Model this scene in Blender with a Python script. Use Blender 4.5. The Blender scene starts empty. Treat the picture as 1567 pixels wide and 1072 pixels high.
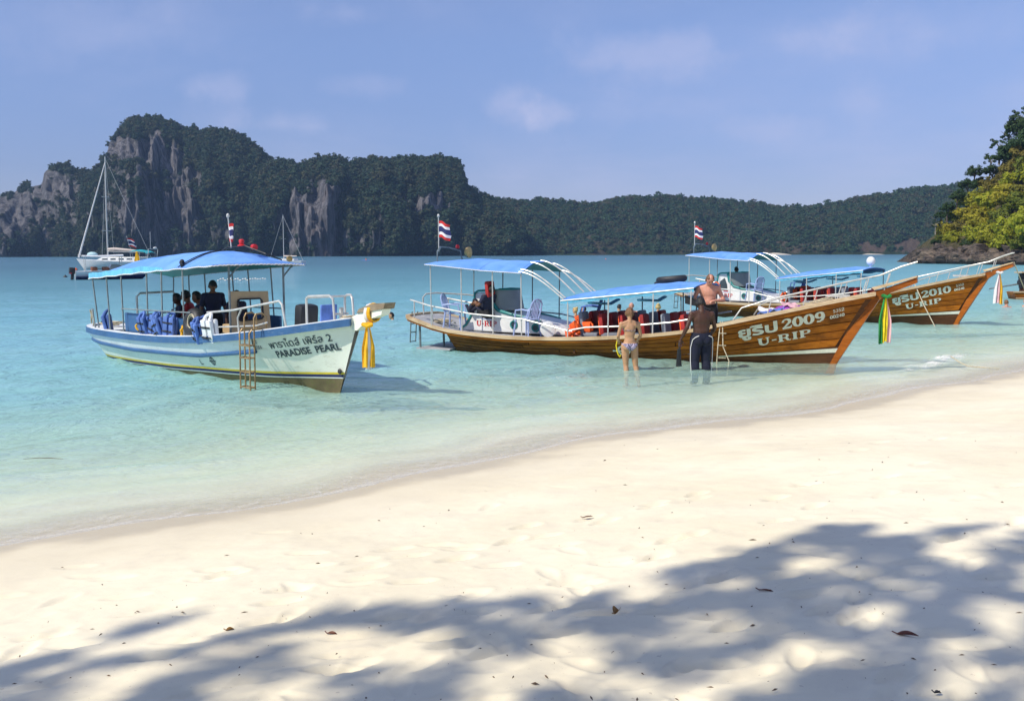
import bpy, bmesh, math, random
import numpy as np
from mathutils import Vector, Matrix
from mathutils.bvhtree import BVHTree

R = math.radians
scene = bpy.context.scene
COL = scene.collection
random.seed(7)

# ------------------------------------------------------------------ camera
PW, PH, FPX, CAMZ, ROLL, YHOR = 1567.0, 1072.0, 1500.0, 2.4, R(0.18), 387.0
PITCH = math.atan((PH / 2 - YHOR) / FPX)
cam = bpy.data.cameras.new('camera')
cam.sensor_width = 36.0
cam.lens = 36.0 * FPX / PW
cam.clip_start = 0.05
cam.clip_end = 20000.0
cam_ob = bpy.data.objects.new('camera', cam)
COL.objects.link(cam_ob)
cam_ob.location = (0, 0, CAMZ)
cam_ob.rotation_mode = 'QUATERNION'
cam_ob.rotation_quaternion = (Matrix.Rotation(math.pi / 2 - PITCH, 4, 'X') @ Matrix.Rotation(-ROLL, 4, 'Z')).to_quaternion()
scene.camera = cam_ob

# ------------------------------------------------------------------ sun and sky
SUN_EL = R(47.0)
SUN_H = Vector((-0.833, -0.553, 0)).normalized()          # horizontal direction towards the sun
SUN_DIR = (SUN_H * math.cos(SUN_EL) + Vector((0, 0, math.sin(SUN_EL)))).normalized()
sun = bpy.data.lights.new('sun', 'SUN')
sun.energy = 3.8
sun.angle = R(0.7)
sun.color = (1.0, 0.93, 0.80)
sun_ob = bpy.data.objects.new('sun', sun)
COL.objects.link(sun_ob)
sun_ob.location = SUN_DIR * 50
sun_ob.rotation_mode = 'QUATERNION'
sun_ob.rotation_quaternion = SUN_DIR.to_track_quat('Z', 'Y')

world = bpy.data.worlds.new('World')
scene.world = world
world.use_nodes = True
wn, wl = world.node_tree.nodes, world.node_tree.links
wn.clear()
w_out = wn.new('ShaderNodeOutputWorld')
w_bg = wn.new('ShaderNodeBackground')
w_bg.inputs['Strength'].default_value = 0.15
sky = wn.new('ShaderNodeTexSky')
sky.sky_type = 'NISHITA'
sky.sun_disc = False
sky.sun_elevation = SUN_EL
sky.sun_rotation = math.atan2(SUN_H.x, SUN_H.y)
sky.air_density = 1.0
sky.dust_density = 0.1
sky.ozone_density = 3.0
# a touch of periwinkle in the air, the same all round
w_tint = wn.new('ShaderNodeMix'); w_tint.data_type = 'RGBA'; w_tint.blend_type = 'MULTIPLY'
w_tint.inputs['Factor'].default_value = 1.0
w_tint.inputs[7].default_value = (0.80, 0.745, 0.88, 1)
wl.new(sky.outputs['Color'], w_tint.inputs[6])
# thin broken cloud, procedural over the whole dome
tc = wn.new('ShaderNodeTexCoord')
sep = wn.new('ShaderNodeSeparateXYZ'); wl.new(tc.outputs['Generated'], sep.inputs[0])


def wmath(op, a, b=None, clamp=False):
    n = wn.new('ShaderNodeMath'); n.operation = op; n.use_clamp = clamp
    for i, v in enumerate((a, b)):
        if v is None:
            continue
        if isinstance(v, (int, float)):
            n.inputs[i].default_value = v
        else:
            wl.new(v, n.inputs[i])
    return n.outputs[0]


zz = wmath('ADD', wmath('ABSOLUTE', sep.outputs['Z']), 0.22)
cx = wmath('DIVIDE', sep.outputs['X'], zz)
cy = wmath('DIVIDE', sep.outputs['Y'], zz)
comb = wn.new('ShaderNodeCombineXYZ'); wl.new(cx, comb.inputs[0]); wl.new(cy, comb.inputs[1]); comb.inputs[2].default_value = 3.7


def wnoise(vec, scale, detail, rough, dist=0.0):
    n = wn.new('ShaderNodeTexNoise')
    n.inputs['Scale'].default_value = scale; n.inputs['Detail'].default_value = detail
    n.inputs['Roughness'].default_value = rough; n.inputs['Distortion'].default_value = dist
    wl.new(vec, n.inputs['Vector'])
    return n.outputs['Fac']


def wrange(v, a, b, c=0.0, d=1.0):
    n = wn.new('ShaderNodeMapRange'); n.interpolation_type = 'SMOOTHSTEP'
    wl.new(v, n.inputs[0])
    for i, q in enumerate((a, b, c, d)):
        n.inputs[i + 1].default_value = q
    return n.outputs[0]


veil = wrange(wnoise(comb.outputs[0], 0.9, 6, 0.55, 0.3), 0.36, 0.74, 0.03, 0.34)
fine = wnoise(comb.outputs[0], 5.5, 7, 0.6, 0.2)
# puffs standing where the photograph has them: direction, width, height, strength
wtn = wn.new('ShaderNodeTexNoise'); wtn.inputs['Scale'].default_value = 17.0; wtn.inputs['Detail'].default_value = 7
wtn.inputs['Roughness'].default_value = 0.62
wl.new(tc.outputs['Generated'], wtn.inputs['Vector'])
puff_n = wtn.outputs['Fac']
total = veil
_f = Vector((0, math.cos(PITCH), -math.sin(PITCH)))
_u0 = Vector((0, math.sin(PITCH), math.cos(PITCH)))
_r0 = Vector((1, 0, 0))
RR = _r0 * math.cos(-ROLL) + _u0 * math.sin(-ROLL)
UU = -_r0 * math.sin(-ROLL) + _u0 * math.cos(-ROLL)


def ray(x, y):
    return (_f + RR * ((x - PW / 2) / FPX) + UU * ((PH / 2 - y) / FPX))


for px, py, rw, rh, st in [(985, 88, 95, 34, .50), (783, 162, 30, 24, .60), (838, 176, 40, 16, .42), (335, 135, 40, 18, .46),
                           (430, 187, 54, 18, .52), (345, 175, 50, 26, .25), (552, 131, 46, 16, .32), (530, 22, 48, 20, .38),
                           (1325, 155, 40, 30, .40), (1190, 195, 60, 18, .34), (1010, 165, 140, 18, .22), (1310, 60, 90, 26, .22),
                           (1460, 30, 130, 40, .22), (800, 235, 110, 40, .16), (120, 45, 150, 40, .22), (1215, 65, 60, 22, .22)]:
    d = ray(px, py).normalized()
    sub = wn.new('ShaderNodeVectorMath'); sub.operation = 'SUBTRACT'
    wl.new(tc.outputs['Generated'], sub.inputs[0]); sub.inputs[1].default_value = d
    mul = wn.new('ShaderNodeVectorMath'); mul.operation = 'MULTIPLY'
    wl.new(sub.outputs[0], mul.inputs[0])
    mul.inputs[1].default_value = (FPX / rw, FPX / rw, FPX / rh)
    ln = wn.new('ShaderNodeVectorMath'); ln.operation = 'LENGTH'; wl.new(mul.outputs[0], ln.inputs[0])
    wob = wmath('ADD', ln.outputs['Value'], wmath('MULTIPLY', wmath('SUBTRACT', puff_n, 0.5), 3.4))
    total = wmath('ADD', total, wrange(wob, 1.5, 0.0, 0.0, st * .62))
c_mix = wn.new('ShaderNodeMix'); c_mix.data_type = 'RGBA'
wl.new(wmath('MULTIPLY', total, wrange(fine, 0.25, 0.7, 0.75, 1.1), True), c_mix.inputs['Factor'])
# the sea haze dims the brightest air low over the horizon, all the way round
h_ramp = wn.new('ShaderNodeValToRGB')
wl.new(wmath('ABSOLUTE', sep.outputs['Z']), h_ramp.inputs[0])
he = h_ramp.color_ramp.elements
he[0].position = 0.0; he[0].color = (.42, .45, .58, 1)
he[1].position = .6; he[1].color = (1, .98, .95, 1)
for p_, c_ in ((.08, (.50, .53, .64, 1)), (.2, (.74, .76, .80, 1)), (.32, (.90, .90, .89, 1))):
    q_ = he.new(p_); q_.color = c_
h_mul = wn.new('ShaderNodeMix'); h_mul.data_type = 'RGBA'; h_mul.blend_type = 'MULTIPLY'; h_mul.inputs['Factor'].default_value = 1.0
wl.new(w_tint.outputs[2], h_mul.inputs[6]); wl.new(h_ramp.outputs[0], h_mul.inputs[7])
wl.new(h_mul.outputs[2], c_mix.inputs[6])
c_mix.inputs[7].default_value = (3.3, 3.4, 4.7, 1)
wl.new(c_mix.outputs[2], w_bg.inputs['Color'])
wl.new(w_bg.outputs[0], w_out.inputs['Surface'])

# ------------------------------------------------------------------ exposure and sampling
vs = scene.view_settings
vs.view_transform = 'Standard'
vs.look = 'None'
vs.gamma = 1.0
vs.use_curve_mapping = False
vs.exposure = 0.25
scene.render.engine = 'CYCLES'
cy_ = scene.cycles
cy_.max_bounces = 8
cy_.diffuse_bounces = 3
cy_.glossy_bounces = 3
cy_.transparent_max_bounces = 16
cy_.volume_bounces = 1
cy_.caustics_reflective = False
cy_.caustics_refractive = False
cy_.use_denoising = True
cy_.use_adaptive_sampling = True
cy_.adaptive_threshold = 0.02
cy_.sample_clamp_indirect = 6.0


# ------------------------------------------------------------------ pixels to places
def gnd(x, y, z=0.0):
    d = ray(x, y)
    return Vector((0, 0, CAMZ)) + d * ((z - CAMZ) / d.z)


def at_depth(x, y, Y):
    d = ray(x, y)
    return Vector((0, 0, CAMZ)) + d * (Y / d.y)


# ------------------------------------------------------------------ numpy noise
_rng = np.random.default_rng(11)
_PERM = _rng.permutation(512)
_GR = _rng.random(512)


def vnoise(x, y, z=0.0):
    x = np.asarray(x, float); y = np.asarray(y, float); z = np.asarray(z, float) + np.zeros_like(x)
    xi, yi, zi = np.floor(x).astype(int), np.floor(y).astype(int), np.floor(z).astype(int)
    fx, fy, fz = x - xi, y - yi, z - zi
    fx = fx * fx * (3 - 2 * fx); fy = fy * fy * (3 - 2 * fy); fz = fz * fz * (3 - 2 * fz)

    def h(a, b, c):
        return _GR[_PERM[(_PERM[(_PERM[a & 511] + b) & 511] + c) & 511]]
    o = 0
    for dx, wx in ((0, 1 - fx), (1, fx)):
        for dy, wy in ((0, 1 - fy), (1, fy)):
            for dz, wz in ((0, 1 - fz), (1, fz)):
                o = o + h(xi + dx, yi + dy, zi + dz) * wx * wy * wz
    return o * 2 - 1


def fbm(x, y, z=0.0, oct=4, gain=0.5):
    o, a, f = 0, 1.0, 1.0
    for i in range(oct):
        o = o + a * vnoise(np.asarray(x) * f + 17.3 * i, np.asarray(y) * f - 9.1 * i, np.asarray(z) * f + 4.7 * i)
        a *= gain; f *= 2.03
    return o


# ------------------------------------------------------------------ mesh building
def tag(o, label=None, cat=None, group=None, kind=None):
    if label: o['label'] = label
    if cat: o['category'] = cat
    if group: o['group'] = group
    if kind: o['kind'] = kind
    return o


def empty(name, loc=(0, 0, 0), rz=0.0, parent=None):
    o = bpy.data.objects.new(name, None)
    COL.objects.link(o)
    o.location = loc
    o.rotation_euler = (0, 0, rz)
    o.empty_display_size = 0.2
    if parent: o.parent = parent
    return o


def copy_tree(o, parent=None):
    c = o.copy()
    COL.objects.link(c)
    if parent: c.parent = parent
    for ch in list(o.children):
        copy_tree(ch, c)
    return c


def mesh_obj(name, verts, faces, mat, parent=None, smooth=False):
    me = bpy.data.meshes.new(name)
    me.from_pydata([tuple(v) for v in verts], [], [tuple(f) for f in faces])
    me.update()
    if mat: me.materials.append(mat)
    if smooth:
        me.polygons.foreach_set('use_smooth', [True] * len(me.polygons))
    o = bpy.data.objects.new(name, me)
    COL.objects.link(o)
    if parent: o.parent = parent
    return o


def grid_mesh(name, P, mat, parent=None, smooth=True, flip=False, wrap=False, attrs=None):
    """P: array (n, m, 3)"""
    n, m = P.shape[:2]
    me = bpy.data.meshes.new(name)
    idx = np.arange(n * m).reshape(n, m)
    if wrap:
        nxt = np.roll(idx, -1, axis=0)
        q = np.stack([idx[:, :-1], nxt[:, :-1], nxt[:, 1:], idx[:, 1:]], -1).reshape(-1, 4)
    else:
        q = np.stack([idx[:-1, :-1], idx[1:, :-1], idx[1:, 1:], idx[:-1, 1:]], -1).reshape(-1, 4)
    if flip: q = q[:, ::-1]
    me.vertices.add(n * m)
    me.vertices.foreach_set('co', np.ascontiguousarray(P.reshape(-1), dtype=np.float32))
    me.loops.add(q.size)
    me.loops.foreach_set('vertex_index', np.ascontiguousarray(q.reshape(-1), dtype=np.int32))
    me.polygons.add(len(q))
    me.polygons.foreach_set('loop_start', np.arange(0, q.size, 4, dtype=np.int32))
    me.polygons.foreach_set('use_smooth', np.full(len(q), smooth))
    me.update(calc_edges=True)
    me.validate()
    for k, a in (attrs or {}).items():
        at = me.attributes.new(k, 'FLOAT', 'POINT')
        at.data.foreach_set('value', np.ascontiguousarray(a.reshape(-1), dtype=np.float32))
    if mat: me.materials.append(mat)
    o = bpy.data.objects.new(name, me)
    COL.objects.link(o)
    if parent: o.parent = parent
    return o


class MB:
    """collects shapes into one mesh"""
    def __init__(self):
        self.v = []; self.f = []; self.M = None

    def add(self, vs, fs):
        b = len(self.v)
        if self.M is not None:
            vs = [self.M @ Vector(p) for p in vs]
        self.v += [tuple(p) for p in vs]
        self.f += [tuple(i + b for i in q) for q in fs]
        return self

    def box(self, c, s, rot=None, bev=0.0):
        x, y, z = s[0] / 2, s[1] / 2, s[2] / 2
        if bev > 0:
            bm = bmesh.new()
            bmesh.ops.create_cube(bm, size=1)
            for v in bm.verts: v.co = Vector((v.co.x * s[0], v.co.y * s[1], v.co.z * s[2]))
            bmesh.ops.bevel(bm, geom=bm.edges[:], offset=min(bev, min(s) * .45), segments=2, affect='EDGES', profile=0.6)
            bm.verts.index_update()
            vs = [v.co.copy() for v in bm.verts]; fs = [[v.index for v in f.verts] for f in bm.faces]
            bm.free()
        else:
            vs = [Vector((a * x, b * y, d * z)) for a in (-1, 1) for b in (-1, 1) for d in (-1, 1)]
            fs = [(0, 1, 3, 2), (4, 6, 7, 5), (0, 4, 5, 1), (2, 3, 7, 6), (0, 2, 6, 4), (1, 5, 7, 3)]
        if rot is not None:
            m = rot if isinstance(rot, Matrix) else Matrix.Rotation(rot[2], 3, 'Z') @ Matrix.Rotation(rot[1], 3, 'Y') @ Matrix.Rotation(rot[0], 3, 'X')
            vs = [m @ v for v in vs]
        c = Vector(c)
        return self.add([v + c for v in vs], fs)

    def tube(self, pts, r, n=7, cap=True, flat=1.0):
        pts = [Vector(p) for p in pts]
        rs = r if isinstance(r, (list, tuple)) else [r] * len(pts)
        vs, fs = [], []
        prev = None
        for i, p in enumerate(pts):
            t = (pts[min(i + 1, len(pts) - 1)] - pts[max(i - 1, 0)])
            if t.length < 1e-9: t = Vector((0, 0, 1))
            t.normalize()
            if prev is None:
                a = Vector((0, 0, 1)) if abs(t.z) < 0.9 else Vector((1, 0, 0))
                u = t.cross(a).normalized()
            else:
                u = (prev - t * prev.dot(t))
                if u.length < 1e-6:
                    u = t.orthogonal()
                u.normalize()
            prev = u
            w = t.cross(u)
            for k in range(n):
                a = 2 * math.pi * k / n
                vs.append(p + (u * math.cos(a) + w * math.sin(a) * flat) * rs[i])
        for i in range(len(pts) - 1):
            for k in range(n):
                fs.append((i * n + k, i * n + (k + 1) % n, (i + 1) * n + (k + 1) % n, (i + 1) * n + k))
        if cap:
            fs.append(tuple(range(n))[::-1]); fs.append(tuple((len(pts) - 1) * n + k for k in range(n)))
        return self.add(vs, fs)

    def lathe(self, prof, c=(0, 0, 0), n=16, axis='Z', sx=1.0, sy=1.0):
        vs, fs = [], []
        for (r, z) in prof:
            for k in range(n):
                a = 2 * math.pi * k / n
                p = Vector((r * math.cos(a) * sx, r * math.sin(a) * sy, z))
                if axis == 'Y': p = Vector((p.x, p.z, p.y))
                elif axis == 'X': p = Vector((p.z, p.x, p.y))
                vs.append(p + Vector(c))
        for i in range(len(prof) - 1):
            for k in range(n):
                fs.append((i * n + k, i * n + (k + 1) % n, (i + 1) * n + (k + 1) % n, (i + 1) * n + k))
        fs.append(tuple(range(n))[::-1]); fs.append(tuple((len(prof) - 1) * n + k for k in range(n)))
        return self.add(vs, fs)

    def ball(self, c, r, n=10, m=7, rot=None):
        r = r if isinstance(r, (tuple, list)) else (r, r, r)
        vs, fs = [], []
        for i in range(m + 1):
            th = math.pi * (i + 0.0) / m
            for k in range(n):
                a = 2 * math.pi * k / n
                p = Vector((math.sin(th) * math.cos(a) * r[0], math.sin(th) * math.sin(a) * r[1], math.cos(th) * r[2]))
                if rot is not None: p = rot @ p
                vs.append(p + Vector(c))
        for i in range(m):
            for k in range(n):
                fs.append((i * n + k, (i + 1) * n + k, (i + 1) * n + (k + 1) % n, i * n + (k + 1) % n))
        return self.add(vs, fs)

    def prism(self, poly, w, axis='Y', c=0.0):
        """poly of (a, b); extruded by w about c on the axis"""
        n = len(poly); vs = []
        for s in (-.5, .5):
            for a, b in poly:
                vs.append((a, c + s * w, b) if axis == 'Y' else ((a, b, c + s * w) if axis == 'Z' else (c + s * w, a, b)))
        fs = [tuple(range(n))[::-1], tuple(range(n, 2 * n))] + [(i, (i + 1) % n, n + (i + 1) % n, n + i) for i in range(n)]
        return self.add(vs, fs)

    def grid(self, P):
        n, m = len(P), len(P[0])
        return self.add([p for row in P for p in row], [(i * m + j, (i + 1) * m + j, (i + 1) * m + j + 1, i * m + j + 1) for i in range(n - 1) for j in range(m - 1)])

    def slab(self, P, th):
        """a sheet of points (n x m) given thickness th downwards in z or along a vector"""
        d = Vector((0, 0, -th)) if not isinstance(th, Vector) else th
        n, m = len(P), len(P[0])
        top = [Vector(p) for row in P for p in row]
        bot = [p + d for p in top]
        N = n * m; fs = []
        for i in range(n - 1):
            for j in range(m - 1):
                a, b, c_, e = i * m + j, (i + 1) * m + j, (i + 1) * m + j + 1, i * m + j + 1
                fs.append((a, b, c_, e)); fs.append((N + e, N + c_, N + b, N + a))
        ring = [i * m for i in range(n)] + [(n - 1) * m + j for j in range(1, m)] + [i * m + m - 1 for i in range(n - 2, -1, -1)] + [j for j in range(m - 2, 0, -1)]
        for k in range(len(ring)):
            a, b = ring[k], ring[(k + 1) % len(ring)]
            fs.append((b, a, N + a, N + b))
        return self.add(top + bot, fs)

    def build(self, name, mat, parent=None, smooth=False, angle=40):
        me = bpy.data.meshes.new(name)
        me.from_pydata(self.v, [], self.f)
        bm = bmesh.new(); bm.from_mesh(me)
        bmesh.ops.recalc_face_normals(bm, faces=bm.faces[:])
        bm.to_mesh(me); bm.free()
        if mat: me.materials.append(mat)
        if smooth:
            me.polygons.foreach_set('use_smooth', [True] * len(me.polygons))
            me.set_sharp_from_angle(angle=R(angle))
        o = bpy.data.objects.new(name, me)
        COL.objects.link(o)
        if parent: o.parent = parent
        return o


# ------------------------------------------------------------------ materials
class NT:
    def __init__(self, name):
        self.m = bpy.data.materials.new(name); self.m.use_nodes = True
        self.n = self.m.node_tree.nodes; self.l = self.m.node_tree.links
        self.n.clear()
        self.out = self.n.new('ShaderNodeOutputMaterial')
        self.tc = self.n.new('ShaderNodeTexCoord')
        self.geo = self.n.new('ShaderNodeNewGeometry')

    def link(self, a, b): self.l.new(a, b)

    def setv(self, sock, v):
        if hasattr(v, 'is_output') or isinstance(v, bpy.types.NodeSocket): self.l.new(v, sock)
        else: sock.default_value = v

    def math(self, op, a, b=0.0, clamp=False):
        n = self.n.new('ShaderNodeMath'); n.operation = op; n.use_clamp = clamp
        self.setv(n.inputs[0], a); self.setv(n.inputs[1], b)
        return n.outputs[0]

    def mapping(self, vec, scale=(1, 1, 1), loc=(0, 0, 0), rot=(0, 0, 0)):
        n = self.n.new('ShaderNodeMapping'); self.l.new(vec, n.inputs[0])
        n.inputs['Scale'].default_value = scale; n.inputs['Location'].default_value = loc; n.inputs['Rotation'].default_value = rot
        return n.outputs[0]

    def noise(self, vec, scale, detail=4, rough=0.5, dist=0.0):
        n = self.n.new('ShaderNodeTexNoise'); self.l.new(vec, n.inputs['Vector'])
        n.inputs['Scale'].default_value = scale; n.inputs['Detail'].default_value = detail
        n.inputs['Roughness'].default_value = rough; n.inputs['Distortion'].default_value = dist
        return n.outputs['Fac']

    def rng(self, v, a, b, c=0.0, d=1.0, smooth=True):
        n = self.n.new('ShaderNodeMapRange')
        if smooth: n.interpolation_type = 'SMOOTHSTEP'
        self.setv(n.inputs[0], v)
        for i, q in enumerate((a, b, c, d)): n.inputs[i + 1].default_value = q
        return n.outputs[0]

    def mix(self, fac, a, b, blend='MIX'):
        n = self.n.new('ShaderNodeMix'); n.data_type = 'RGBA'; n.blend_type = blend
        self.setv(n.inputs['Factor'], fac)
        self.setv(n.inputs[6], a if not isinstance(a, tuple) else tuple(a) + ((1,) if len(a) == 3 else ()))
        self.setv(n.inputs[7], b if not isinstance(b, tuple) else tuple(b) + ((1,) if len(b) == 3 else ()))
        return n.outputs[2]

    def attr(self, name):
        n = self.n.new('ShaderNodeAttribute'); n.attribute_name = name
        return n.outputs['Fac']

    def bump(self, h, strength=0.5, dist=0.02, normal=None):
        n = self.n.new('ShaderNodeBump'); self.setv(n.inputs['Height'], h)
        n.inputs['Strength'].default_value = strength; n.inputs['Distance'].default_value = dist
        if normal is not None: self.l.new(normal, n.inputs['Normal'])
        return n.outputs[0]

    def bsdf(self, col, rough=0.6, metal=0.0, spec=0.5, normal=None, **kw):
        b = self.n.new('ShaderNodeBsdfPrincipled')
        self.setv(b.inputs['Base Color'], col if not isinstance(col, tuple) else tuple(col) + ((1,) if len(col) == 3 else ()))
        self.setv(b.inputs['Roughness'], rough); self.setv(b.inputs['Metallic'], metal)
        b.inputs['Specular IOR Level'].default_value = spec
        if normal is not None: self.l.new(normal, b.inputs['Normal'])
        for k, v in kw.items(): self.setv(b.inputs[k.replace('_', ' ')], v)
        return b.outputs[0]

    def done(self, sh):
        self.l.new(sh, self.out.inputs['Surface'])
        return self.m


def paint(name, col, rough=0.5, var=0.12, scale=3.0, metal=0.0, spec=0.5, bump=0.0, dirt=None, obj_var=0.0):
    t = NT(name)
    o = t.tc.outputs['Object']
    n1 = t.noise(o, scale, 5, 0.6)
    c = t.mix(t.rng(n1, 0.3, 0.7), tuple(x * (1 - var) for x in col), tuple(min(1, x * (1 + var)) for x in col))
    if dirt:
        d = t.rng(t.noise(t.mapping(o, (1, 1, 3)), scale * 2.3, 6, 0.7), 0.52, 0.72, 0, dirt[1])
        c = t.mix(d, c, dirt[0])
    if obj_var:
        oi = t.n.new('ShaderNodeObjectInfo')
        hs = t.n.new('ShaderNodeHueSaturation')
        t.link(t.rng(oi.outputs['Random'], 0, 1, 1 - obj_var, 1 + obj_var, False), hs.inputs['Value']); t.link(c, hs.inputs['Color'])
        c = hs.outputs[0]
    nm = t.bump(t.noise(o, scale * 12, 4), bump, 0.01) if bump else None
    return t.done(t.bsdf(c, t.rng(n1, 0.2, 0.8, max(0, rough - .08), min(1, rough + .1)), metal, spec, nm))

# ================================================================== THE SETTING
# ------------------------------------------------------------------ beach profile
TX, TY = 0.774, 0.633
NX, NY = -0.633, 0.774
_sh = [(-4.22, 7.87), (-2.72, 8.97), (-1.1, 10.53), (1.44, 12.81), (5.16, 15.13), (7.6, 17.4), (10.47, 19.91)]
_st = [p[0] * TX + p[1] * TY for p in _sh]
_ss = [p[0] * NX + p[1] * NY for p in _sh]
_st = [-400, -20] + _st + [32, 60, 200, 1500]
_ss = [9.0, 9.0] + _ss + [9.2, 14, 50, 330]


def shore_s(x, y):
    t = x * TX + y * TY
    s = x * NX + y * NY
    s0 = np.interp(t, _st, _ss) + 0.10 * np.sin(t * 0.9) + 0.06 * np.sin(t * 2.3 + 1)
    return s - s0


_DS = [-600, -60, -14, -9, -5, -1.5, 0, 1.5, 5.2, 15, 40, 120, 400, 3000]
_DZ = [2.0, 1.6, 0.98, 0.74, 0.46, 0.125, 0.0, -0.10, -0.36, -0.95, -1.9, -4.2, -8, -9]


def bed_z(x, y):
    return np.interp(shore_s(x, y), _DS, _DZ)


def ground_z(x, y):
    return float(bed_z(np.array([x]), np.array([y]))[0])


def gnd_sand(px, py):
    z = 0.4
    for i in range(12):
        p = gnd(px, py, z)
        z = ground_z(p.x, p.y)
    return Vector((p.x, p.y, z))


def polar(rs, az):
    A, Rr = np.meshgrid(az, rs, indexing='ij')
    return Rr * np.sin(A), Rr * np.cos(A)


az_dense = np.radians(np.concatenate([np.arange(-180, -40, 4.0), np.arange(-40, -31, 0.9), np.arange(-31, 31, 0.14), np.arange(31, 40, 0.9), np.arange(40, 180.1, 4.0)]))
rs = np.concatenate([[0.02, 0.5, 1.2, 2.0, 2.6], np.exp(np.arange(math.log(3.0), math.log(22.0), 0.0042)), np.exp(np.arange(math.log(22.2), math.log(1650.0), 0.06)), [1660.0]])
X, Y = polar(rs, az_dense)
Z = bed_z(X, Y)
S = shore_s(X, Y)
dry = np.clip((-S - 0.3) / 1.5, 0, 1)
near = np.clip((30 - np.hypot(X, Y)) / 8, 0, 1)
def sand_bumps(X, Y): return (0.018 * fbm(X * 0.6, Y * 0.6, 2.0, 3) + 0.006 * fbm(X * 2.4, Y * 2.4, 5.0, 3) + 0.0016 * fbm(X * 14, Y * 14, 1.0, 2))


Z = Z + near * dry * sand_bumps(X, Y)
Z = Z + near * np.clip(S, 0, 1) * 0.012 * np.sin((S * 5.2) + 2.2 * fbm(X * .8, Y * .8, 3.0, 2)) * np.clip(1.5 - S * .08, .2, 1)
# footprints pressed in along the beach
_fr = np.random.default_rng(5)
prints = []
for (px, py, ang, n) in [(20, 905, 20, 4), (200, 905, 30, 4), (240, 990, 28, 6), (420, 900, 30, 4), (640, 885, 24, 4), (560, 960, 22, 5), (760, 985, 26, 5),
                         (1010, 1010, 24, 5), (1100, 950, 28, 5), (300, 1045, 20, 6), (880, 1050, 20, 5), (1320, 1020, 18, 4), (1250, 930, 30, 4), (980, 850, 34, 5),
                         (820, 815, 36, 4), (1180, 760, 34, 4), (1390, 850, 34, 5), (1300, 690, 34, 4), (1480, 760, 30, 4), (700, 830, 30, 4), (80, 960, 22, 4), (480, 1010, 20, 4)]:
    p = gnd_sand(px, py)
    a = R(ang + _fr.normal(0, 6))
    for k in range(n):
        side = 0.1 * (1 if k % 2 else -1)
        q = (p.x + math.cos(a) * 0.62 * k - math.sin(a) * side + _fr.normal(0, .05), p.y + math.sin(a) * 0.62 * k + math.cos(a) * side + _fr.normal(0, .05))
        prints.append((q[0], q[1], a + _fr.normal(0, .2), _fr.uniform(.5, 1.0)))
for _ in range(150):
    p = gnd_sand(_fr.uniform(0, 1567), 1072 - 360 * _fr.uniform(0, 1) ** 1.3)
    prints.append((p.x, p.y, R(30) + _fr.normal(0, .7), _fr.uniform(.2, .55)))
for (fx, fy, a, st) in prints:
    m = (np.abs(X - fx) < 0.35) & (np.abs(Y - fy) < 0.35)
    if not m.any() or float(shore_s(np.array([fx]), np.array([fy]))[0]) > -1.3: continue
    dx, dy = X[m] - fx, Y[m] - fy
    u = (dx * math.cos(a) + dy * math.sin(a)) / 0.135
    v = (-dx * math.sin(a) + dy * math.cos(a)) / (0.052 + 0.012 * np.clip(u, -1, 1))
    d = np.sqrt(u * u + v * v)
    Z[m] += st * (-0.033 * np.exp(-np.clip(d, 0, 9) ** 4 * 0.9) + 0.007 * np.exp(-((d - 1.35) / 0.28) ** 2))

t = NT('sand')
pos = t.geo.outputs['Position']
sp = t.n.new('ShaderNodeSeparateXYZ'); t.link(pos, sp.inputs[0])
big = t.noise(pos, 0.45, 5, 0.55)
mid = t.noise(pos, 3.0, 6, 0.6)
gr = t.noise(pos, 160, 3, 0.7)
dryc = t.mix(t.rng(big, .3, .7), (.82, .73, .525), (.90, .82, .62))
dryc = t.mix(t.rng(mid, .45, .75, 0, .25), dryc, (.60, .52, .42))
dryc = t.mix(t.rng(gr, .62, .8, 0, .22), dryc, (.42, .34, .26))
speck = t.rng(t.noise(t.mapping(pos, (1, 1, .2)), 34, 2, .5), .70, .76, 0, .4)
dryc = t.mix(speck, dryc, (.40, .31, .22))
zz_ = t.math('ADD', sp.outputs['Z'], t.math('MULTIPLY', t.math('SUBTRACT', t.noise(pos, 1.1, 3), .5), 0.10))
wet = t.rng(zz_, 0.06, 0.012)
damp = t.rng(zz_, 0.17, 0.04)
col = t.mix(damp, dryc, t.mix(.5, dryc, (.64, .56, .41)))
col = t.mix(wet, col, (.60, .52, .37))
bedc = t.rng(sp.outputs['Z'], 0.0, -0.14)
col = t.mix(bedc, col, (.88, .84, .66))
nm = t.bump(t.math('ADD', t.math('MULTIPLY', mid, .5), t.math('MULTIPLY', gr, .12)), 0.35, 0.02)
M_sand = t.done(t.bsdf(col, t.rng(wet, 0, 1, .93, .42), 0, t.rng(wet, 0, 1, .2, .5) if False else 0.3, nm))
o = grid_mesh('beach', np.stack([X, Y, Z], -1), M_sand, flip=True)
tag(o, kind='structure')

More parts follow.
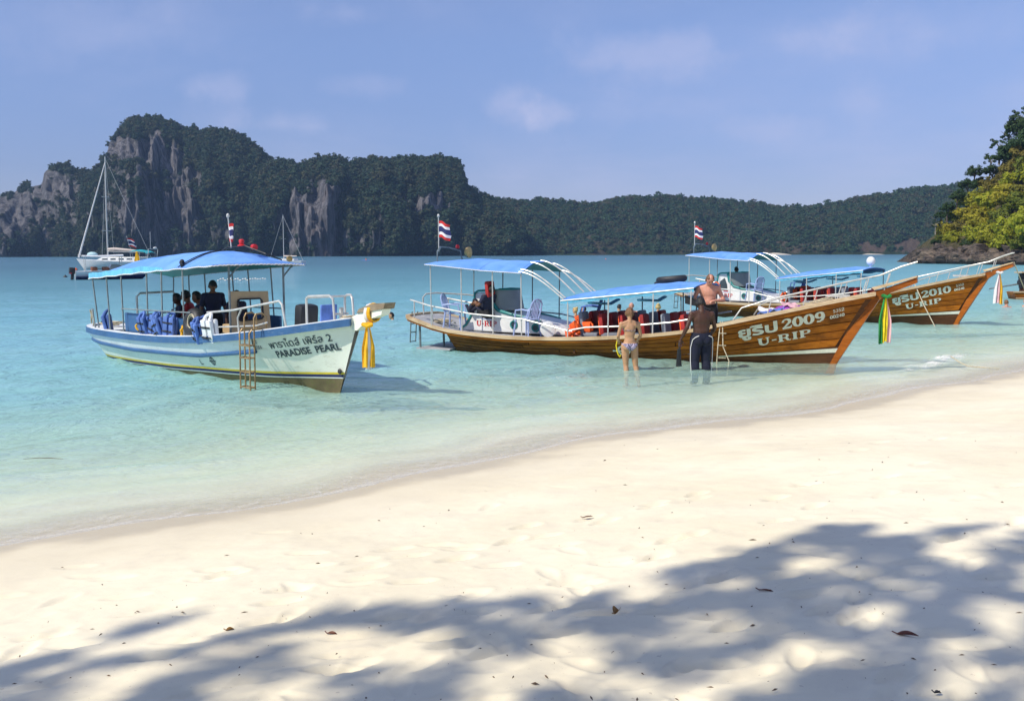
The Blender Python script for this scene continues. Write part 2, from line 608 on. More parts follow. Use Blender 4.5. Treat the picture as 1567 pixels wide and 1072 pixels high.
# ------------------------------------------------------------------ sea
az_w = np.radians(np.concatenate([np.arange(-180, -40, 5.0), np.arange(-40, -31, 0.9), np.arange(-31, 31, 0.13), np.arange(31, 40, 0.9), np.arange(40, 180.1, 5.0)]))
rw = np.concatenate([[0.02, 2, 4, 5.5], np.exp(np.arange(math.log(6.0), math.log(70.0), 0.0065)), np.exp(np.arange(math.log(71.0), math.log(1600.0), 0.05)), [1645.0]])
X, Y = polar(rw, az_w)
S = shore_s(X, Y); T_ = X * TX + Y * TY
rr = np.hypot(X, Y)
fall = np.clip(S / 2.0, 0.15, 1) * np.clip((90 - rr) / 60, 0, 1)
wob = 1.6 * fbm(X * .22, Y * .22, 1.0, 3)
Wv = 0.020 * np.sin(S * 2.7 + T_ * 0.35 + wob * 2.2) + 0.014 * np.sin(S * 4.3 - T_ * 0.9 + wob * 3 + 1) + 0.010 * np.sin(S * 6.1 + T_ * 1.7 + wob * 4)
Wv = Wv + 0.022 * fbm(S * 1.1, T_ * 0.45, 7.0, 4) + 0.010 * fbm(S * 4.4, T_ * 2.2, 3.0, 3)
Z = Wv * fall
# the little run-up at the edge of the beach
Z = Z + 0.030 * np.exp(-((S - 0.45 - 0.25 * fbm(T_ * .5, 0 * T_, 2.0, 2)) / 0.22) ** 2) * np.clip((26 - rr) / 6, 0, 1)
# one small wave breaking between the two brown bows
wc = gnd(1452, 549)
wt, ws = wc.x * TX + wc.y * TY, wc.x * NX + wc.y * NY
SR = X * NX + Y * NY
brk = np.exp(-((SR - ws - 0.18 * (T_ - wt)) / 0.28) ** 2) * np.exp(-(np.where(T_ < wt, (T_ - wt) / 3.2, (T_ - wt) / 1.1)) ** 2)
brk = brk * (1 + .7 * fbm(X * 3.1, Y * 3.1, 4.0, 4))
Z = Z + 0.05 * brk
depth = np.maximum(Z - bed_z(X, Y), 0)

t = NT('sea_water')
pos = t.geo.outputs['Position']
dp = t.attr('depth')
brat = t.attr('breaker')
along = t.mapping(pos, (1, 1, 1), rot=(0, 0, -math.atan2(TY, TX)))
n1 = t.noise(t.mapping(along, (1.1, 2.6, 1)), 1.0, 5, .6, .6)
n2 = t.noise(t.mapping(along, (4.5, 9.5, 1)), 1.0, 4, .6, .8)
n3 = t.noise(t.mapping(pos, (.10, .35, 1)), 1.0, 4, .6, .5)
hgt = t.math('ADD', t.math('ADD', t.math('MULTIPLY', n1, .7), t.math('MULTIPLY', n2, .28)), t.math('MULTIPLY', n3, 1.2))
nrm = t.bump(hgt, 1.0, 0.22)
ramp = t.n.new('ShaderNodeValToRGB'); t.link(t.rng(dp, 0, 10, 0, 1, False), ramp.inputs[0])
els = ramp.color_ramp.elements
els[0].position = 0.0; els[0].color = (.86, .98, .72, 1)
els[1].position = 1.0; els[1].color = (.08, .18, .25, 1)
for p_, c_ in ((.03, (.66, .97, .78, 1)), (.06, (.43, .82, .80, 1)), (.10, (.33, .67, .71, 1)), (.16, (.22, .51, .58, 1)), (.26, (.15, .36, .43, 1)), (.5, (.095, .22, .29, 1))):
    e = els.new(p_); e.color = c_
patch = t.rng(t.noise(t.mapping(along, (.10, .28, 1)), 1.0, 4, .6, .8), .35, .7)
body = t.mix(t.math('MULTIPLY', patch, .35), ramp.outputs[0], t.mix(1.0, ramp.outputs[0], (.70, .84, .90), 'MULTIPLY'))
dif = t.n.new('ShaderNodeBsdfDiffuse'); t.setv(dif.inputs['Color'], body)
t.link(nrm, dif.inputs['Normal'])
trn = t.n.new('ShaderNodeBsdfTransparent')
tint = t.mix(t.rng(dp, 0, 1.6, 0, 1, False), (1, 1, 1), (.50, .90, .84))
t.setv(trn.inputs['Color'], tint)
fb = t.math('SUBTRACT', 1.0, t.math('POWER', 2.71828, t.math('MULTIPLY', dp, -1.9)), True)
m1 = t.n.new('ShaderNodeMixShader'); t.link(fb, m1.inputs[0]); t.link(trn.outputs[0], m1.inputs[1]); t.link(dif.outputs[0], m1.inputs[2])
glo = t.n.new('ShaderNodeBsdfGlossy'); glo.inputs['Roughness'].default_value = 0.05; t.link(nrm, glo.inputs['Normal'])
glo.inputs['Color'].default_value = (.93, .96, 1, 1)
fr = t.n.new('ShaderNodeFresnel'); fr.inputs['IOR'].default_value = 1.33; t.link(nrm, fr.inputs['Normal'])
m2 = t.n.new('ShaderNodeMixShader'); t.link(t.math('MULTIPLY', fr.outputs[0], t.rng(dp, .0, .25, .14, .36)), m2.inputs[0]); t.link(m1.outputs[0], m2.inputs[1]); t.link(glo.outputs[0], m2.inputs[2])
# froth: along the edge and on the breaking crest
fn = t.noise(t.mapping(along, (3, 7, 1)), 2.2, 6, .7, .8)
edge = t.math('MULTIPLY', t.rng(dp, .085, .015), t.rng(fn, .40, .72, 0, .38))
lip = t.math('MULTIPLY', t.rng(dp, .012, .004), t.rng(fn, .30, .60, .12, .5))
crest = t.math('MULTIPLY', t.rng(brat, .15, .95), t.rng(t.noise(t.mapping(along, (2.6, 12, 1)), 1.0, 7, .75, .6), .38, .62, 0.0, 1.0))
foam = t.math('MAXIMUM', t.math('MAXIMUM', edge, lip), crest)
fo = t.bsdf((.93, .91, .84), .8, 0, .2, t.bump(t.noise(pos, 40, 4, .7), .8, .03))
m3 = t.n.new('ShaderNodeMixShader'); t.link(foam, m3.inputs[0]); t.link(m2.outputs[0], m3.inputs[1]); t.link(fo, m3.inputs[2])
M_water = t.done(m3.outputs[0])
o = grid_mesh('water', np.stack([X, Y, Z], -1), M_water, flip=True, attrs={'depth': depth, 'breaker': brk})
tag(o, kind='structure')

# ------------------------------------------------------------------ foliage
def leaf_mat(name, a, b, c, trans=0.25):
    t = NT(name)
    oi = t.n.new('ShaderNodeObjectInfo')
    n = t.noise(t.tc.outputs['Object'], 1.7, 3, .6)
    isl = t.geo.outputs['Random Per Island']
    col = t.mix(t.math('ADD', t.math('MULTIPLY', n, .55), t.math('MULTIPLY', isl, .45), True), a, b)
    col = t.mix(t.rng(oi.outputs['Random'], .35, 1.0, 0, .8), col, c)
    d = t.bsdf(col, .7, 0, .25)
    tr = t.n.new('ShaderNodeBsdfTranslucent'); t.setv(tr.inputs[0], col)
    m = t.n.new('ShaderNodeMixShader'); m.inputs[0].default_value = trans
    t.link(d, m.inputs[1]); t.link(tr.outputs[0], m.inputs[2])
    return t.done(m.outputs[0])


M_forest = leaf_mat('forest_leaves', (.012, .036, .020), (.034, .066, .028), (.070, .068, .030), .1)
M_wood2 = leaf_mat('woodland_leaves', (.022, .058, .025), (.050, .096, .036), (.090, .080, .038), .14)
M_ever = leaf_mat('dark_leaves', (.022, .052, .018), (.045, .085, .025), (.06, .09, .03), .2)
M_yell = leaf_mat('yellow_leaves', (.24, .30, .022), (.48, .46, .04), (.40, .33, .035), .4)
M_olive = leaf_mat('olive_leaves', (.10, .15, .022), (.22, .23, .03), (.22, .17, .035), .35)
M_bark = paint('bark', (.12, .09, .065), .9, .3, 6, bump=.5)
M_barkpale = paint('bark_pale', (.26, .23, .19), .9, .25, 6, bump=.5)


def crown_geo(rg, nclump, nleaf, size, rad=(1, 1, .75), core=True, spread=.34, flat=.0, hollow=.55):
    """leaf quads gathered in clumps through an ellipsoid"""
    vs, fs = [], []
    for c in range(nclump):
        while True:
            d = rg.normal(size=3); d /= np.linalg.norm(d)
            if d[2] > -0.55: break
        q = d * rg.uniform(hollow, 1.0) * np.array(rad)
        cr = spread * rg.uniform(.7, 1.3)
        P = rg.normal(size=(nleaf, 3)); P /= np.linalg.norm(P, axis=1)[:, None]
        Lp = q + P * (cr * rg.uniform(.35, 1.0, (nleaf, 1))) * np.array([1, 1, .7])
        nrm_ = P * .7 + d * .5 + rg.normal(size=(nleaf, 3)) * .5 + np.array([0, 0, flat])
        nrm_ /= np.linalg.norm(nrm_, axis=1)[:, None]
        a = np.cross(nrm_, rg.normal(size=(nleaf, 3))); a /= np.linalg.norm(a, axis=1)[:, None]
        b = np.cross(nrm_, a)
        s = size * rg.uniform(.6, 1.3, (nleaf, 1))
        base = len(vs)
        for k in range(nleaf):
            p, aa, bb = Lp[k], a[k] * s[k], b[k] * s[k] * .55
            vs += [p - aa, p + bb, p + aa, p - bb]
            fs.append((base + 4 * k, base + 4 * k + 1, base + 4 * k + 2, base + 4 * k + 3))
    return vs, fs


_cg = np.random.default_rng(3)
# far forest: a few crowns repeated over the hills as one mass
proto_col = bpy.data.collections.new('crown_shapes')
proto_col2 = bpy.data.collections.new('crown_shapes_light')
for k in range(10):
    vs_, fs_ = crown_geo(_cg, 13, 22, .20, (1, 1, .8 + .1 * (k % 5)), spread=.42, hollow=.35)
    me = bpy.data.meshes.new('crown_shape'); me.from_pydata([tuple(v) for v in vs_], [], fs_); me.materials.append(M_forest if k < 5 else M_wood2)
    ob = bpy.data.objects.new('crown_shape', me)
    (proto_col if k < 5 else proto_col2).objects.link(ob)


def forest(name, pts, scl, label, shapes=None):
    me = bpy.data.meshes.new(name)
    me.vertices.add(len(pts)); me.vertices.foreach_set('co', np.ascontiguousarray(pts.reshape(-1), dtype=np.float32))
    at = me.attributes.new('size', 'FLOAT', 'POINT'); at.data.foreach_set('value', scl.astype(np.float32))
    me.materials.append(M_forest)
    o = bpy.data.objects.new(name, me); COL.objects.link(o)
    ng = bpy.data.node_groups.new(name, 'GeometryNodeTree')
    ng.interface.new_socket('Geometry', in_out='INPUT', socket_type='NodeSocketGeometry')
    ng.interface.new_socket('Geometry', in_out='OUTPUT', socket_type='NodeSocketGeometry')
    N = ng.nodes; gi = N.new('NodeGroupInput'); go = N.new('NodeGroupOutput')
    ip = N.new('GeometryNodeInstanceOnPoints'); ci = N.new('GeometryNodeCollectionInfo')
    ci.inputs['Collection'].default_value = shapes or proto_col
    ci.inputs['Separate Children'].default_value = True; ci.inputs['Reset Children'].default_value = True
    ip.inputs['Pick Instance'].default_value = True
    rv = N.new('FunctionNodeRandomValue'); rv.data_type = 'FLOAT_VECTOR'
    rv.inputs[0].default_value = (-.15, -.15, 0); rv.inputs[1].default_value = (.15, .15, 6.28)
    na = N.new('GeometryNodeInputNamedAttribute'); na.data_type = 'FLOAT'; na.inputs['Name'].default_value = 'size'
    L = ng.links
    L.new(gi.outputs[0], ip.inputs['Points']); L.new(ci.outputs[0], ip.inputs['Instance'])
    L.new(rv.outputs[0], ip.inputs['Rotation']); L.new(na.outputs[0], ip.inputs['Scale'])
    L.new(ip.outputs[0], go.inputs[0])
    md = o.modifiers.new('scatter', 'NODES'); md.node_group = ng
    tag(o, label, 'forest', kind='stuff')
    return o


# ------------------------------------------------------------------ far islands
t = NT('hill_ground')
pos = t.geo.outputs['Position']
rk = t.attr('rock'); so = t.attr('soil')
streak = t.noise(t.mapping(pos, (.16, .16, .018)), 1.0, 7, .65, .4)
blot = t.noise(t.mapping(pos, (.045, .045, .03)), 1.0, 5, .6)
fine = t.noise(t.mapping(pos, (.6, .6, .2)), 1.0, 5, .7)
rc = t.mix(t.rng(streak, .33, .67), (.045, .047, .056), (.25, .235, .24))
rc = t.mix(t.rng(blot, .52, .7, 0, .35), rc, (.22, .165, .13))
rc = t.mix(t.rng(fine, .5, .72, 0, .6), rc, (.07, .07, .065))
gc = t.mix(t.rng(fine, .3, .7), (.018, .038, .016), (.045, .06, .024))
gc = t.mix(so, gc, t.mix(t.rng(fine, .3, .7), (.085, .062, .045), (.17, .125, .09)))
hb = t.bump(t.math('ADD', streak, t.math('MULTIPLY', fine, .6)), 1.0, 5.0)
M_hill = t.done(t.bsdf(t.mix(rk, gc, rc), .95, 0, .1, hb))
M_farsand = paint('far_sand', (.62, .55, .44), .95, .15, .05)


def far_range(name, sil, D0, D1, pw, amp, nx, nw, rocks=(), soils=(), ntree=3000, tree=(2.6, 4.6), seed=1, base_jit=18., flabel='', shapes=None):
    rg = np.random.default_rng(seed)
    sx = [p[0] for p in sil]; sy = [p[1] for p in sil]
    px = np.linspace(sx[0], sx[-1], nx)
    ytop = np.interp(px, sx, sy)
    d0 = D0(px) if callable(D0) else np.full(nx, float(D0))
    d1 = D1(px) if callable(D1) else np.full(nx, float(D1))
    dirs = np.array([tuple(ray(a, b)) for a, b in zip(px, ytop)])
    dirs = dirs / dirs[:, 1:2]
    Hr = np.maximum(CAMZ + dirs[:, 2] * d1, 0.5)
    w = np.linspace(0, 1, nw)
    Wg, Ug = np.meshgrid(w, px)
    prof = Wg ** pw
    gul = fbm(Ug / 34.0, Wg * 1.6, seed * 3.1, 5, .55)
    rid = 1 - np.abs(fbm(Ug / 22.0, Wg * 0.7, seed * 5.3 + 9, 4))
    taper = np.sin(np.pi * np.clip(Wg, 0, 1)) ** .6
    D = d0[:, None] + (d1 - d0)[:, None] * prof + amp * taper * (gul * .8 - rid * .55) + base_jit * fbm(Ug / 60., 0 * Ug, seed + 2.0, 3) * (1 - Wg)
    Hh = Hr[:, None] * Wg + amp * .22 * taper * fbm(Ug / 14., Wg * 7, seed * 7.7, 3)
    Hh[:, 0] = -1.5
    Xg = dirs[:, 0:1] * D
    P = np.stack([Xg, D, Hh], -1)
    yb = 391.0
    Yp = yb + (ytop[:, None] - yb) * Wg
    nz = .85 * fbm(Ug / 11., Yp / 26., seed * 1.7, 4)

    def blobs(L, soft=.35):
        m = np.zeros_like(Ug)
        for (bx, by, bw, bh, s) in L:
            d = np.sqrt(((Ug - bx) / bw) ** 2 + ((Yp - by) / bh) ** 2) + nz * .75
            m = np.maximum(m, s * np.clip((1.15 - d) / soft, 0, 1))
        return m
    rock = np.clip(blobs(rocks), 0, 1); soil = np.clip(blobs(soils), 0, 1)
    # overhanging ledges in the bare rock
    P[..., 1] += -rock * amp * .22 * fbm(Ug / 5., Yp / 30., 3.3 + seed, 3)
    back = [P]
    for k, (dd, hh) in enumerate(((25, .96), (80, .6), (150, -.02))):
        q = P[:, -1:, :].copy(); q[..., 1] += dd; q[..., 0] *= (q[..., 1] / P[:, -1:, 1]); q[..., 2] = q[..., 2] * hh - 2 * (hh < 0)
        back.append(q)
    PP = np.concatenate(back, 1)
    ext = np.repeat(rock[:, -1:], 3, 1) * 0
    o = grid_mesh(name, PP, M_hill, flip=True, attrs={'rock': np.concatenate([rock, ext], 1), 'soil': np.concatenate([soil, ext], 1)})
    tag(o, kind='structure')
    # trees
    n = ntree
    i = rg.uniform(0, nx - 1.001, n * 3); j = rg.uniform(.02, 1, n * 3) * (nw - 1.001)
    ii, jj = i.astype(int), j.astype(int); fi, fj = i - ii, j - jj
    rv = np.maximum(rock[ii, jj], soil[ii, jj] * .9)
    keep = rg.random(n * 3) > rv * 1.08
    keep &= P[ii, jj, 2] > 2.0
    ii, jj, fi, fj = ii[keep][:n], jj[keep][:n], fi[keep][:n, None], fj[keep][:n, None]
    Q = P[ii, jj] * (1 - fi) * (1 - fj) + P[ii + 1, jj] * fi * (1 - fj) + P[ii, jj + 1] * (1 - fi) * fj + P[ii + 1, jj + 1] * fi * fj
    sc = (tree[0] * .75 + (tree[1] * 1.15 - tree[0] * .75) * rg.random(len(Q)) ** 1.6) * np.where(rg.random(len(Q)) > .93, 1.4, 1.0)
    # along the crest keep crowns a little lower so that the skyline stays
    Q[:, 2] += sc * .15
    forest('forest', Q, sc, flabel, shapes)
    return P


KARST = [(120, 300), (132, 268), (140, 268), (148, 257), (158, 238), (166, 222), (176, 206), (191, 189), (212, 180), (240, 178), (262, 185), (275, 195), (300, 200), (325, 199), (345, 200), (362, 205), (378, 213), (395, 228), (410, 242), (425, 258), (450, 285), (470, 320)]
LEFTI = [(-140, 330), (-60, 305), (0, 301), (20, 295), (36, 285), (43, 278), (50, 286), (64, 282), (70, 262), (84, 251), (103, 250), (111, 260), (134, 263), (150, 275), (170, 290), (190, 320)]
MASSIF = [(385, 300), (400, 262), (412, 250), (425, 247), (455, 252), (480, 249), (495, 243), (515, 243), (540, 250), (550, 245), (580, 243), (620, 244), (650, 243), (675, 242), (693, 244), (703, 251), (707, 266), (716, 283), (728, 295), (745, 303), (775, 318), (800, 345)]
LOW = [(660, 330), (690, 312), (720, 304), (760, 305), (800, 308), (830, 306), (870, 310), (905, 313), (930, 309), (950, 303), (975, 301), (1010, 300), (1060, 303), (1110, 307), (1160, 312), (1200, 317), (1240, 322), (1300, 330), (1380, 345)]
RHILL = [(1130, 345), (1180, 325), (1220, 317), (1240, 316), (1280, 311), (1330, 302), (1370, 294), (1410, 289), (1450, 285), (1500, 279), (1600, 270), (1750, 262)]

far_range('karst_cliff', KARST, lambda x: 905 + 0 * x, lambda x: 1050 + 0 * x, 1.9, 34, 260, 120,
          rocks=[(212, 240, 62, 26, 1), (250, 255, 40, 18, .9), (215, 345, 60, 34, .85), (180, 232, 18, 26, .9), (265, 245, 34, 18, .8), (215, 286, 34, 20, .85), (290, 282, 26, 16, .9), (200, 330, 34, 30, .95), (262, 325, 34, 40, .95), (230, 300, 22, 30, .8), (165, 330, 24, 50, .6),
                 (290, 350, 18, 32, .8), (240, 368, 34, 22, .8), (330, 365, 24, 24, .75), (170, 270, 14, 22, .7)], ntree=6800, tree=(2.3, 4.0), seed=1, flabel='dark green jungle growing on the tall limestone mountain')
far_range('island_cliff', LEFTI, 960, 1080, 1.9, 26, 170, 90,
          rocks=[(80, 288, 34, 24, .9), (20, 340, 44, 50, .92), (60, 330, 40, 44, .8), (105, 312, 34, 34, .75), (115, 350, 24, 24, .6), (-30, 340, 50, 50, .8)], ntree=3000, tree=(2.2, 3.8), seed=2, flabel='dark scrub growing on the low jagged rocky island')
far_range('massif_cliff', MASSIF, lambda x: 850 + 0 * x, lambda x: 985 + 0 * x, 2.1, 32, 300, 110,
          rocks=[(470, 350, 46, 50, 1), (492, 330, 26, 40, .9), (545, 372, 40, 14, .85), (580, 350, 12, 32, .85), (655, 318, 36, 15, 1), (520, 372, 30, 18, .8), (700, 362, 24, 18, .45)], ntree=7800, tree=(2.3, 4.1), seed=3, flabel='dark green jungle growing on the square headed cliff')
far_range('low_hill', LOW, 985, 1230, 1.05, 26, 300, 70, soils=[(912, 372, 34, 14, .55), (1030, 372, 26, 12, .5), (1150, 366, 50, 18, .5), (980, 380, 60, 7, .4)], ntree=8200, tree=(2.2, 4.0), seed=4, flabel='green woodland covering the long low hill', shapes=proto_col2)
far_range('bay_hill', RHILL, 900, 1200, 1.05, 26, 240, 70, soils=[(1345, 383, 40, 5, 1), (1395, 381, 20, 8, 1), (1200, 380, 60, 7, .7)], ntree=5600, tree=(2.4, 4.2), seed=5, flabel='hazy green woodland on the hill at the end of the bay', shapes=proto_col2)
# strips of pale sand on the far shore
for (x0, x1) in ((1165, 1230), (1318, 1372)):
    a, b = at_depth(x0, 387, 880), at_depth(x1, 387, 880)
    mb = MB(); n = 14
    mb.slab([[(a.x + (b.x - a.x) * k / (n - 1), 878 + 4 * math.sin(k * 1.3) - q * 0, 1.6 * math.sin(math.pi * k / (n - 1)) * (q / 40.) + (-.5 if q == 0 else .2)) if False else
              (a.x + (b.x - a.x) * k / (n - 1), 868 + q, -1.0 + q / 14.0 * math.sin(math.pi * (k + .4) / (n - .2))) for q in (0, 18, 40)] for k in range(n)], 1.0)
    tag(mb.build('far_beach', M_farsand, smooth=True), kind='structure')

# ------------------------------------------------------------------ near headland on the right
HEAD = [(1400, 404), (1412, 402), (1425, 396), (1436, 372), (1446, 345), (1462, 330), (1480, 308), (1500, 292), (1520, 262), (1540, 226), (1567, 190), (1620, 140), (1700, 95), (1850, 60)]
hx = np.linspace(1400, 1850, 120)
hy = np.interp(hx, [p[0] for p in HEAD], [p[1] for p in HEAD])
hw = np.linspace(0, 1, 46)
d0 = np.interp(hx, [1400, 1440, 1500, 1567, 1850], [203, 196, 186, 176, 150])
d1 = d0 + np.interp(hx, [1400, 1430, 1500, 1850], [3, 16, 44, 70])
hd = np.array([tuple(ray(a, b)) for a, b in zip(hx, hy)]); hd /= hd[:, 1:2]
Hr = np.maximum((CAMZ + hd[:, 2] * d1) * .93, .3)
Wg, Ug = np.meshgrid(hw, hx)
tp = np.sin(np.pi * Wg) ** .6
D = d0[:, None] + (d1 - d0)[:, None] * Wg ** 1.25 + tp * 2.5 * fbm(Ug / 14., Wg * 5, 3.0, 4)
Hh = Hr[:, None] * Wg + tp * .8 * fbm(Ug / 7., Wg * 11, 8.0, 3); Hh[:, 0] = -1.0
HP = np.stack([hd[:, 0:1] * D, D, Hh], -1)
q = HP[:, -1:, :].copy(); q[..., 1] += 30; q[..., 2] = -1.5
t = NT('headland_ground')
pos = t.geo.outputs['Position']
n_ = t.noise(pos, .8, 6, .65)
sz = t.n.new('ShaderNodeSeparateXYZ'); t.link(pos, sz.inputs[0])
c_ = t.mix(t.rng(n_, .35, .65), (.05, .055, .02), (.11, .085, .045))
c_ = t.mix(t.rng(sz.outputs['Z'], 4.5, 2.0), c_, t.mix(t.rng(n_, .35, .65), (.025, .022, .02), (.10, .08, .062)))
M_headland = t.done(t.bsdf(c_, .95, 0, .15, t.bump(n_, .9, .6)))
tag(grid_mesh('headland', np.concatenate([HP, q], 1), M_headland, flip=True), kind='structure')

t = NT('shore_rock')
pos = t.geo.outputs['Position']
oi = t.n.new('ShaderNodeObjectInfo')
n_ = t.noise(t.mapping(pos, (.6, .6, 1.6), rot=(.2, .3, 0)), 1.5, 7, .7)
c_ = t.mix(t.rng(n_, .32, .66), (.022, .020, .019), (.13, .10, .08))
c_ = t.mix(t.rng(oi.outputs['Random'], .5, 1, 0, .7), c_, t.mix(t.rng(n_, .3, .7), (.06, .048, .036), (.26, .20, .145)))
sz = t.n.new('ShaderNodeSeparateXYZ'); t.link(pos, sz.inputs[0])
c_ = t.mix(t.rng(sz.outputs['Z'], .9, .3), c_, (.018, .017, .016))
M_rock = t.done(t.bsdf(c_, .85, 0, .3, t.bump(n_, 1.0, .25)))


def rock_mesh(seed):
    rg = np.random.default_rng(seed)
    bm = bmesh.new(); bmesh.ops.create_icosphere(bm, subdivisions=3, radius=1)
    pl = [(v / np.linalg.norm(v), rg.uniform(.55, .85)) for v in rg.normal(size=(11, 3))]
    for v in bm.verts:
        p = np.array(v.co)
        for nn, dd in pl:
            k = p @ nn - dd
            if k > 0: p = p - nn * k * .92
        v.co = p
    P = np.array([v.co[:] for v in bm.verts]); f = .09 * fbm(P[:, 0] * 2.4, P[:, 1] * 2.4, P[:, 2] * 2.4 + seed, 3)
    for v, k in zip(bm.verts, f): v.co *= (1 + float(k))
    me = bpy.data.meshes.new('rock'); bm.to_mesh(me); bm.free(); me.materials.append(M_rock)
    return me


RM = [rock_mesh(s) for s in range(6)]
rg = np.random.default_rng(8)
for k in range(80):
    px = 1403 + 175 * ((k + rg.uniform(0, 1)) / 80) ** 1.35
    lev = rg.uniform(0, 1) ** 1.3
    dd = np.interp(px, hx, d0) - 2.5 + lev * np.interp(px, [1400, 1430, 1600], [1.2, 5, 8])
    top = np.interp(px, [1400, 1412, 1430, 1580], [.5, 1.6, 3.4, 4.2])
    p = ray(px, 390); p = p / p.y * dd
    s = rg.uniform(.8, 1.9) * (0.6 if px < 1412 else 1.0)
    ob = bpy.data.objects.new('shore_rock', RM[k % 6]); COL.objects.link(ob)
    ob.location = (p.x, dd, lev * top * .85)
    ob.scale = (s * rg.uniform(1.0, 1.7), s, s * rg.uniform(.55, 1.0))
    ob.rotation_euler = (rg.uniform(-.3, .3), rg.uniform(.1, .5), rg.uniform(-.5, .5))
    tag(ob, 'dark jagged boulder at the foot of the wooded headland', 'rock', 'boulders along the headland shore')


# trees of the headland
def tree_protos():
    P = {}
    for kind, mat, n in (('ever', M_ever, 3), ('yell', M_yell, 3), ('olive', M_olive, 3), ('open', M_ever, 2)):
        L = []
        for k in range(n):
            if kind == 'open':
                vs_, fs_ = crown_geo(_cg, 17, 34, .10, (1.0, 1.0, .95), spread=.20, hollow=.5)
            else:
                vs_, fs_ = crown_geo(_cg, 40, 44, .105, (1, 1, .8), spread=.30, hollow=.35)
            cm = bpy.data.meshes.new('crown'); cm.from_pydata([tuple(v) for v in vs_], [], fs_); cm.materials.append(mat)
            mb = MB()
            mb.tube([(0, 0, -1.9), (.04, .02, -1.2), (-.03, .05, -.5), (.02, 0, .2)], [.11, .09, .07, .03], 7)
            for a in range(5):
                an = a * 1.26 + k; rr_ = .75
                mb.tube([(0, .03, -.7 + .1 * a), (.3 * math.cos(an), .3 * math.sin(an), -.25 + .1 * a), (rr_ * math.cos(an), rr_ * math.sin(an), .12 * a)], [.05, .035, .012], 5)
            tm = mb.build('trunk', M_bark if kind != 'open' else M_barkpale)
            L.append((cm, tm.data)); bpy.data.objects.remove(tm)
        P[kind] = L
    return P


TP = tree_protos()
TLAB = {'ever': ('dark green tree on the upper slope of the headland', 'dark trees on the headland'),
        'yell': ('bright yellow green leafy tree low on the headland slope', 'yellow green trees on the headland'),
        'olive': ('olive green bushy tree on the headland slope', 'olive trees on the headland'),
        'open': ('tall airy tree with open branches on the headland skyline', 'open crowned trees on the headland')}


def head_tree(px, py, rad, kind, k):
    rad = rad * (1.55 if kind == 'yell' else 1.3)
    col_i = int(np.clip(np.searchsorted(hx, px), 1, len(hx) - 1))
    # find where this line of sight meets the slope
    prow = HP[col_i]
    v = prow - np.array([0, 0, CAMZ]); elev = v[:, 2] / v[:, 1]
    r_ = ray(px, py); e = r_.z / r_.y
    j = int(np.argmin(np.abs(elev - e)))
    yy = prow[j, 1] - rad * .9
    p = at_depth(px, py, yy)
    e_ = empty('headland_tree', (p.x, p.y, p.z - rad * 1.25), rg.uniform(0, 6.28))
    cm, tm = TP[kind][k % len(TP[kind])]
    c = bpy.data.objects.new('crown', cm); COL.objects.link(c); c.parent = e_; c.location = (0, 0, rad * 1.25); s = rad
    c.scale = (s, s, s * rg.uniform(.8, 1.05))
    tr = bpy.data.objects.new('trunk', tm); COL.objects.link(tr); tr.parent = e_; tr.location = (0, 0, rad * 1.25); tr.scale = (s, s, s)
    tag(e_, TLAB[kind][0], 'tree', TLAB[kind][1])


k = 0
for (px, py, rad, kind) in [
    (1560, 192, 2.6, 'ever'), (1545, 205, 2.0, 'open'), (1530, 222, 1.8, 'open'), (1555, 225, 2.6, 'ever'), (1562, 178, 1.6, 'open'), (1540, 238, 2.3, 'ever'), (1566, 240, 2.4, 'olive'), (1516, 244, 1.5, 'open'),
    (1580, 215, 3.0, 'ever'), (1585, 260, 3.0, 'olive'), (1520, 262, 1.7, 'ever'), (1492, 264, 1.5, 'ever'), (1503, 280, 1.8, 'olive'), (1545, 265, 2.2, 'olive'), (1562, 275, 2.2, 'yell'), (1525, 285, 2.2, 'olive'),
    (1482, 284, 1.6, 'ever'), (1465, 300, 1.5, 'ever'), (1480, 308, 1.9, 'olive'), (1500, 308, 2.2, 'yell'), (1520, 312, 2.4, 'yell'), (1545, 300, 2.4, 'yell'), (1565, 312, 2.5, 'olive'), (1450, 318, 1.3, 'ever'),
    (1460, 332, 1.7, 'olive'), (1440, 330, 1.1, 'ever'), (1485, 330, 2.2, 'yell'), (1505, 338, 2.2, 'yell'), (1535, 335, 2.4, 'olive'), (1560, 345, 2.5, 'yell'), (1475, 350, 1.9, 'olive'), (1445, 352, 1.5, 'yell'),
    (1495, 358, 2.0, 'yell'), (1520, 362, 2.1, 'yell'), (1545, 368, 2.2, 'yell'), (1440, 365, 1.2, 'olive'), (1460, 364, 1.5, 'yell'), (1580, 300, 3, 'olive'), (1585, 350, 3, 'yell'), (1566, 372, 1.8, 'olive'),
    (1432, 343, .9, 'open'), (1530, 375, 1.4, 'olive'), (1482, 372, 1.3, 'ever'), (1430, 371, .8, 'ever'), (1510, 374, 1.2, 'yell')]:
    head_tree(px, py, rad, kind, k); k += 1

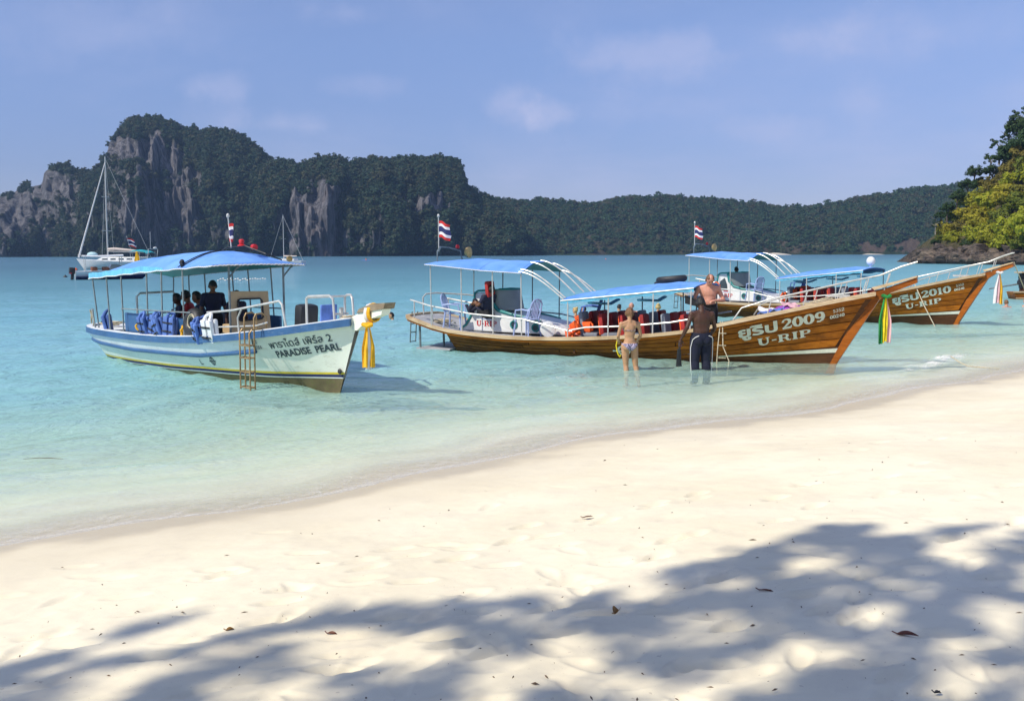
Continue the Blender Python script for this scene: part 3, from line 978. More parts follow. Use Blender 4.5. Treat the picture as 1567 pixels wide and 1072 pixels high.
# ------------------------------------------------------------------ the tree behind the photographer, whose shade lies on the sand
shade_px = [(-300, 1075), (0, 1042), (140, 985), (245, 950), (330, 960), (430, 948), (560, 925), (640, 915), (745, 892), (870, 905), (1000, 868), (1090, 838), (1140, 825), (1240, 800), (1400, 792), (1567, 797), (1900, 800)]
hdir = SUN_DIR / SUN_DIR.z
rgt = np.random.default_rng(21)
M_canopy = leaf_mat('canopy_leaves', (.03, .08, .02), (.06, .13, .03), (.07, .12, .03), .35)
edge_pts = [gnd_sand(a, b) for a, b in shade_px]
ex_ = [p.x for p in edge_pts]; ey_ = [p.y for p in edge_pts]
lv, lf = [], []
cl_centres = []
tries = 0
while len(cl_centres) < 1700 and tries < 40000:
    tries += 1
    gx = rgt.uniform(-6, 9.5)
    top = np.interp(gx, ex_, ey_) + .45 * max(0, min(1, (.5 - gx) / 2.5))
    gy = top - .25 - rgt.uniform(0, 1) * 6.2
    if gy < -1: continue
    # leave sun gaps
    gap = fbm(np.array([gx * 2.9]), np.array([gy * 2.9]), 9.0, 2)[0]
    if gap > 0.17 and rgt.random() > .12: continue
    h = rgt.uniform(8.5, 13.0)
    g = Vector((gx, gy, ground_z(gx, gy)))
    c = g + hdir * h
    cl_centres.append(c)
    rad_ = rgt.uniform(.12, .26)
    for _ in range(16):
        d = rgt.normal(size=3); d /= np.linalg.norm(d)
        p = np.array(c) + d * rad_ * rgt.uniform(.2, 1.0) * np.array([1, 1, .6])
        n_ = rgt.normal(size=3) * .45 + np.array([0, 0, 1]); n_ /= np.linalg.norm(n_)
        a = np.cross(n_, rgt.normal(size=3)); a /= np.linalg.norm(a); b = np.cross(n_, a)
        s = rgt.uniform(.07, .13)
        base = len(lv)
        lv += [p - a * s, p + b * s * .45 - a * .2 * s, p + b * s * .4 + a * .5 * s, p + a * s, p - b * s * .4 + a * .5 * s, p - b * s * .45 - a * .2 * s]
        lf.append(tuple(base + q for q in range(6)))
bt = empty('shade_tree', (-9.5, -4.5, ground_z(-9.5, -4.5)))
mesh_obj('crown', [Vector(v) - bt.location for v in lv], lf, M_canopy, bt)
mb = MB()
base = Vector((-9.5, -4.5, ground_z(-9.5, -4.5) - .3)) - bt.location
fork = Vector((-8.2, -3.6, 4.2)) - bt.location
mb.tube([base, base + Vector((.2, .1, 1.2)), base + Vector((.7, .5, 2.6)), fork], [.34, .27, .23, .2], 12)
mb.build('trunk', M_bark, bt, True)
cs = cl_centres[::16]
for i in range(0, len(cs)):
    c = cs[i] - bt.location
    m_ = fork.lerp(c, .5) + Vector((rgt.uniform(-.3, .3), rgt.uniform(-.3, .3), .35))
    mb = MB(); mb.tube([fork, fork.lerp(m_, .5) + Vector((0, 0, .15)), m_, m_.lerp(c, .6), c], [.045, .035, .024, .015, .006], 6)
    mb.build('branch', M_bark, bt, True)
tag(bt, 'broad leafy tree leaning over the sand, casting dappled shade on it', 'tree')

# ------------------------------------------------------------------ air
hz = MB(); hz.box((0, 0, 134), (3500, 3500, 292))
t = NT('haze_air')
pv = t.n.new('ShaderNodeVolumePrincipled')
pv.inputs['Color'].default_value = (.48, .68, 1.0, 1)
pv.inputs['Density'].default_value = 0.00010
pv.inputs['Anisotropy'].default_value = 0.25
t.link(pv.outputs[0], t.out.inputs['Volume'])
hz_ob = hz.build('haze', t.m)
tag(hz_ob, kind='stuff')

# ================================================================== BOATS
def wood(name, a, b, dark, rough=.45, grain=(1.2, 9, 22), obj_var=.18, coat=0.15, grime=False):
    t = NT(name)
    o = t.tc.outputs['Object']
    oi = t.n.new('ShaderNodeObjectInfo')
    off = t.n.new('ShaderNodeVectorMath'); off.operation = 'ADD'
    sc = t.n.new('ShaderNodeCombineXYZ'); t.link(t.math('MULTIPLY', oi.outputs['Random'], 37.0), sc.inputs[0]); t.link(t.math('MULTIPLY', oi.outputs['Random'], 11.0), sc.inputs[2])
    t.link(o, off.inputs[0]); t.link(sc.outputs[0], off.inputs[1])
    v = off.outputs[0]
    g = t.noise(t.mapping(v, grain), 1.0, 6, .65, .8)
    g2 = t.noise(v, 1.3, 5, .6)
    c = t.mix(t.rng(g, .3, .7), a, b)
    c = t.mix(t.rng(g2, .48, .72, 0, .7), c, dark)
    c = t.mix(t.rng(t.noise(t.mapping(v, (5, 5, 1.2)), 1.6, 6, .7), .60, .74, 0, .5), c, dark)
    if grime:
        sz_ = t.n.new('ShaderNodeSeparateXYZ'); t.link(o, sz_.inputs[0])
        zq = t.math('ADD', sz_.outputs['Z'], t.math('MULTIPLY', t.math('SUBTRACT', t.noise(t.mapping(o, (1.5, 1, 5)), 1.0, 5, .65), .5), .55))
        c = t.mix(t.rng(zq, .34, .02, 0, .85), c, tuple(x * .5 for x in dark))
    hs = t.n.new('ShaderNodeHueSaturation')
    t.link(t.rng(oi.outputs['Random'], 0, 1, 1 - obj_var, 1 + obj_var, False), hs.inputs['Value']); t.link(c, hs.inputs['Color'])
    return t.done(t.bsdf(hs.outputs[0], t.rng(g2, .2, .8, rough - .1, rough + .2), 0, .18, t.bump(g, .35, .01), Coat_Weight=coat, Coat_Roughness=.3))


M_wood = wood('varnished_planks', (.25, .072, .005), (.46, .150, .013), (.075, .022, .004), coat=.0, grime=True, obj_var=.25)
M_woodlt = wood('pale_rail_wood', (.46, .33, .19), (.64, .50, .33), (.30, .19, .10), .6, coat=0)
M_wooddk = wood('dark_hull_wood', (.07, .030, .014), (.12, .05, .022), (.035, .018, .012), .6, coat=0)
M_stem = wood('stem_wood', (.25, .066, .006), (.38, .11, .012), (.11, .032, .006), coat=.05)
M_deck = paint('grey_deck', (.40, .40, .42), .7, .18, 4, bump=.1, dirt=((.22, .2, .18), .5))
M_white = paint('white_gloss', (.78, .79, .78), .35, .06, 3, dirt=((.5, .48, .43), .35))
M_steel = paint('pale_tube', (.58, .58, .55), .35, .1, 8, metal=.25)
M_tubedk = paint('dark_tube', (.16, .20, .21), .45, .2, 8)
t = NT('canopy_blue')
o_ = t.tc.outputs['Object']
n_ = t.noise(o_, 1.6, 5, .6)
c_ = t.mix(t.rng(n_, .3, .7), (.115, .29, .74), (.19, .40, .84))
c_ = t.mix(t.rng(t.noise(o_, 7, 6, .7), .56, .75, 0, .35), c_, (.30, .42, .60))
sx_ = t.n.new('ShaderNodeSeparateXYZ'); t.link(o_, sx_.inputs[0])
seam = t.rng(t.math('ABSOLUTE', t.math('SUBTRACT', t.math('FRACT', t.math('MULTIPLY', sx_.outputs['X'], .93)), .5)), .012, .0)
c_ = t.mix(t.math('MULTIPLY', seam, .6), c_, (.05, .14, .42))
wr = t.math('ADD', t.math('MULTIPLY', t.noise(t.mapping(o_, (5, 1.3, 1)), 1.0, 4, .6, .8), 1.0), t.math('MULTIPLY', seam, .5))
M_blue = t.done(t.bsdf(c_, .8, 0, .2, t.bump(wr, .7, .05)))
M_teal = paint('teal', (.02, .24, .235), .5, .15, 5)
M_cyan = paint('valance_cyan', (.16, .52, .75), .8, .18, 6)
M_red = paint('red_seat', (.36, .024, .022), .7, .2, 7, bump=.15, obj_var=.25)
M_greyseat = paint('grey_seat', (.24, .26, .30), .7, .15, 7, obj_var=.15)
M_orange = paint('orange_vest', (.86, .13, .02), .75, .15, 9, bump=.2, obj_var=.12)
M_vestblue = paint('blue_vest', (.10, .19, .50), .75, .2, 7, bump=.2, obj_var=.2)
M_plastic = paint('pale_blue_plastic', (.36, .44, .70), .4, .06, 3)
M_black = paint('black_rubber', (.02, .021, .024), .55, .25, 9, bump=.1)
M_rope = paint('rope', (.55, .48, .34), .95, .25, 30, bump=.4)
M_letter = paint('letter_grey', (.70, .71, .60), .55, .08, 6, dirt=((.45, .36, .22), .5))
M_letterred = paint('letter_red', (.55, .02, .03), .5, .1, 6)
M_letterdk = paint('letter_dark', (.035, .06, .075), .5, .15, 6)
M_glass = paint('smoked_screen', (.20, .23, .23), .15, .1, 2, spec=.6)
M_yellow = paint('yellow_cloth', (.86, .46, .015), .8, .15, 6)
M_yellowb = paint('bright_yellow_cloth', (.85, .68, .02), .8, .15, 6)
M_green = paint('green_cloth', (.02, .23, .05), .8, .2, 6)
M_whitec = paint('white_cloth', (.78, .76, .75), .85, .08, 6)
M_pinkc = paint('pink_cloth', (.75, .45, .48), .85, .1, 6)
M_redc = paint('red_cloth', (.55, .03, .03), .8, .15, 6)
M_navy = paint('navy_cloth', (.02, .03, .12), .8, .2, 6)


def cr(tab_x, tab_y, x):
    """smooth interpolation through a table (monotone cubic)"""
    tx = np.asarray(tab_x, float); ty = np.asarray(tab_y, float); x = np.clip(np.asarray(x, float), tx[0], tx[-1])
    h = np.diff(tx); dl = np.diff(ty) / h
    m = np.empty_like(ty); m[0] = dl[0]; m[-1] = dl[-1]
    for i in range(1, len(ty) - 1):
        m[i] = 0 if dl[i - 1] * dl[i] <= 0 else 2 * dl[i - 1] * dl[i] / (dl[i - 1] + dl[i])
    k = np.clip(np.searchsorted(tx, x) - 1, 0, len(h) - 1)
    s = (x - tx[k]) / h[k]
    return ((2 * s ** 3 - 3 * s ** 2 + 1) * ty[k] + (s ** 3 - 2 * s ** 2 + s) * h[k] * m[k] + (-2 * s ** 3 + 3 * s ** 2) * ty[k + 1] + (s ** 3 - s ** 2) * h[k] * m[k + 1])


class Hull:
    def __init__(s, xs, zs, bs, xk, zk, p):
        s.u = np.linspace(0, 1, len(xs)); s.t = dict(xs=xs, zs=zs, bs=bs, xk=xk, zk=zk, p=p)

    def g(s, k, u): return cr(s.u, s.t[k], u)

    def S(s, u, v, side=-1, off=0.0):
        u = np.asarray(u, float); v = np.asarray(v, float) + 0 * u
        x = s.g('xk', u) * (1 - v) + s.g('xs', u) * v
        z = s.g('zk', u) * (1 - v) + s.g('zs', u) * v
        y = s.g('bs', u) * np.maximum(v, 1e-4) ** s.g('p', u)
        return np.stack([x, side * (y + off), z], -1)

    def sheer(s, x, key='zs'):
        """value on the sheer at local x"""
        uu = np.linspace(0, 1, 400)
        return float(np.interp(x, s.g('xs', uu), s.g(key, uu)))


def sweep(mb, path, w, h, out=0.0):
    """rectangular bar along a path, upright, w across, h high, bottom at the path"""
    path = [Vector(p) for p in path]
    P = []
    for i, p in enumerate(path):
        t = path[min(i + 1, len(path) - 1)] - path[max(i - 1, 0)]
        t.z = 0; t.normalize()
        n = Vector((t.y, -t.x, 0))
        P.append([p + n * (out + w / 2), p + n * (out - w / 2), p + n * (out - w / 2) + Vector((0, 0, h)), p + n * (out + w / 2) + Vector((0, 0, h))])
    vs = [q for r in P for q in r]; fs = []
    for i in range(len(P) - 1):
        for k in range(4):
            fs.append((i * 4 + k, i * 4 + (k + 1) % 4, (i + 1) * 4 + (k + 1) % 4, (i + 1) * 4 + k))
    fs.append((3, 2, 1, 0)); n = (len(P) - 1) * 4; fs.append((n, n + 1, n + 2, n + 3))
    mb.add(vs, fs)


def canopy_sheet(x0, x1, hb, zedge, camber, sag=.012, nx=16, ny=13, seed=0, hw=None):
    rows = []
    for i in range(nx):
        a = i / (nx - 1); x = x0 + (x1 - x0) * a
        b = hb if hw is None else hw(a)
        ze, ca = zedge(a), camber(a)
        row = []
        for j in range(ny):
            s = -1 + 2 * j / (ny - 1)
            z = ze + ca * (1 - abs(s) ** 2.2) + sag * math.sin(i * 2.1 + seed) * math.cos(j * 1.3 + seed * 2) * (1 - s * s)
            row.append((x, s * b, z))
        rows.append(row)
    return rows


def arc_pts(c, r, a0, a1, n, plane='xy'):
    return [(c[0] + r[0] * math.cos(R(a0 + (a1 - a0) * k / (n - 1))), c[1] + r[1] * math.sin(R(a0 + (a1 - a0) * k / (n - 1)))) for k in range(n)]


# ------------------------------------------------------------------ lettering
def stroke(quads, pts, ws):
    """a brush stroke through 2D points with widths; appended as quads"""
    if not isinstance(ws, (list, tuple)): ws = [ws] * len(pts)
    L, Rr = [], []
    for i, p in enumerate(pts):
        a = pts[max(i - 1, 0)]; b = pts[min(i + 1, len(pts) - 1)]
        dx, dy = b[0] - a[0], b[1] - a[1]; l = math.hypot(dx, dy) or 1
        nx_, ny_ = -dy / l, dx / l
        L.append((p[0] + nx_ * ws[i] / 2, p[1] + ny_ * ws[i] / 2)); Rr.append((p[0] - nx_ * ws[i] / 2, p[1] - ny_ * ws[i] / 2))
    for i in range(len(pts) - 1):
        quads.append((L[i], L[i + 1], Rr[i + 1], Rr[i]))


def seg(a, b, n=5): return [(a[0] + (b[0] - a[0]) * k / (n - 1), a[1] + (b[1] - a[1]) * k / (n - 1)) for k in range(n)]


def glyph(ch):
    """slab-serif letters drawn in a box one unit high; returns quads and width"""
    q = []; T, t_ = .25, .10
    if ch == 'U':
        stroke(q, [(.22, .96), (.22, .6), (.22, .38)] , T)
        stroke(q, arc_pts((.50, .36), (.27, .30), 180, 360, 14), [T] * 3 + [.20] * 3 + [.16] * 5 + [.13] * 3)
        stroke(q, [(.78, .36), (.78, .6), (.78, .96)], .13)
        stroke(q, seg((.04, .95), (.42, .95)), t_); stroke(q, seg((.64, .95), (.94, .95)), t_)
        return q, 1.02
    if ch in 'RP':
        stroke(q, seg((.24, .04), (.24, .96)), T)
        stroke(q, seg((.04, .95), (.5, .95)), t_); stroke(q, seg((.04, .05), (.46, .05)), t_)
        stroke(q, [(.36, .93)] + arc_pts((.52, .71), (.22, .22), 90, -90, 12) + [(.36, .49)], [.1] + [.11] * 3 + [.2] * 6 + [.11] * 3 + [.1])
        if ch == 'R':
            stroke(q, [(.46, .48), (.62, .42), (.70, .3), (.76, .12), (.88, .06), (.98, .12)], [.1, .18, .22, .2, .12, .08])
            return q, 1.02
        return q, .88
    if ch == 'I':
        stroke(q, seg((.26, .04), (.26, .96)), T); stroke(q, seg((.06, .95), (.46, .95)), t_); stroke(q, seg((.06, .05), (.46, .05)), t_)
        return q, .54
    if ch == '-':
        stroke(q, seg((.06, .45), (.40, .45)), .15); return q, .48
    if ch == '0':
        stroke(q, arc_pts((.38, .5), (.27, .42), 90, 450, 26), [.12 + .16 * abs(math.cos(R(90 + 360 * k / 25))) for k in range(26)]); return q, .80
    if ch == '2':
        stroke(q, arc_pts((.36, .70), (.25, .22), 190, -40, 12) + [(.42, .42), (.22, .22), (.10, .12)], [.20, .18, .13, .12, .12, .14, .18, .22, .24, .24, .22, .2, .17, .13, .1])
        stroke(q, seg((.05, .10), (.68, .10)), .19); stroke(q, seg((.68, .06), (.70, .30), 3), .08); return q, .80
    if ch == '9':
        stroke(q, arc_pts((.36, .67), (.23, .25), 0, 360, 22), [.12 + .13 * abs(math.cos(2 * math.pi * k / 21)) for k in range(22)])
        stroke(q, [(.62, .66), (.61, .42), (.52, .20), (.34, .08), (.14, .12)], [.24, .24, .2, .14, .16]); return q, .78
    if ch == '1':
        stroke(q, seg((.28, .04), (.28, .96)), T); stroke(q, seg((.06, .05), (.52, .05)), t_); stroke(q, [(.24, .94), (.08, .84)], .1); return q, .58
    if ch in '534':
        if ch == '5':
            stroke(q, seg((.16, .92), (.58, .92)), .14); stroke(q, seg((.17, .92), (.15, .55)), .12)
            stroke(q, [(.14, .52)] + arc_pts((.34, .32), (.24, .24), 100, -150, 12), .16)
        elif ch == '3':
            stroke(q, arc_pts((.34, .71), (.22, .20), 160, -90, 10), .15); stroke(q, arc_pts((.34, .29), (.25, .22), 90, -160, 10), .16)
        else:
            stroke(q, seg((.46, .04), (.46, .96)), .18); stroke(q, [(.44, .92), (.08, .34)], .1); stroke(q, seg((.06, .32), (.66, .32)), .12)
        return q, .72
    return q, .4


def slab_text(txt):
    Q = []; x = 0
    for ch in txt:
        q, w = glyph(ch)
        Q += [[(a + x, b) for a, b in f] for f in q]; x += w
    return Q, x


def font_text(txt, bold=.02):
    cu = bpy.data.curves.new('type', 'FONT'); cu.body = txt; cu.offset = bold; cu.resolution_u = 3
    o = bpy.data.objects.new('type', cu); COL.objects.link(o)
    dg = bpy.context.evaluated_depsgraph_get(); me = bpy.data.meshes.new_from_object(o.evaluated_get(dg))
    bm = bmesh.new(); bm.from_mesh(me)
    bmesh.ops.triangulate(bm, faces=bm.faces[:])
    for _ in range(2):
        lg = [e for e in bm.edges if e.calc_length() > .22]
        if lg: bmesh.ops.subdivide_edges(bm, edges=lg, cuts=1); bmesh.ops.triangulate(bm, faces=[f for f in bm.faces if len(f.verts) > 3])
    Q = [[(v.co.x, v.co.y) for v in f.verts] for f in bm.faces]
    bm.free(); bpy.data.objects.remove(o); bpy.data.curves.remove(cu); bpy.data.meshes.remove(me)
    xs = [p[0] for f in Q for p in f]
    x0 = min(xs)
    return [[(a - x0, b) for a, b in f] for f in Q], max(xs) - x0


def decal(name, Q, width, A, B, height, bvh, mat, parent, off=.008, lean=0.0):
    """lay 2D shapes on the hull's near side: baseline from A to B (local x, z); letters height high"""
    A = Vector(A); B = Vector(B); e = (B - A)
    vs, fs = [], []
    for f in Q:
        idx = []
        for (a, b) in f:
            p = A + e * (a / width) + Vector((b * height * lean, b * height))
            hit = bvh.ray_cast(Vector((p.x, -6, p.y)), Vector((0, 1, 0)))
            if hit[0] is None: break
            n = hit[1] if hit[1].y < 0 else -hit[1]
            idx.append(len(vs)); vs.append(hit[0] + n * off)
        if len(idx) == len(f): fs.append(idx)
    return mesh_obj(name, vs, fs, mat, parent)


def ribbon(name, top, length, mats, parent_lab, w=.10, seed=0, fan=.05, gap=.035, group=None):
    """a bow sash: several hanging strips tied at the top"""
    rg_ = np.random.default_rng(seed)
    e = empty(name, top)
    n = len(mats)
    for k, (nm, mt) in enumerate(mats):
        mb = MB(); rows = []
        L = length * rg_.uniform(.93, 1.0); ph = rg_.uniform(0, 6)
        for i in range(13):
            a = i / 12; ww = w * (.30 + .7 * min(1, a * 1.8))
            cx_ = (k - (n - 1) / 2) * gap * (.4 + 1.1 * min(1, a * 2))
            row = []
            for j in range(5):
                s = -1 + 2 * j / 4
                row.append((cx_ + s * ww / 2, fan * math.sin(s * 3 + a * 2.5 + ph) * (.3 + a) * .5 + .02 * k, -a * L + .012 * math.sin(s * 4 + ph)))
            rows.append(row)
        mb.slab(rows, Vector((0, .004, 0)))
        mb.build('strip', mt, e, True)['label'] = nm + ' strip of cloth'
    mb = MB(); mb.tube([(-.07, -.03, .03), (0, -.06, .0), (.07, -.03, .02), (.06, .06, .03), (-.06, .06, .02), (-.07, -.03, .03)], .035, 7)
    mb.build('knot', mats[0][1], e, True)
    tag(e, parent_lab, 'ribbon', group)
    return e


def flag_part(parent, x, z0, z1, y=0.0, size=(.34, .30), lean=(0, 0), pole_mat=None, seed=0):
    """Thai flag on a staff"""
    top = Vector((x + lean[0], y + lean[1], z1))
    mb = MB(); mb.tube([(x, y, z0), top], .013, 6); mb.ball(top, (.035, .035, .05), 8, 5)
    pole = mb.build('flag_pole', pole_mat or M_steel, parent, True)
    bands = [(0, 1, M_redc, 'red'), (1, 2, M_whitec, 'white'), (2, 4, M_navy, 'blue'), (4, 5, M_whitec, 'white'), (5, 6, M_redc, 'red')]
    for (a, b, mt, nm) in bands:
        rows = []
        for i in range(10):
            s = i / 9
            row = []
            for k in (a, b):
                zz_ = z1 - .14 - size[1] * k / 6 - .10 * s * s * size[0] / .34 + .02 * math.sin(s * 7 + seed)
                fr_ = (1 - k / 6)
                row.append((top.x - lean[0] * k * .04 + s * size[0] * (.94 + .06 * math.sin(k * 5.0)), top.y + .045 * math.sin(s * 6.5 + k * .25 + seed) * s, zz_))
            rows.append(row)
        m2 = MB(); m2.slab(rows, Vector((0, .003, 0)))
        m2.build('flag_stripe', mt, pole, True)
    return pole


def chair(loc, rz, label, mat=None, group='plastic chairs aboard the boats', scale=1.0, parent=None):
    mat = mat or M_plastic
    e = empty('plastic_chair', loc, rz); e.scale = (scale,) * 3
    mb = MB(); rows = []
    for i in range(7):
        a = i / 6
        rows.append([(-.20 + .42 * a, s * (.20 + .02 * a), .42 + .03 * a * a - .018 * (1 - s * s)) for s in (-1, -.5, 0, .5, 1)])
    mb.slab(rows, .022); mb.build('seat', mat, e, True)
    mb = MB()
    for s in (-1, 1):
        mb.tube([(-.19, s * .19, .41), (-.25, s * .205, .60), (-.30, s * .19, .78), (-.315, s * .12, .86)], .020, 6)
    mb.tube([(-.315, -.12, .86), (-.32, 0, .885), (-.315, .12, .86)], .022, 6)
    for k in (-.11, -.055, 0, .055, .11):
        mb.box((-.26, k, .64), (.012, .034, .42), (0, -.24, 0))
    mb.build('backrest', mat, e, True)
    for sx in (-1, 1):
        for sy in (-1, 1):
            m2 = MB(); m2.tube([(sx * .19, sy * .19, .42), (sx * .235, sy * .235, 0)], [.026, .018], 6); m2.build('leg', mat, e, True)
    for sy in (-1, 1):
        m2 = MB(); m2.tube([(-.245, sy * .21, .62), (-.05, sy * .25, .645), (.16, sy * .24, .62), (.20, sy * .22, .44)], .016, 6, flat=1.4); m2.build('armrest', mat, e, True)
    tag(e, label, 'chair', group)
    if parent: e.parent = parent
    return e


def life_vest(loc, rot, mat, label, group=None, strap=None, sc=1.0):
    e = empty('life_vest', loc); e.rotation_euler = rot; e.scale = (sc,) * 3
    mb = MB(); mb.box((0, 0, .26), (.085, .38, .48), bev=.04)
    mb.build('back_panel', mat, e, True)
    for s in (-1, 1):
        mb = MB(); mb.box((.10, s * .115, .26), (.08, .17, .46), (0, .08, 0), .03); mb.build('front_panel', mat, e, True)
    mb = MB(); mb.tube([(.10, -.12, .48), (.05, -.10, .56), (-.01, 0, .60), (.05, .10, .56), (.10, .12, .48)], .035, 7); mb.build('collar', mat, e, True)
    for z in (.14, .34):
        mb = MB(); mb.box((.155, 0, z), (.012, .36, .035)); mb.box((.165, .02, z), (.02, .06, .045)); mb.build('strap', strap or M_black, e)
    tag(e, label, 'life vest', group)
    return e


def torus(mb, c, R0, r, rot=None, n=22, m=8, sq=1.0):
    rot = rot or Matrix.Identity(3)
    vs, fs = [], []
    for i in range(n):
        a = 2 * math.pi * i / n
        for j in range(m):
            b = 2 * math.pi * j / m
            p = Vector(((R0 + r * math.cos(b)) * math.cos(a), (R0 + r * math.cos(b)) * math.sin(a) * sq, r * math.sin(b)))
            vs.append(rot @ p + Vector(c))
    for i in range(n):
        for j in range(m):
            fs.append((i * m + j, ((i + 1) % n) * m + j, ((i + 1) % n) * m + (j + 1) % m, i * m + (j + 1) % m))
    mb.add(vs, fs)


def coil(mb, c, r0, r1, turns, r=.018, seed=0, n=14):
    rg_ = np.random.default_rng(seed); pts = []
    for k in range(int(turns * n) + 1):
        a = 2 * math.pi * k / n; f = k / (turns * n)
        rr_ = r0 + (r1 - r0) * (f * 1.7 % 1) + rg_.normal(0, .012)
        pts.append((c[0] + rr_ * math.cos(a), c[1] + rr_ * math.sin(a) * .85, c[2] + .07 * f + rg_.normal(0, .006)))
    mb.tube(pts, r, 5)


class LocalBoat:
    def __init__(s, root): s.root = root

    def w(s, p):
        m = Matrix.Translation(s.root.location) @ s.root.rotation_euler.to_matrix().to_4x4()
        return m @ Vector(p)

    @property
    def rz(s): return s.root.rotation_euler[2]


# ------------------------------------------------------------------ the brown wooden tour boat
HB = Hull(xs=[-9.15, -8.0, -7.0, -5.9, -4.3, -2.9, -2.1, -.9, .1, .92], zs=[.49, .42, .395, .42, .52, .69, .87, 1.15, 1.38, 1.55],
          bs=[1.00, 1.12, 1.16, 1.18, 1.17, 1.10, 1.00, .75, .43, .07], xk=[-8.95, -7.9, -6.9, -5.9, -4.4, -3.1, -2.4, -1.45, -.75, -.14],
          zk=[-.28, -.34, -.36, -.36, -.34, -.30, -.28, -.25, -.22, -.19], p=[.42, .36, .33, .33, .36, .45, .55, .72, .85, .9])


def make_tour_boat():
    root = empty('tour_boat')
    # bottom and shell
    uu = np.linspace(0, 1, 48)
    mb = MB()
    for side in (-1, 1):
        mb.grid([[tuple(HB.S(u, v, side, -.012)) for v in np.linspace(0, 1, 11)] for u in uu])
    mb.build('hull_shell', M_wooddk, root, True)
    tri_v, tri_f = [], []
    rows_v = [.34, .45, .56, .67, .78, .89, .985]
    rgp = np.random.default_rng(2)
    for side in (-1, 1):
        # lower hull below the boot line
        mb = MB(); mb.grid([[tuple(HB.S(u, v, side, .014)) for v in np.linspace(0, rows_v[0], 7)] for u in uu])
        ob = mb.build('bottom', M_wooddk, root, True)
        if side == -1:
            b = len(tri_v); tri_v += mb.v; tri_f += [tuple(i + b for i in f) for f in mb.f]
        for r_ in range(len(rows_v) - 1):
            cuts = sorted([0.0, .30 + rgp.uniform(-.12, .12), .62 + rgp.uniform(-.1, .1), .97])
            for c0, c1 in zip(cuts[:-1], cuts[1:]):
                n = 13
                us = np.linspace(c0 + .0012, c1 - .0012, n)
                va, vb = rows_v[r_] + .007, rows_v[r_ + 1] - .007
                mb = MB(); P = []
                for u in us:
                    P.append([tuple(HB.S(u, va - .004, side, .000)), tuple(HB.S(u, va, side, .017)), tuple(HB.S(u, (va + vb) / 2, side, .022)), tuple(HB.S(u, vb, side, .021)), tuple(HB.S(u, vb + .004, side, .002))])
                mb.grid(P)
                mb.add([P[0][1], P[0][2], P[0][3], P[0][4], P[0][0]], [(0, 1, 2, 3, 4)]); mb.add([P[-1][1], P[-1][2], P[-1][3], P[-1][4], P[-1][0]], [(0, 1, 2, 3, 4)])
                mb.build('plank', M_wood, root, True, 30)
                if side == -1:
                    b = len(tri_v); tri_v += mb.v; tri_f += [tuple(i + b for i in f) for f in mb.f]
    dm = MB(); dm.grid([[tuple(HB.S(u, v, -1, .020)) for v in np.linspace(.05, 1, 30)] for u in np.linspace(0, 1, 120)])
    bvh = BVHTree.FromPolygons([Vector(v) for v in dm.v], dm.f)
    # transom
    left = [tuple(HB.S(0, v, -1)) for v in np.linspace(0, 1, 9)]; right = [tuple(HB.S(0, v, 1)) for v in np.linspace(1, 0, 9)]
    mb = MB(); mb.add(left + right[:-1], [tuple(range(17))]); mb.build('transom', M_wooddk, root)
    # stem and prow
    mb = MB(); mb.prism([(-.16, -.2), (.02, -.2), (.06, 0), (1.02, 1.62), (.62, 1.50)], .15); mb.build('stem_post', M_stem, root)
    mb = MB(); mb.prism([(.30, 1.30), (.62, 1.20), (.80, 1.34), (1.12, 1.555), (1.62, 1.765), (1.61, 1.875), (1.05, 1.66), (.45, 1.48)], .19); mb.build('prow_beam', M_stem, root)
    mb = MB(); mb.prism([(.80, 1.605), (1.62, 1.878), (1.615, 1.91), (.74, 1.66)], .26); mb.build('prow_cap', M_woodlt, root)
    # gunwales, carried aft round the stern deck
    for side in (-1, 1):
        path = [(-10.42, side * .70, .80), (-10.30, side * .86, .775), (-9.9, side * .955, .68), (-9.5, side * 1.0, .575)]
        for u in np.linspace(0.015, .985, 44):
            p = HB.S(u, 1.0, side); path.append((p[0], p[1], p[2]))
        if side == 1: pass
        mb = MB(); sweep(mb, [(a, b, c - .035) for a, b, c in path], .11, .075, .02 * (1 if side == -1 else -1)); mb.build('gunwale', M_woodlt, root)
        mb = MB(); sweep(mb, [(a, b, c - .085) for a, b, c in path], .065, .046, .012 * (1 if side == -1 else -1)); mb.build('rubbing_strake', M_wood, root)
    mb = MB(); sweep(mb, [(-10.43, -.72, .765), (-10.47, -.3, .775), (-10.48, 0, .78), (-10.47, .3, .775), (-10.43, .72, .765)], .10, .075); mb.build('stern_rail_board', M_woodlt, root)
    # decks
    def shx(x): return float(np.interp(x, [-10.45, -10.3, -9.9, -9.5], [.70, .86, .955, 1.0])) if x < -9.2 else HB.sheer(x, 'bs')
    def shz(x): return float(np.interp(x, [-10.45, -9.9, -9.5, -9.15], [.80, .68, .575, .49])) if x < -9.15 else HB.sheer(x)
    rows = [[(x, s * (shx(x) - .03), shz(x) + .005) for s in (-1, -.5, 0, .5, 1)] for x in np.linspace(-10.45, -5.6, 22)]
    mb = MB(); mb.slab(rows, .05); mb.build('aft_deck', M_deck, root, True)
    def hbz(x, z):
        u_ = np.linspace(0, 1, 200); P = [HB.S(u, min(1, max(.02, (z - float(HB.g('zk', u))) / (float(HB.g('zs', u)) - float(HB.g('zk', u))))), 1) for u in u_]
        return float(np.interp(x, [p[0] for p in P], [p[1] for p in P]))
    xs_ = np.linspace(-5.6, -1.7, 10)
    rows = [[(x, s * max(hbz(x, .13) - .06, .02), .13) for s in (-1, 0, 1)] for x in xs_]
    mb = MB(); mb.slab(rows, .04); mb.build('floor', M_wooddk, root)
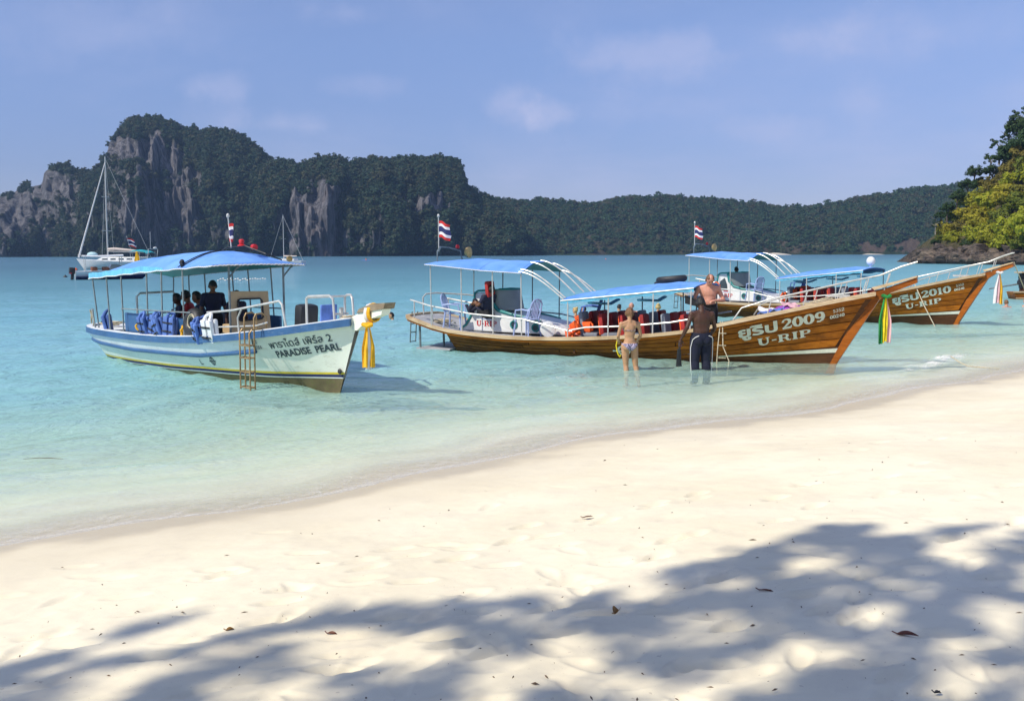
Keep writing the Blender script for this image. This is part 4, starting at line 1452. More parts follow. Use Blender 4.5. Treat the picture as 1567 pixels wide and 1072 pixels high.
    for j in range(7):
        rows = [[(x, s * max(HB.sheer(x, 'bs') - .05, .02), HB.sheer(x) - .005) for s in (-1 + 2 * (j + .03) / 7, -1 + 2 * (j + .97) / 7)] for x in np.linspace(-1.62, .80, 10)]
        mb = MB(); mb.slab(rows, .03); mb.build('deck_plank', M_woodlt, root)
    hb0, hb1 = hbz(-1.63, .2) - .08, hbz(-1.63, .95) - .06
    mb = MB(); mb.prism([(-hb0, .2), (hb0, .2), (hb1, .94), (-hb1, .94)], .05, 'X', -1.64); mb.build('bulkhead', paint('ochre_panel', (.50, .30, .09), .6, .15), root)
    mb = MB(); mb.box((-5.62, 0, .25), (.05, 2.1, .34)); mb.build('bulkhead', M_wooddk, root)
    # white boot line near the bow
    Q = []
    n = 26
    for k in range(n):
        a, b = k / n, (k + 1) / n
        Q.append([(a, 0), (b, 0), (b, .25 + .75 * b), (a, .25 + .75 * a)])
    decal('boot_line', Q, 1.0, (-2.35, .105), (.185, .27), .095, bvh, M_letter, root, .006)
    # load line mark
    Q = []; stroke(Q, arc_pts((.5, .5), (.30, .42), 0, 360, 22), .12); stroke(Q, seg((-.12, .46), (1.25, .46), 8), .13)
    decal('load_mark', Q, 1.0, (-4.62, .07), (-4.20, .075), .25, bvh, M_letter, root)
    # stern gear below the deck
    for (x, y) in ((-10.05, -.75), (-9.62, -.3), (-9.52, .1), (-9.3, .5), (-10.05, .75)):
        mb = MB(); mb.tube([(x, y, .62), (x + .02, y, -.25)], .028, 6); mb.build('stern_strut', M_tubedk, root, True)
    mb = MB(); mb.tube([(-9.3, -.35, .55), (-9.05, -.35, .28), (-8.95, -.35, .1)], .03, 6); mb.tube([(-9.95, -.3, .46), (-9.55, -.3, .49)], .03, 6); mb.build('rudder_arm', M_tubedk, root, True)
    mb = MB(); mb.box((-9.6, 0, .0), (1.0, 1.7, .035)); mb.build('swim_step', M_deck, root)
    mb = MB()
    for y in (-.52, -.26):
        mb.tube([(-10.42, y, .9), (-10.46, y, .75), (-10.50, y, .1)], .016, 6)
    for z in (.12, .36, .58): mb.tube([(-10.49, -.52, z), (-10.49, -.26, z)], .014, 6)
    mb.build('stern_ladder', M_tubedk, root, True)
    # stern rails
    for side in (-1, 1):
        mb = MB()
        mb.tube([(-10.30, side * .78, 1.22), (-9.6, side * .96, 1.09), (-8.4, side * 1.06, .93), (-6.9, side * 1.10, .84)], .022, 7)
        for x, z in ((-10.15, 1.18), (-9.55, 1.08)):
            mb.tube([(x, side * float(shx(x) - .06), shz(x)), (x, side * float(shx(x) - .06), z)], .017, 6)
        mb.build('stern_rail', M_steel, root, True)
    mb = MB(); mb.tube([(-10.34, -.1, .82), (-10.36, -.1, 1.25), (-10.33, 0, 1.34), (-10.2, .3, 1.36), (-9.6, .9, 1.30), (-9.3, 1.0, 1.26), (-9.3, 1.0, .6)], .022, 7); mb.build('stern_rail', M_steel, root, True)
    # aft canopy
    ze = lambda a: float(np.interp(a, [0, .2, .6, 1], [2.14, 2.10, 2.0, 1.945])); ca = lambda a: float(np.interp(a, [0, .35, 1], [.06, .20, .255]))
    rows = canopy_sheet(-9.62, -6.92, 1.16, ze, ca, seed=1)
    mb = MB(); mb.slab(rows, .018); mb.build('canopy', M_blue, root, True)
    low = [[(x, y * .985, z - .024) for x, y, z in r] for r in rows]
    mb = MB(); mb.slab(low, .008); mb.build('canopy_lining', M_teal, root, True)
    mb = MB()
    edge = [r[0] for r in rows]
    pts = []
    for i in range(len(edge) - 1):
        for k in range(6):
            a = Vector(edge[i]).lerp(Vector(edge[i + 1]), k / 6); pts.append((a.x, a.y - .012, a.z - .016 - .010 * (k % 2)))
    mb.tube(pts, .011, 5); mb.build('lacing', M_whitec, root)
    for side in (-1, 1):
        for x in (-9.5, -8.62, -7.75, -6.98):
            a = (x + 9.62) / 2.7
            mb = MB(); mb.tube([(x, side * 1.06, shz(x)), (x, side * 1.09, ze(a) - .02)], .015, 6); mb.build('canopy_post', M_steel if side == -1 else M_tubedk, root, True)
    # white hoops sweeping from the aft canopy down to the forward one
    for k in range(6):
        s = [-1.0, -.90, -.42, .06, .52, .98][k]
        za = ze(1) + ca(1) * (1 - abs(s) ** 2.2) + .012
        zb = 1.33 + .13 * (1 - abs(s) ** 2.2)
        pts = []
        for i in range(12):
            f = i / 11; x = -7.02 + 1.16 * f
            z = za + (zb - za) * (1 - math.cos(f * math.pi / 2)) ** .9
            pts.append((x, s * 1.12, z))
        mb = MB(); mb.tube(pts, .018, 7); mb.build('canopy_hoop', M_steel, root, True)
    # forward canopy
    ze2 = lambda a: 1.31 + .33 * a; ca2 = lambda a: float(np.interp(a, [0, .3, .8, 1], [.10, .17, .16, .07]))
    hw2 = lambda a: float(np.interp(a, [0, .6, 1], [1.15, 1.13, 1.02]))
    rows = canopy_sheet(-5.92, -2.80, 1.13, ze2, ca2, seed=4, hw=hw2, nx=20)
    mb = MB(); mb.slab(rows, .018); mb.build('canopy', M_blue, root, True)
    for side in (0, -1):
        mb = MB(); top = [r[side] for r in rows]
        G = []
        for i, p in enumerate(top):
            d = .065 + .035 * abs(math.sin(i * 1.1))
            G.append([(p[0], p[1] * 1.002, p[2] - .02), (p[0], p[1] * .985, p[2] - d)])
        mb.slab(G, Vector((0, .006, 0))); mb.build('valance', M_cyan, root, True)
        mb = MB(); mb.tube([(p[0], p[1] * 1.004, p[2] - .012) for p in top], .012, 6); mb.build('canopy_bar', M_steel, root, True)
    mb = MB()
    for k, x in enumerate((-5.3, -4.1, -3.0)):
        mb.tube([(x, -.9, 1.25 + .09 * k), (x + .15, 0, 1.19 + .1 * k), (x, .9, 1.25 + .09 * k)], .06, 7, flat=.5)
    mb.build('rolled_curtain', M_cyan, root, True)
    for side in (-1, 1):
        for x in (-5.75, -4.75, -3.7, -2.86):
            a = (x + 5.92) / 3.12
            mb = MB(); mb.tube([(x, side * (HB.sheer(x, 'bs') - .05), HB.sheer(x)), (x, side * (hw2(a) - .02), ze2(a) - .02)], .016, 6); mb.build('canopy_post', M_steel if side == -1 else M_tubedk, root, True)
    # side rails amidships and bow rails
    for side in (-1, 1):
        mb = MB(); y = side * 1.10
        mb.tube([(-6.92, y, .84), (-5.72, y * 1.0, .60), (-5.65, y, .60)], .019, 7)
        mb.tube([(-5.8, y, .60), (-5.3, y, .70), (-4.3, y, .76), (-3.3, y * .97, .87), (-2.5, y * .92, 1.02)], .019, 7)
        mb.build('side_rail', M_steel, root, True)
        mb = MB(); pts = []
        for x, dz in ((-1.95, .05), (-1.78, .27), (-1.2, .33), (-.4, .34), (.3, .36), (.9, .37), (1.3, .37), (1.60, .33)):
            z = HB.sheer(x) if x < .92 else 1.55 + (x - .92) * .46
            yy = max(HB.sheer(x, 'bs') - .06, .09) if x < .8 else .09
            pts.append((x, side * yy, z + dz))
        mb.tube(pts, .016, 7)
        for x in (-1.2, -.5, .15, .62, 1.05):
            z = HB.sheer(x) if x < .92 else 1.55 + (x - .92) * .46
            yy = max(HB.sheer(x, 'bs') - .06, .09) if x < .8 else .09
            mb.tube([(x - .06, side * yy, z), (x + .03, side * yy, z + .345)], .011, 6)
        mb.build('bow_rail', M_steel, root, True)
    # wheelhouse
    side_poly = [(-8.98, .47), (-8.80, .60), (-8.66, .82), (-8.58, 1.10), (-8.54, 1.42), (-8.10, 1.45), (-8.04, 1.15), (-7.86, .98), (-7.5, .90), (-7.0, .82), (-6.4, .70), (-5.85, .44)]
    mb = MB(); mb.prism(side_poly, 1.10); wh = mb.build('wheelhouse', M_white, root)
    bv = wh.modifiers.new('round', 'BEVEL'); bv.width = .035; bv.segments = 2; bv.limit_method = 'ANGLE'; bv.angle_limit = R(50)
    mb = MB(); G = []
    for i in range(15):
        a = R(-92 + 184 * i / 14)
        G.append([(-8.12 + .56 * math.cos(a) * f, .535 * math.sin(a) * (.9 + .1 * f), z) for f, z in ((1.12, 1.0), (1.02, 1.25), (.92, 1.50))])
    mb.slab(G, Vector((-.015, 0, 0))); mb.build('windscreen', M_glass, wh, True)
    mb = MB(); mb.tube([(-8.12 + .52 * math.cos(R(-92 + 184 * i / 14)), .52 * math.sin(R(-92 + 184 * i / 14)), 1.505) for i in range(15)], .017, 6)
    for y in (-.558, .558):
        mb.tube([(-8.98, y, .50), (-8.80, y, .62), (-8.66, y, .84), (-8.58, y, 1.12), (-8.53, y, 1.42), (-8.44, y, 1.47), (-8.12, y, 1.49)], .030, 6)
        mb.tube([(-8.12, y, 1.48), (-8.06, y, 1.18), (-7.88, y, 1.0), (-7.5, y, .905), (-7.0, y, .825), (-6.7, y, .765)], [.06, .055, .045, .035, .03, .02], 6)
    mb.build('teal_trim', M_teal, wh, True)
    mb = MB(); mb.prism([(-8.50, .86), (-8.44, 1.18), (-8.26, 1.30), (-8.16, 1.06), (-8.14, .84)], .012, 'Y', -.556); mb.build('side_window', M_letterdk, wh)
    for (x, z) in ((-7.45, .655), (-6.86, .60)):
        mb = MB(); torus(mb, (x, -.556, z), .088, .022, Matrix.Rotation(math.pi / 2, 3, 'X'), 18, 6)
        ring = mb.build('porthole', M_teal, wh, True)
        mb = MB(); mb.lathe([(.085, -.006), (.085, .006)], (x, -.556, z), 16, 'Y'); mb.build('pane', M_letterdk, ring)
    whb = BVHTree.FromPolygons([Vector((-9.2, -.55, .3)), Vector((-5.5, -.55, .3)), Vector((-5.5, -.55, 2)), Vector((-9.2, -.55, 2))], [(0, 1, 2, 3)])
    Q, w_ = slab_text('U-RIP'); decal('lettering', Q, w_, (-8.50, .60), (-7.92, .595), .135, whb, M_letterred, wh, .006)
    Q = [[(0, .3), (.5, .2), (1, .35), (.85, .0), (.15, .0)], [(.3, .35), (.95, .8), (1.0, .62), (.55, .30)], [(.2, .45), (.55, .75), (.62, .62), (.35, .4)]]
    decal('emblem', Q, 1.0, (-8.32, .80), (-8.10, .80), .12, whb, M_letterred, wh, .006)
    Q = [[(0, 0), (1, 0), (1, .18), (0, .18)]]; decal('emblem_bar', Q, 1.0, (-8.36, .765), (-8.06, .765), .12, whb, M_plastic, wh, .006)
    # seats
    for i, x in enumerate((-5.35, -4.85, -4.35, -3.85, -3.35, -2.9)):
        for y in (-.62, .0, .60):
            if i == 5 and y == 0: continue
            z0 = .15; m_ = M_greyseat if (i * 3 + int(y * 5)) % 4 == 1 else M_red
            mb = MB(); mb.box((x, y, z0 + .36), (.40, .40, .10), bev=.03); mb.box((x, y, z0 + .16), (.30, .34, .31)); st = mb.build('seat', M_greyseat, root, True)
            mb = MB(); mb.box((x - .20, y, z0 + .62 + .02 * math.sin(i * 5 + y * 9)), (.11, .42, .50), (0, -.12, 0), .05); mb.build('backrest', m_, st, True)
            if m_ is M_red:
                mb = MB(); mb.box((x - .27, y - .12, z0 + .58), (.025, .05, .44), (0, -.12, 0)); mb.build('strap', M_orange, st)
    # bow clutter that belongs to the boat
    mb = MB(); mb.box((.05, 0, 1.47), (.5, .05, .05)); mb.box((.12, 0, 1.42), (.06, .06, .12)); mb.build('mooring_cleat', M_steel, root)
    flag_part(root, -9.92, 2.45, 3.36, 0, (.36, .42))
    mb = MB(); mb.tube([(-9.58, -.62, 2.18), (-9.58, -.62, 2.45), (-9.6, -.5, 2.52), (-9.75, -.2, 2.56), (-9.85, 0, 2.56), (-9.8, .3, 2.55), (-9.62, .6, 2.46), (-9.58, .62, 2.2)], .018, 6)
    mb.tube([(-9.85, 0, 2.56), (-9.92, 0, 2.44)], .014, 6); mb.build('mast_arch', M_tubedk, root, True)
    mb = MB(); mb.lathe([(.03, 0), (.05, .02), (.05, .07), (.02, .1)], (-9.66, .52, 2.52), 10); mb.build('beacon', M_letterred, root, True)
    mb = MB(); mb.lathe([(.03, 0), (.13, .06), (.15, .14), (.06, .16)], (-9.5, .62, 2.42), 10, 'X'); mb.build('horn', paint('brass', (.42, .30, .12), .35, .2, 8, metal=.6), root, True)
    return root, bvh


boatB, bvhB = make_tour_boat()
boatC = copy_tree(boatB)
boatB.location = (6.91, 20.95, 0); boatB.rotation_euler = (0, 0, R(-27.5))
boatC.location = (14.66, 32.18, 0.10); boatC.rotation_euler = (0, 0, R(-41)); boatC.scale = (1, 1, 1.03)
tag(boatB, 'varnished wooden tour boat lettered 2009 U-RIP with red seats and two blue canopies', 'boat', 'brown wooden tour boats')
tag(boatC, 'varnished wooden tour boat lettered 2010 U-RIP lying beyond the 2009 boat', 'boat', 'brown wooden tour boats')
for root, num in ((boatB, '2009'), (boatC, '2010')):
    Q, w_ = font_text('ยูริป', .035); decal('lettering', Q, w_, (-1.86, .555), (-1.06, .735), .29, bvhB, M_letter, root)
    Q, w_ = slab_text(num); decal('lettering', Q, w_, (-.98, .755), (-.12, .955), .225, bvhB, M_letter, root)
    Q, w_ = slab_text('U-RIP'); decal('lettering', Q, w_, (-1.50, .375), (-.42, .62), .165, bvhB, M_letter, root)
    Q, w_ = slab_text('5352'); decal('lettering', Q, w_, (.02, 1.12), (.24, 1.18), .075, bvhB, M_letter, root)
    Q, w_ = slab_text('00240'); decal('lettering', Q, w_, (-.04, .99), (.24, 1.06), .075, bvhB, M_letter, root)
LB, LC = LocalBoat(boatB), LocalBoat(boatC)

# ------------------------------------------------------------------ the white boat with the blue rail
HP_ = Hull(xs=[-9.62, -9.3, -8.2, -6.5, -4.8, -3.2, -2.1, -1.0, -.2, .62], zs=[.72, .70, .69, .70, .74, .83, .93, 1.06, 1.18, 1.31],
           bs=[.50, .80, .98, 1.05, 1.07, 1.05, .99, .82, .52, .05], xk=[-9.25, -9.0, -8.0, -6.4, -4.8, -3.3, -2.3, -1.35, -.7, -.10],
           zk=[-.08, -.18, -.28, -.32, -.32, -.30, -.28, -.26, -.22, -.18], p=[.35, .32, .30, .30, .33, .40, .50, .68, .85, .9])
M_hullw = paint('hull_white', (.86, .88, .78), .45, .05, 1.6, dirt=((.46, .44, .33), .5), bump=.05)
M_panel = paint('panel_white', (.84, .86, .87), .45, .05, 2, dirt=((.5, .5, .48), .45))
M_bluer = paint('rail_blue', (.035, .115, .27), .5, .15, 4, dirt=((.25, .3, .34), .4))
M_bottom = paint('bottom_brown', (.15, .12, .06), .8, .3, 3, bump=.2, dirt=((.12, .17, .03), .6))
M_yline = paint('yellow_line', (.70, .55, .03), .5, .1, 4)
M_tan = paint('tan_panel', (.55, .40, .22), .55, .08, 3)
M_bronze = paint('bronze_tube', (.30, .20, .09), .45, .25, 9, metal=.3)
M_greypost = paint('grey_post', (.22, .26, .27), .5, .2, 9)


def make_pearl():
    root = empty('passenger_boat')
    H = HP_
    zl = lambda x: float(np.interp(x, [-9.6, -5, -3.65, -1.5, .25], [-.06, .035, .09, .15, .235]))
    uu = np.linspace(0, 1, 50)

    def vline(u, dz=0.0):
        x = float(H.g('xk', u)); zk = float(H.g('zk', u)); zs = float(H.g('zs', u)); xs = float(H.g('xs', u))
        v = .3
        for _ in range(5): v = (zl(x * (1 - v) + xs * v) + dz - zk) / (zs - zk)
        return v
    tv, tf = [], []
    for side in (-1, 1):
        mb = MB(); mb.grid([[tuple(H.S(u, v, side)) for v in np.linspace(vline(u), 1, 9)] for u in uu])
        mb.build('hull_side', M_hullw, root, True)
        if side == -1: b = len(tv); tv += mb.v; tf += [tuple(i + b for i in f) for f in mb.f]
        m2 = MB(); m2.grid([[tuple(H.S(u, v, side)) for v in np.linspace(0, vline(u), 7)] for u in uu])
        m2.build('hull_bottom', M_bottom, root, True)
        for nm, a, b_, mt in (('white_line', .005, .022, M_white), ('navy_line', .022, .075, M_navy), ('yellow_line', .075, .112, M_yline)):
            m3 = MB(); m3.grid([[tuple(H.S(u, vline(u, a + (b_ - a) * k), side, .006)) for k in (0, .5, 1)] for u in uu]); m3.build(nm, mt, root, True)
        # sponson panel between the two blue rubbing rails
        zb = lambda x: float(np.interp(x, [-9.7, -8.5, -6.5, -3.4, -1.35], [.44, .38, .36, .45, .66]))

        def vz(u, z): return (z - float(H.g('zk', u))) / (float(H.g('zs', u)) - float(H.g('zk', u)))
        us = [u for u in np.linspace(0.0, 1, 60) if float(H.g('xs', u)) < -1.35]
        m4 = MB(); m4.grid([[tuple(H.S(u, vz(u, zb(float(H.g('xs', u))))*(1 - k) + .93 * k, side, .03 + .02 * math.sin(math.pi * k))) for k in np.linspace(0, 1, 6)] for u in us]); m4.build('side_panel', M_panel, root, True)
        m5 = MB(); m5.tube([tuple(H.S(u, vz(u, zb(float(H.g('xs', u)))), side, .035)) for u in us], .045, 8); m5.build('rubbing_rail', M_bluer, root, True)
        path = [tuple(H.S(u, 1.0, side)) for u in np.linspace(0, .985, 46)]
        m6 = MB(); sweep(m6, [(a, b_, c - .115) for a, b_, c in path], .075, .125, .03 * (1 if side == -1 else -1)); m6.build('gunwale', M_bluer, root)
        m7 = MB(); sweep(m7, [(a, b_, c + .0105) for a, b_, c in path], .12, .02, -.01 * (1 if side == -1 else -1)); m7.build('gunwale_cap', M_white if False else M_panel, root)
    bvh = BVHTree.FromPolygons([Vector(v) for v in tv], tf)
    left = [tuple(H.S(0, v, -1)) for v in np.linspace(0, 1, 9)]; right = [tuple(H.S(0, v, 1)) for v in np.linspace(1, 0, 9)]
    mb = MB(); mb.add(left + right[:-1], [tuple(range(17))]); mb.build('transom', M_panel, root)
    mb = MB(); sweep(mb, [(-9.63, -.5, .605), (-9.70, 0, .61), (-9.63, .5, .605)], .08, .125); mb.build('stern_rail_board', M_bluer, root)
    # prow
    mb = MB(); mb.prism([(.35, 1.12), (.62, 1.10), (.95, 1.30), (1.32, 1.40), (1.36, 1.50), (.9, 1.47), (.5, 1.33)], .17); mb.build('prow_beam', M_hullw, root)
    mb = MB(); mb.prism([(.66, 1.40), (1.42, 1.502), (1.46, 1.60), (1.10, 1.575), (.72, 1.47)], .22); mb.build('prow_cap', wood('weathered_wood', (.22, .17, .12), (.36, .29, .2), (.12, .09, .06), .8, coat=0), root)
    # decks
    def hbz(x, z):
        uu_ = np.linspace(0, 1, 300); P = [H.S(u, min(1, max(.02, (z - float(H.g('zk', u))) / (float(H.g('zs', u)) - float(H.g('zk', u))))), 1) for u in uu_]
        return float(np.interp(x, [p[0] for p in P], [p[1] for p in P]))
    xs_ = np.linspace(-9.2, -1.3, 20); hb_ = [max(hbz(x, .22) - .05, .02) for x in xs_]
    mb = MB(); mb.slab([[(x, s * h, .22) for s in (-1, 0, 1)] for x, h in zip(xs_, hb_)], .03); mb.build('floor', M_deck, root)
    xs_ = np.linspace(-1.3, .55, 9)
    mb = MB(); mb.slab([[(x, s * max(H.sheer(x, 'bs') - .04, .02), H.sheer(x) - .02) for s in (-1, 0, 1)] for x in xs_], .03); mb.build('bow_deck', M_panel, root)
    xs_ = np.linspace(-9.6, -8.1, 7)
    mb = MB(); mb.slab([[(x, s * max(H.sheer(x, 'bs') - .04, .02), H.sheer(x) - .015) for s in (-1, 0, 1)] for x in xs_], .03); mb.build('stern_deck', M_panel, root)
    # canopy with its front drooped to a straight bar
    nx, ny = 24, 13; rows = []
    for i in range(nx):
        a = i / (nx - 1); x = -8.62 + 5.95 * a
        ze = float(np.interp(a, [0, .45, 1], [1.865, 2.03, 2.20])); ca = float(np.interp(a, [0, .06, .2, .5, .75, .9, 1], [.14, .26, .36, .37, .35, .25, .02]))
        row = []
        for j in range(ny):
            s = -1 + 2 * j / (ny - 1)
            row.append((x + (.06 if i == nx - 1 else 0) * (1 - s * s), s * 1.0, ze + ca * (1 - abs(s) ** 2.0) + .010 * math.sin(i * 1.9) * math.cos(j * 1.7)))
        rows.append(row)
    mb = MB(); mb.slab(rows, .016); mb.build('canopy', M_blue, root, True)
    mb = MB(); mb.slab([[(x, y * .985, z - .022) for x, y, z in r] for r in rows], .006); mb.build('canopy_lining', M_teal, root, True)
    # darker cyan skirt along the aft sides
    for s_ in (0, -1):
        mb = MB(); G = []
        for i in range(0, 16):
            p = rows[i][s_]; f = 1.0 if i < 13 else (16 - i) / 4
            G.append([(p[0], p[1] * 1.006, p[2] + .10 * f), (p[0], p[1] * 1.008, p[2] - .015)])
        mb.slab(G, Vector((0, .004, 0))); mb.build('skirt', M_cyan, root, True)
        mb = MB(); pts = []
        for i in range(nx - 1):
            for k in range(6):
                q = Vector(rows[i][s_]).lerp(Vector(rows[i + 1][s_]), k / 6); pts.append((q.x, q.y * 1.012, q.z - .020 - .010 * (k % 2)))
        if s_ == 0:
            for j in range(ny - 1):
                for k in range(5):
                    q = Vector(rows[-1][j]).lerp(Vector(rows[-1][j + 1]), k / 5); pts.append((q.x + .012, q.y, q.z - .018 - .010 * (k % 2)))
        mb.tube(pts, .012, 5); mb.build('lacing', M_whitec, root)
    for x in (-4.05, -3.92):
        mb = MB(); k = min(range(nx), key=lambda i: abs(rows[i][0][0] - x)); mb.tube([(x, p[1] * 1.01, p[2] + .012) for p in rows[k]] , .010, 5); mb.build('tie_rope', M_black, root)
    mb = MB(); mb.tube([(-4.2, 0, 2.46), (-3.9, 0, 2.53), (-3.2, 0, 2.55), (-2.8, .2, 2.40), (-2.7, .5, 2.28)], .014, 5); mb.build('canopy_cable', M_black, root)
    mb = MB(); mb.tube([(-4.05, -.9, 2.18), (-4.05, -.95, 2.24), (-3.9, -1.0, 2.18)], .03, 6); mb.ball((-4.05, -.92, 2.25), .05, 8, 6); mb.build('canopy_lamp', M_black, root, True)
    mb = MB(); mb.lathe([(.08, 0), (.08, .02), (.04, .04), (.045, .05), (.055, .11), (.045, .13), (.02, .14)], (-3.36, 0, 2.55), 12); mb.build('beacon', M_letterred, root, True)
    mb = MB(); mb.lathe([(.02, 0), (.06, .03), (.06, .12), (.02, .14)], (-3.2, .14, 2.53), 10, 'X'); mb.build('horn', M_letterred, root, True)
    mb = MB(); mb.lathe([(.02, 0), (.06, .04), (.06, .09), (.02, .1)], (-2.9, .75, 2.30), 8, 'X'); mb.build('horn', paint('brass_horn', (.45, .3, .1), .35, .2, 8, metal=.6), root, True)
    flag_part(root, -3.78, 2.52, 3.16, 0.0, (.16, .36), lean=(-.10, 0), seed=2)
    # posts
    for side in (-1, 1):
        for x in (-8.5, -7.7, -6.9, -5.6, -4.9, -3.95):
            a = (x + 8.62) / 5.95; z = float(np.interp(a, [0, .45, 1], [1.865, 2.03, 2.20]))
            mb = MB(); mb.tube([(x + .06, side * (H.sheer(x, 'bs') - .06), H.sheer(x)), (x, side * .97, z - .02)], .018, 6); mb.build('canopy_post', M_greypost, root, True)
    for (y, x) in ((-.62, -2.75), (.55, -2.75)):
        mb = MB(); mb.tube([(x, y, .25), (x, y, 2.18)], .024, 6); mb.tube([(x, y, 1.95), (x + .06, y + .12, 2.12), (x + .08, y + .2, 2.18)], .018, 6); mb.tube([(x, y - .14, 2.18), (x, y + .28, 2.18)], .022, 6); mb.build('canopy_post', M_tubedk, root, True)
    # rails
    def rail(pts, r=.021, mat=M_steel, nm='rail'):
        m = MB(); m.tube(pts, r, 7); m.build(nm, mat, root, True)
    rail([(-2.95, -.98, 1.30), (-2.0, -.96, 1.38), (-.75, -.74, 1.58), (-.68, -.73, 1.52), (-.60, -.70, 1.08)], nm='bow_rail')
    rail([(-1.75, -.93, 1.40), (-1.85, -.95, 1.25), (-1.82, -.95, .98)], .016, nm='rail_post')
    rail([(-2.95, -.98, 1.02), (-1.3, -.90, 1.13), (-1.0, -.84, 1.20)], .014, nm='bow_rail')
    for y in (-.40, .40):
        rail([(-.42, y * 1.0, 1.14), (-.42, y, 1.62), (-.36, y, 1.66), (.02, y * .55, 1.68), (.10, y * .5, 1.62), (.14, y * .5, 1.22)], .022, nm='bow_rail')
    rail([(-.42, -.40, 1.64), (-.42, .40, 1.64)], .020, nm='bow_rail')
    mb = MB(); mb.tube([(.05, 0, 1.20), (.05, 0, 1.47)], .04, 8); mb.tube([(.05, -.14, 1.36), (.05, .14, 1.36)], .02, 6); mb.build('mooring_bitt', M_steel, root, True)
    rail([(-6.9, -.99, 1.22), (-5.6, -1.0, 1.24), (-3.6, -1.0, 1.27)], .014, M_greypost, 'side_rail')
    rail([(-6.9, .99, 1.22), (-5.6, 1.0, 1.24), (-3.6, 1.0, 1.27)], .014, M_greypost, 'side_rail')
    rail([(-9.45, -.62, .70), (-9.50, -.62, 1.05), (-9.42, -.66, 1.10), (-8.7, -.93, 1.12), (-8.62, -.95, 1.06), (-8.5, -.95, .70)], .018, M_greypost, 'stern_rail')
    rail([(-7.55, -.35, .25), (-7.58, -.35, 1.44), (-7.52, -.30, 1.52), (-7.35, .40, 1.54), (-7.3, .46, 1.46), (-7.28, .46, .25)], .026, nm='boarding_frame')
    rail([(-7.57, -.35, 1.02), (-7.3, .46, 1.08)], .017, nm='frame_bar'); rail([(-7.57, -.35, .70), (-7.3, .46, .76)], .017, nm='frame_bar')
    rail([(-6.75, .1, .25), (-6.78, .1, 1.16), (-6.7, .16, 1.20), (-6.2, .8, 1.24), (-6.1, .9, .7)], .020, nm='boarding_frame')
    # steering console with its window
    P = [[-.44, .22], [.44, .22], [.41, 1.66], [-.43, 1.68]]
    W_ = [[-.27, 1.10], [.26, 1.12], [.25, 1.52], [-.27, 1.52]]
    m = MB()
    for k in range(4):
        a, b = P[k], P[(k + 1) % 4]; c, d = W_[(k + 1) % 4], W_[k]
        vs_ = []
        for dx in (0, -.05):
            for (y, z) in (a, b, c, d): vs_.append((-3.02 - .06 * (z - .2) + dx, y, z))
        m.add(vs_, [(0, 1, 2, 3), (7, 6, 5, 4), (0, 4, 5, 1), (1, 5, 6, 2), (2, 6, 7, 3), (3, 7, 4, 0)])
    con = m.build('console_panel', M_tan, root)
    m = MB(); ring = [(-3.01 - .06 * (z - .2) + .012, y, z) for y, z in ((-.27, 1.14), (-.23, 1.10), (.22, 1.12), (.26, 1.16), (.25, 1.48), (.21, 1.52), (-.23, 1.52), (-.27, 1.48), (-.27, 1.14))]
    m.tube(ring, .018, 6); m.build('window_frame', M_black, con)
    m = MB(); m.box((-3.35, 0, .62), (.5, .7, .80), bev=.03); m.build('console_box', M_tan, root)
    m = MB(); torus(m, (-3.62, 0, 1.18), .17, .018, Matrix.Rotation(math.pi / 2, 3, 'Y'), 20, 6); m.build('steering_wheel', M_black, root, True)
    # benches
    for s in (-1, 1):
        mb = MB(); mb.box((-5.2, s * .62, .55), (3.6, .40, .06), bev=.02); mb.box((-5.2, s * .62, .38), (3.5, .08, .28)); mb.build('bench', M_panel, root)
        mb = MB(); mb.box((-5.2, s * .86, .92), (3.6, .05, .42), bev=.02); mb.build('bench_back', M_bluer, root)
    mb = MB(); mb.box((-1.55, .30, 1.20), (.26, .40, .52), (0, .1, 0), .08); mb.box((-1.6, .30, .82), (.34, .38, .20), bev=.04); mb.build('helm_seat', M_black, root, True)
    mb = MB(); mb.box((-.62, .18, 1.32), (.05, .34, .34), (0, .08, 0), .02); mb.build('seat_panel', M_vestblue, root, True)
    # lettering
    Q, w_ = font_text('พาราไดส์ เพิร์ล 2', .012); decal('lettering', Q, w_, (-1.16, .715), (.10, .905), .175, bvh, M_letterdk, root, .008)
    Q, w_ = font_text('PARADISE  PEARL', .030); decal('lettering', Q, w_, (-1.10, .555), (.20, .755), .165, bvh, M_letterdk, root, .008)
    Q, w_ = slab_text('5352'); decal('lettering', Q, w_, (-1.62, .775), (-1.42, .80), .07, bvh, M_greyseat, root, .008)
    Q, w_ = slab_text('00314'); decal('lettering', Q, w_, (-1.62, .675), (-1.36, .70), .07, bvh, M_greyseat, root, .008)
    Q = []; stroke(Q, arc_pts((.5, .5), (.30, .40), 0, 360, 20), .10); stroke(Q, seg((-.02, .48), (1.02, .48), 6), .11); stroke(Q, seg((.5, .05), (.5, .95), 5), .10)
    decal('load_mark', Q, 1.0, (-3.20, .255), (-2.98, .27), .19, bvh, M_letterdk, root, .008)
    Q = []; stroke(Q, seg((.1, .9), (.1, .1), 4), .14); stroke(Q, seg((.1, .12), (.7, .12), 4), .14)
    decal('load_mark', Q, 1.0, (-3.58, .25), (-3.45, .255), .12, bvh, M_letterdk, root, .008)
    mb = MB(); mb.ball((.09, -.085, .36), (.05, .03, .05), 8, 6); mb.build('drain', M_black, root, True)
    return root, bvh


pearl, bvhP = make_pearl()
pearl.location = (-3.0, 17.06, 0); pearl.rotation_euler = (0, 0, R(-46))
tag(pearl, 'white passenger boat with dark blue rail, blue canopy and PARADISE PEARL on the bow', 'boat')
LP = LocalBoat(pearl)

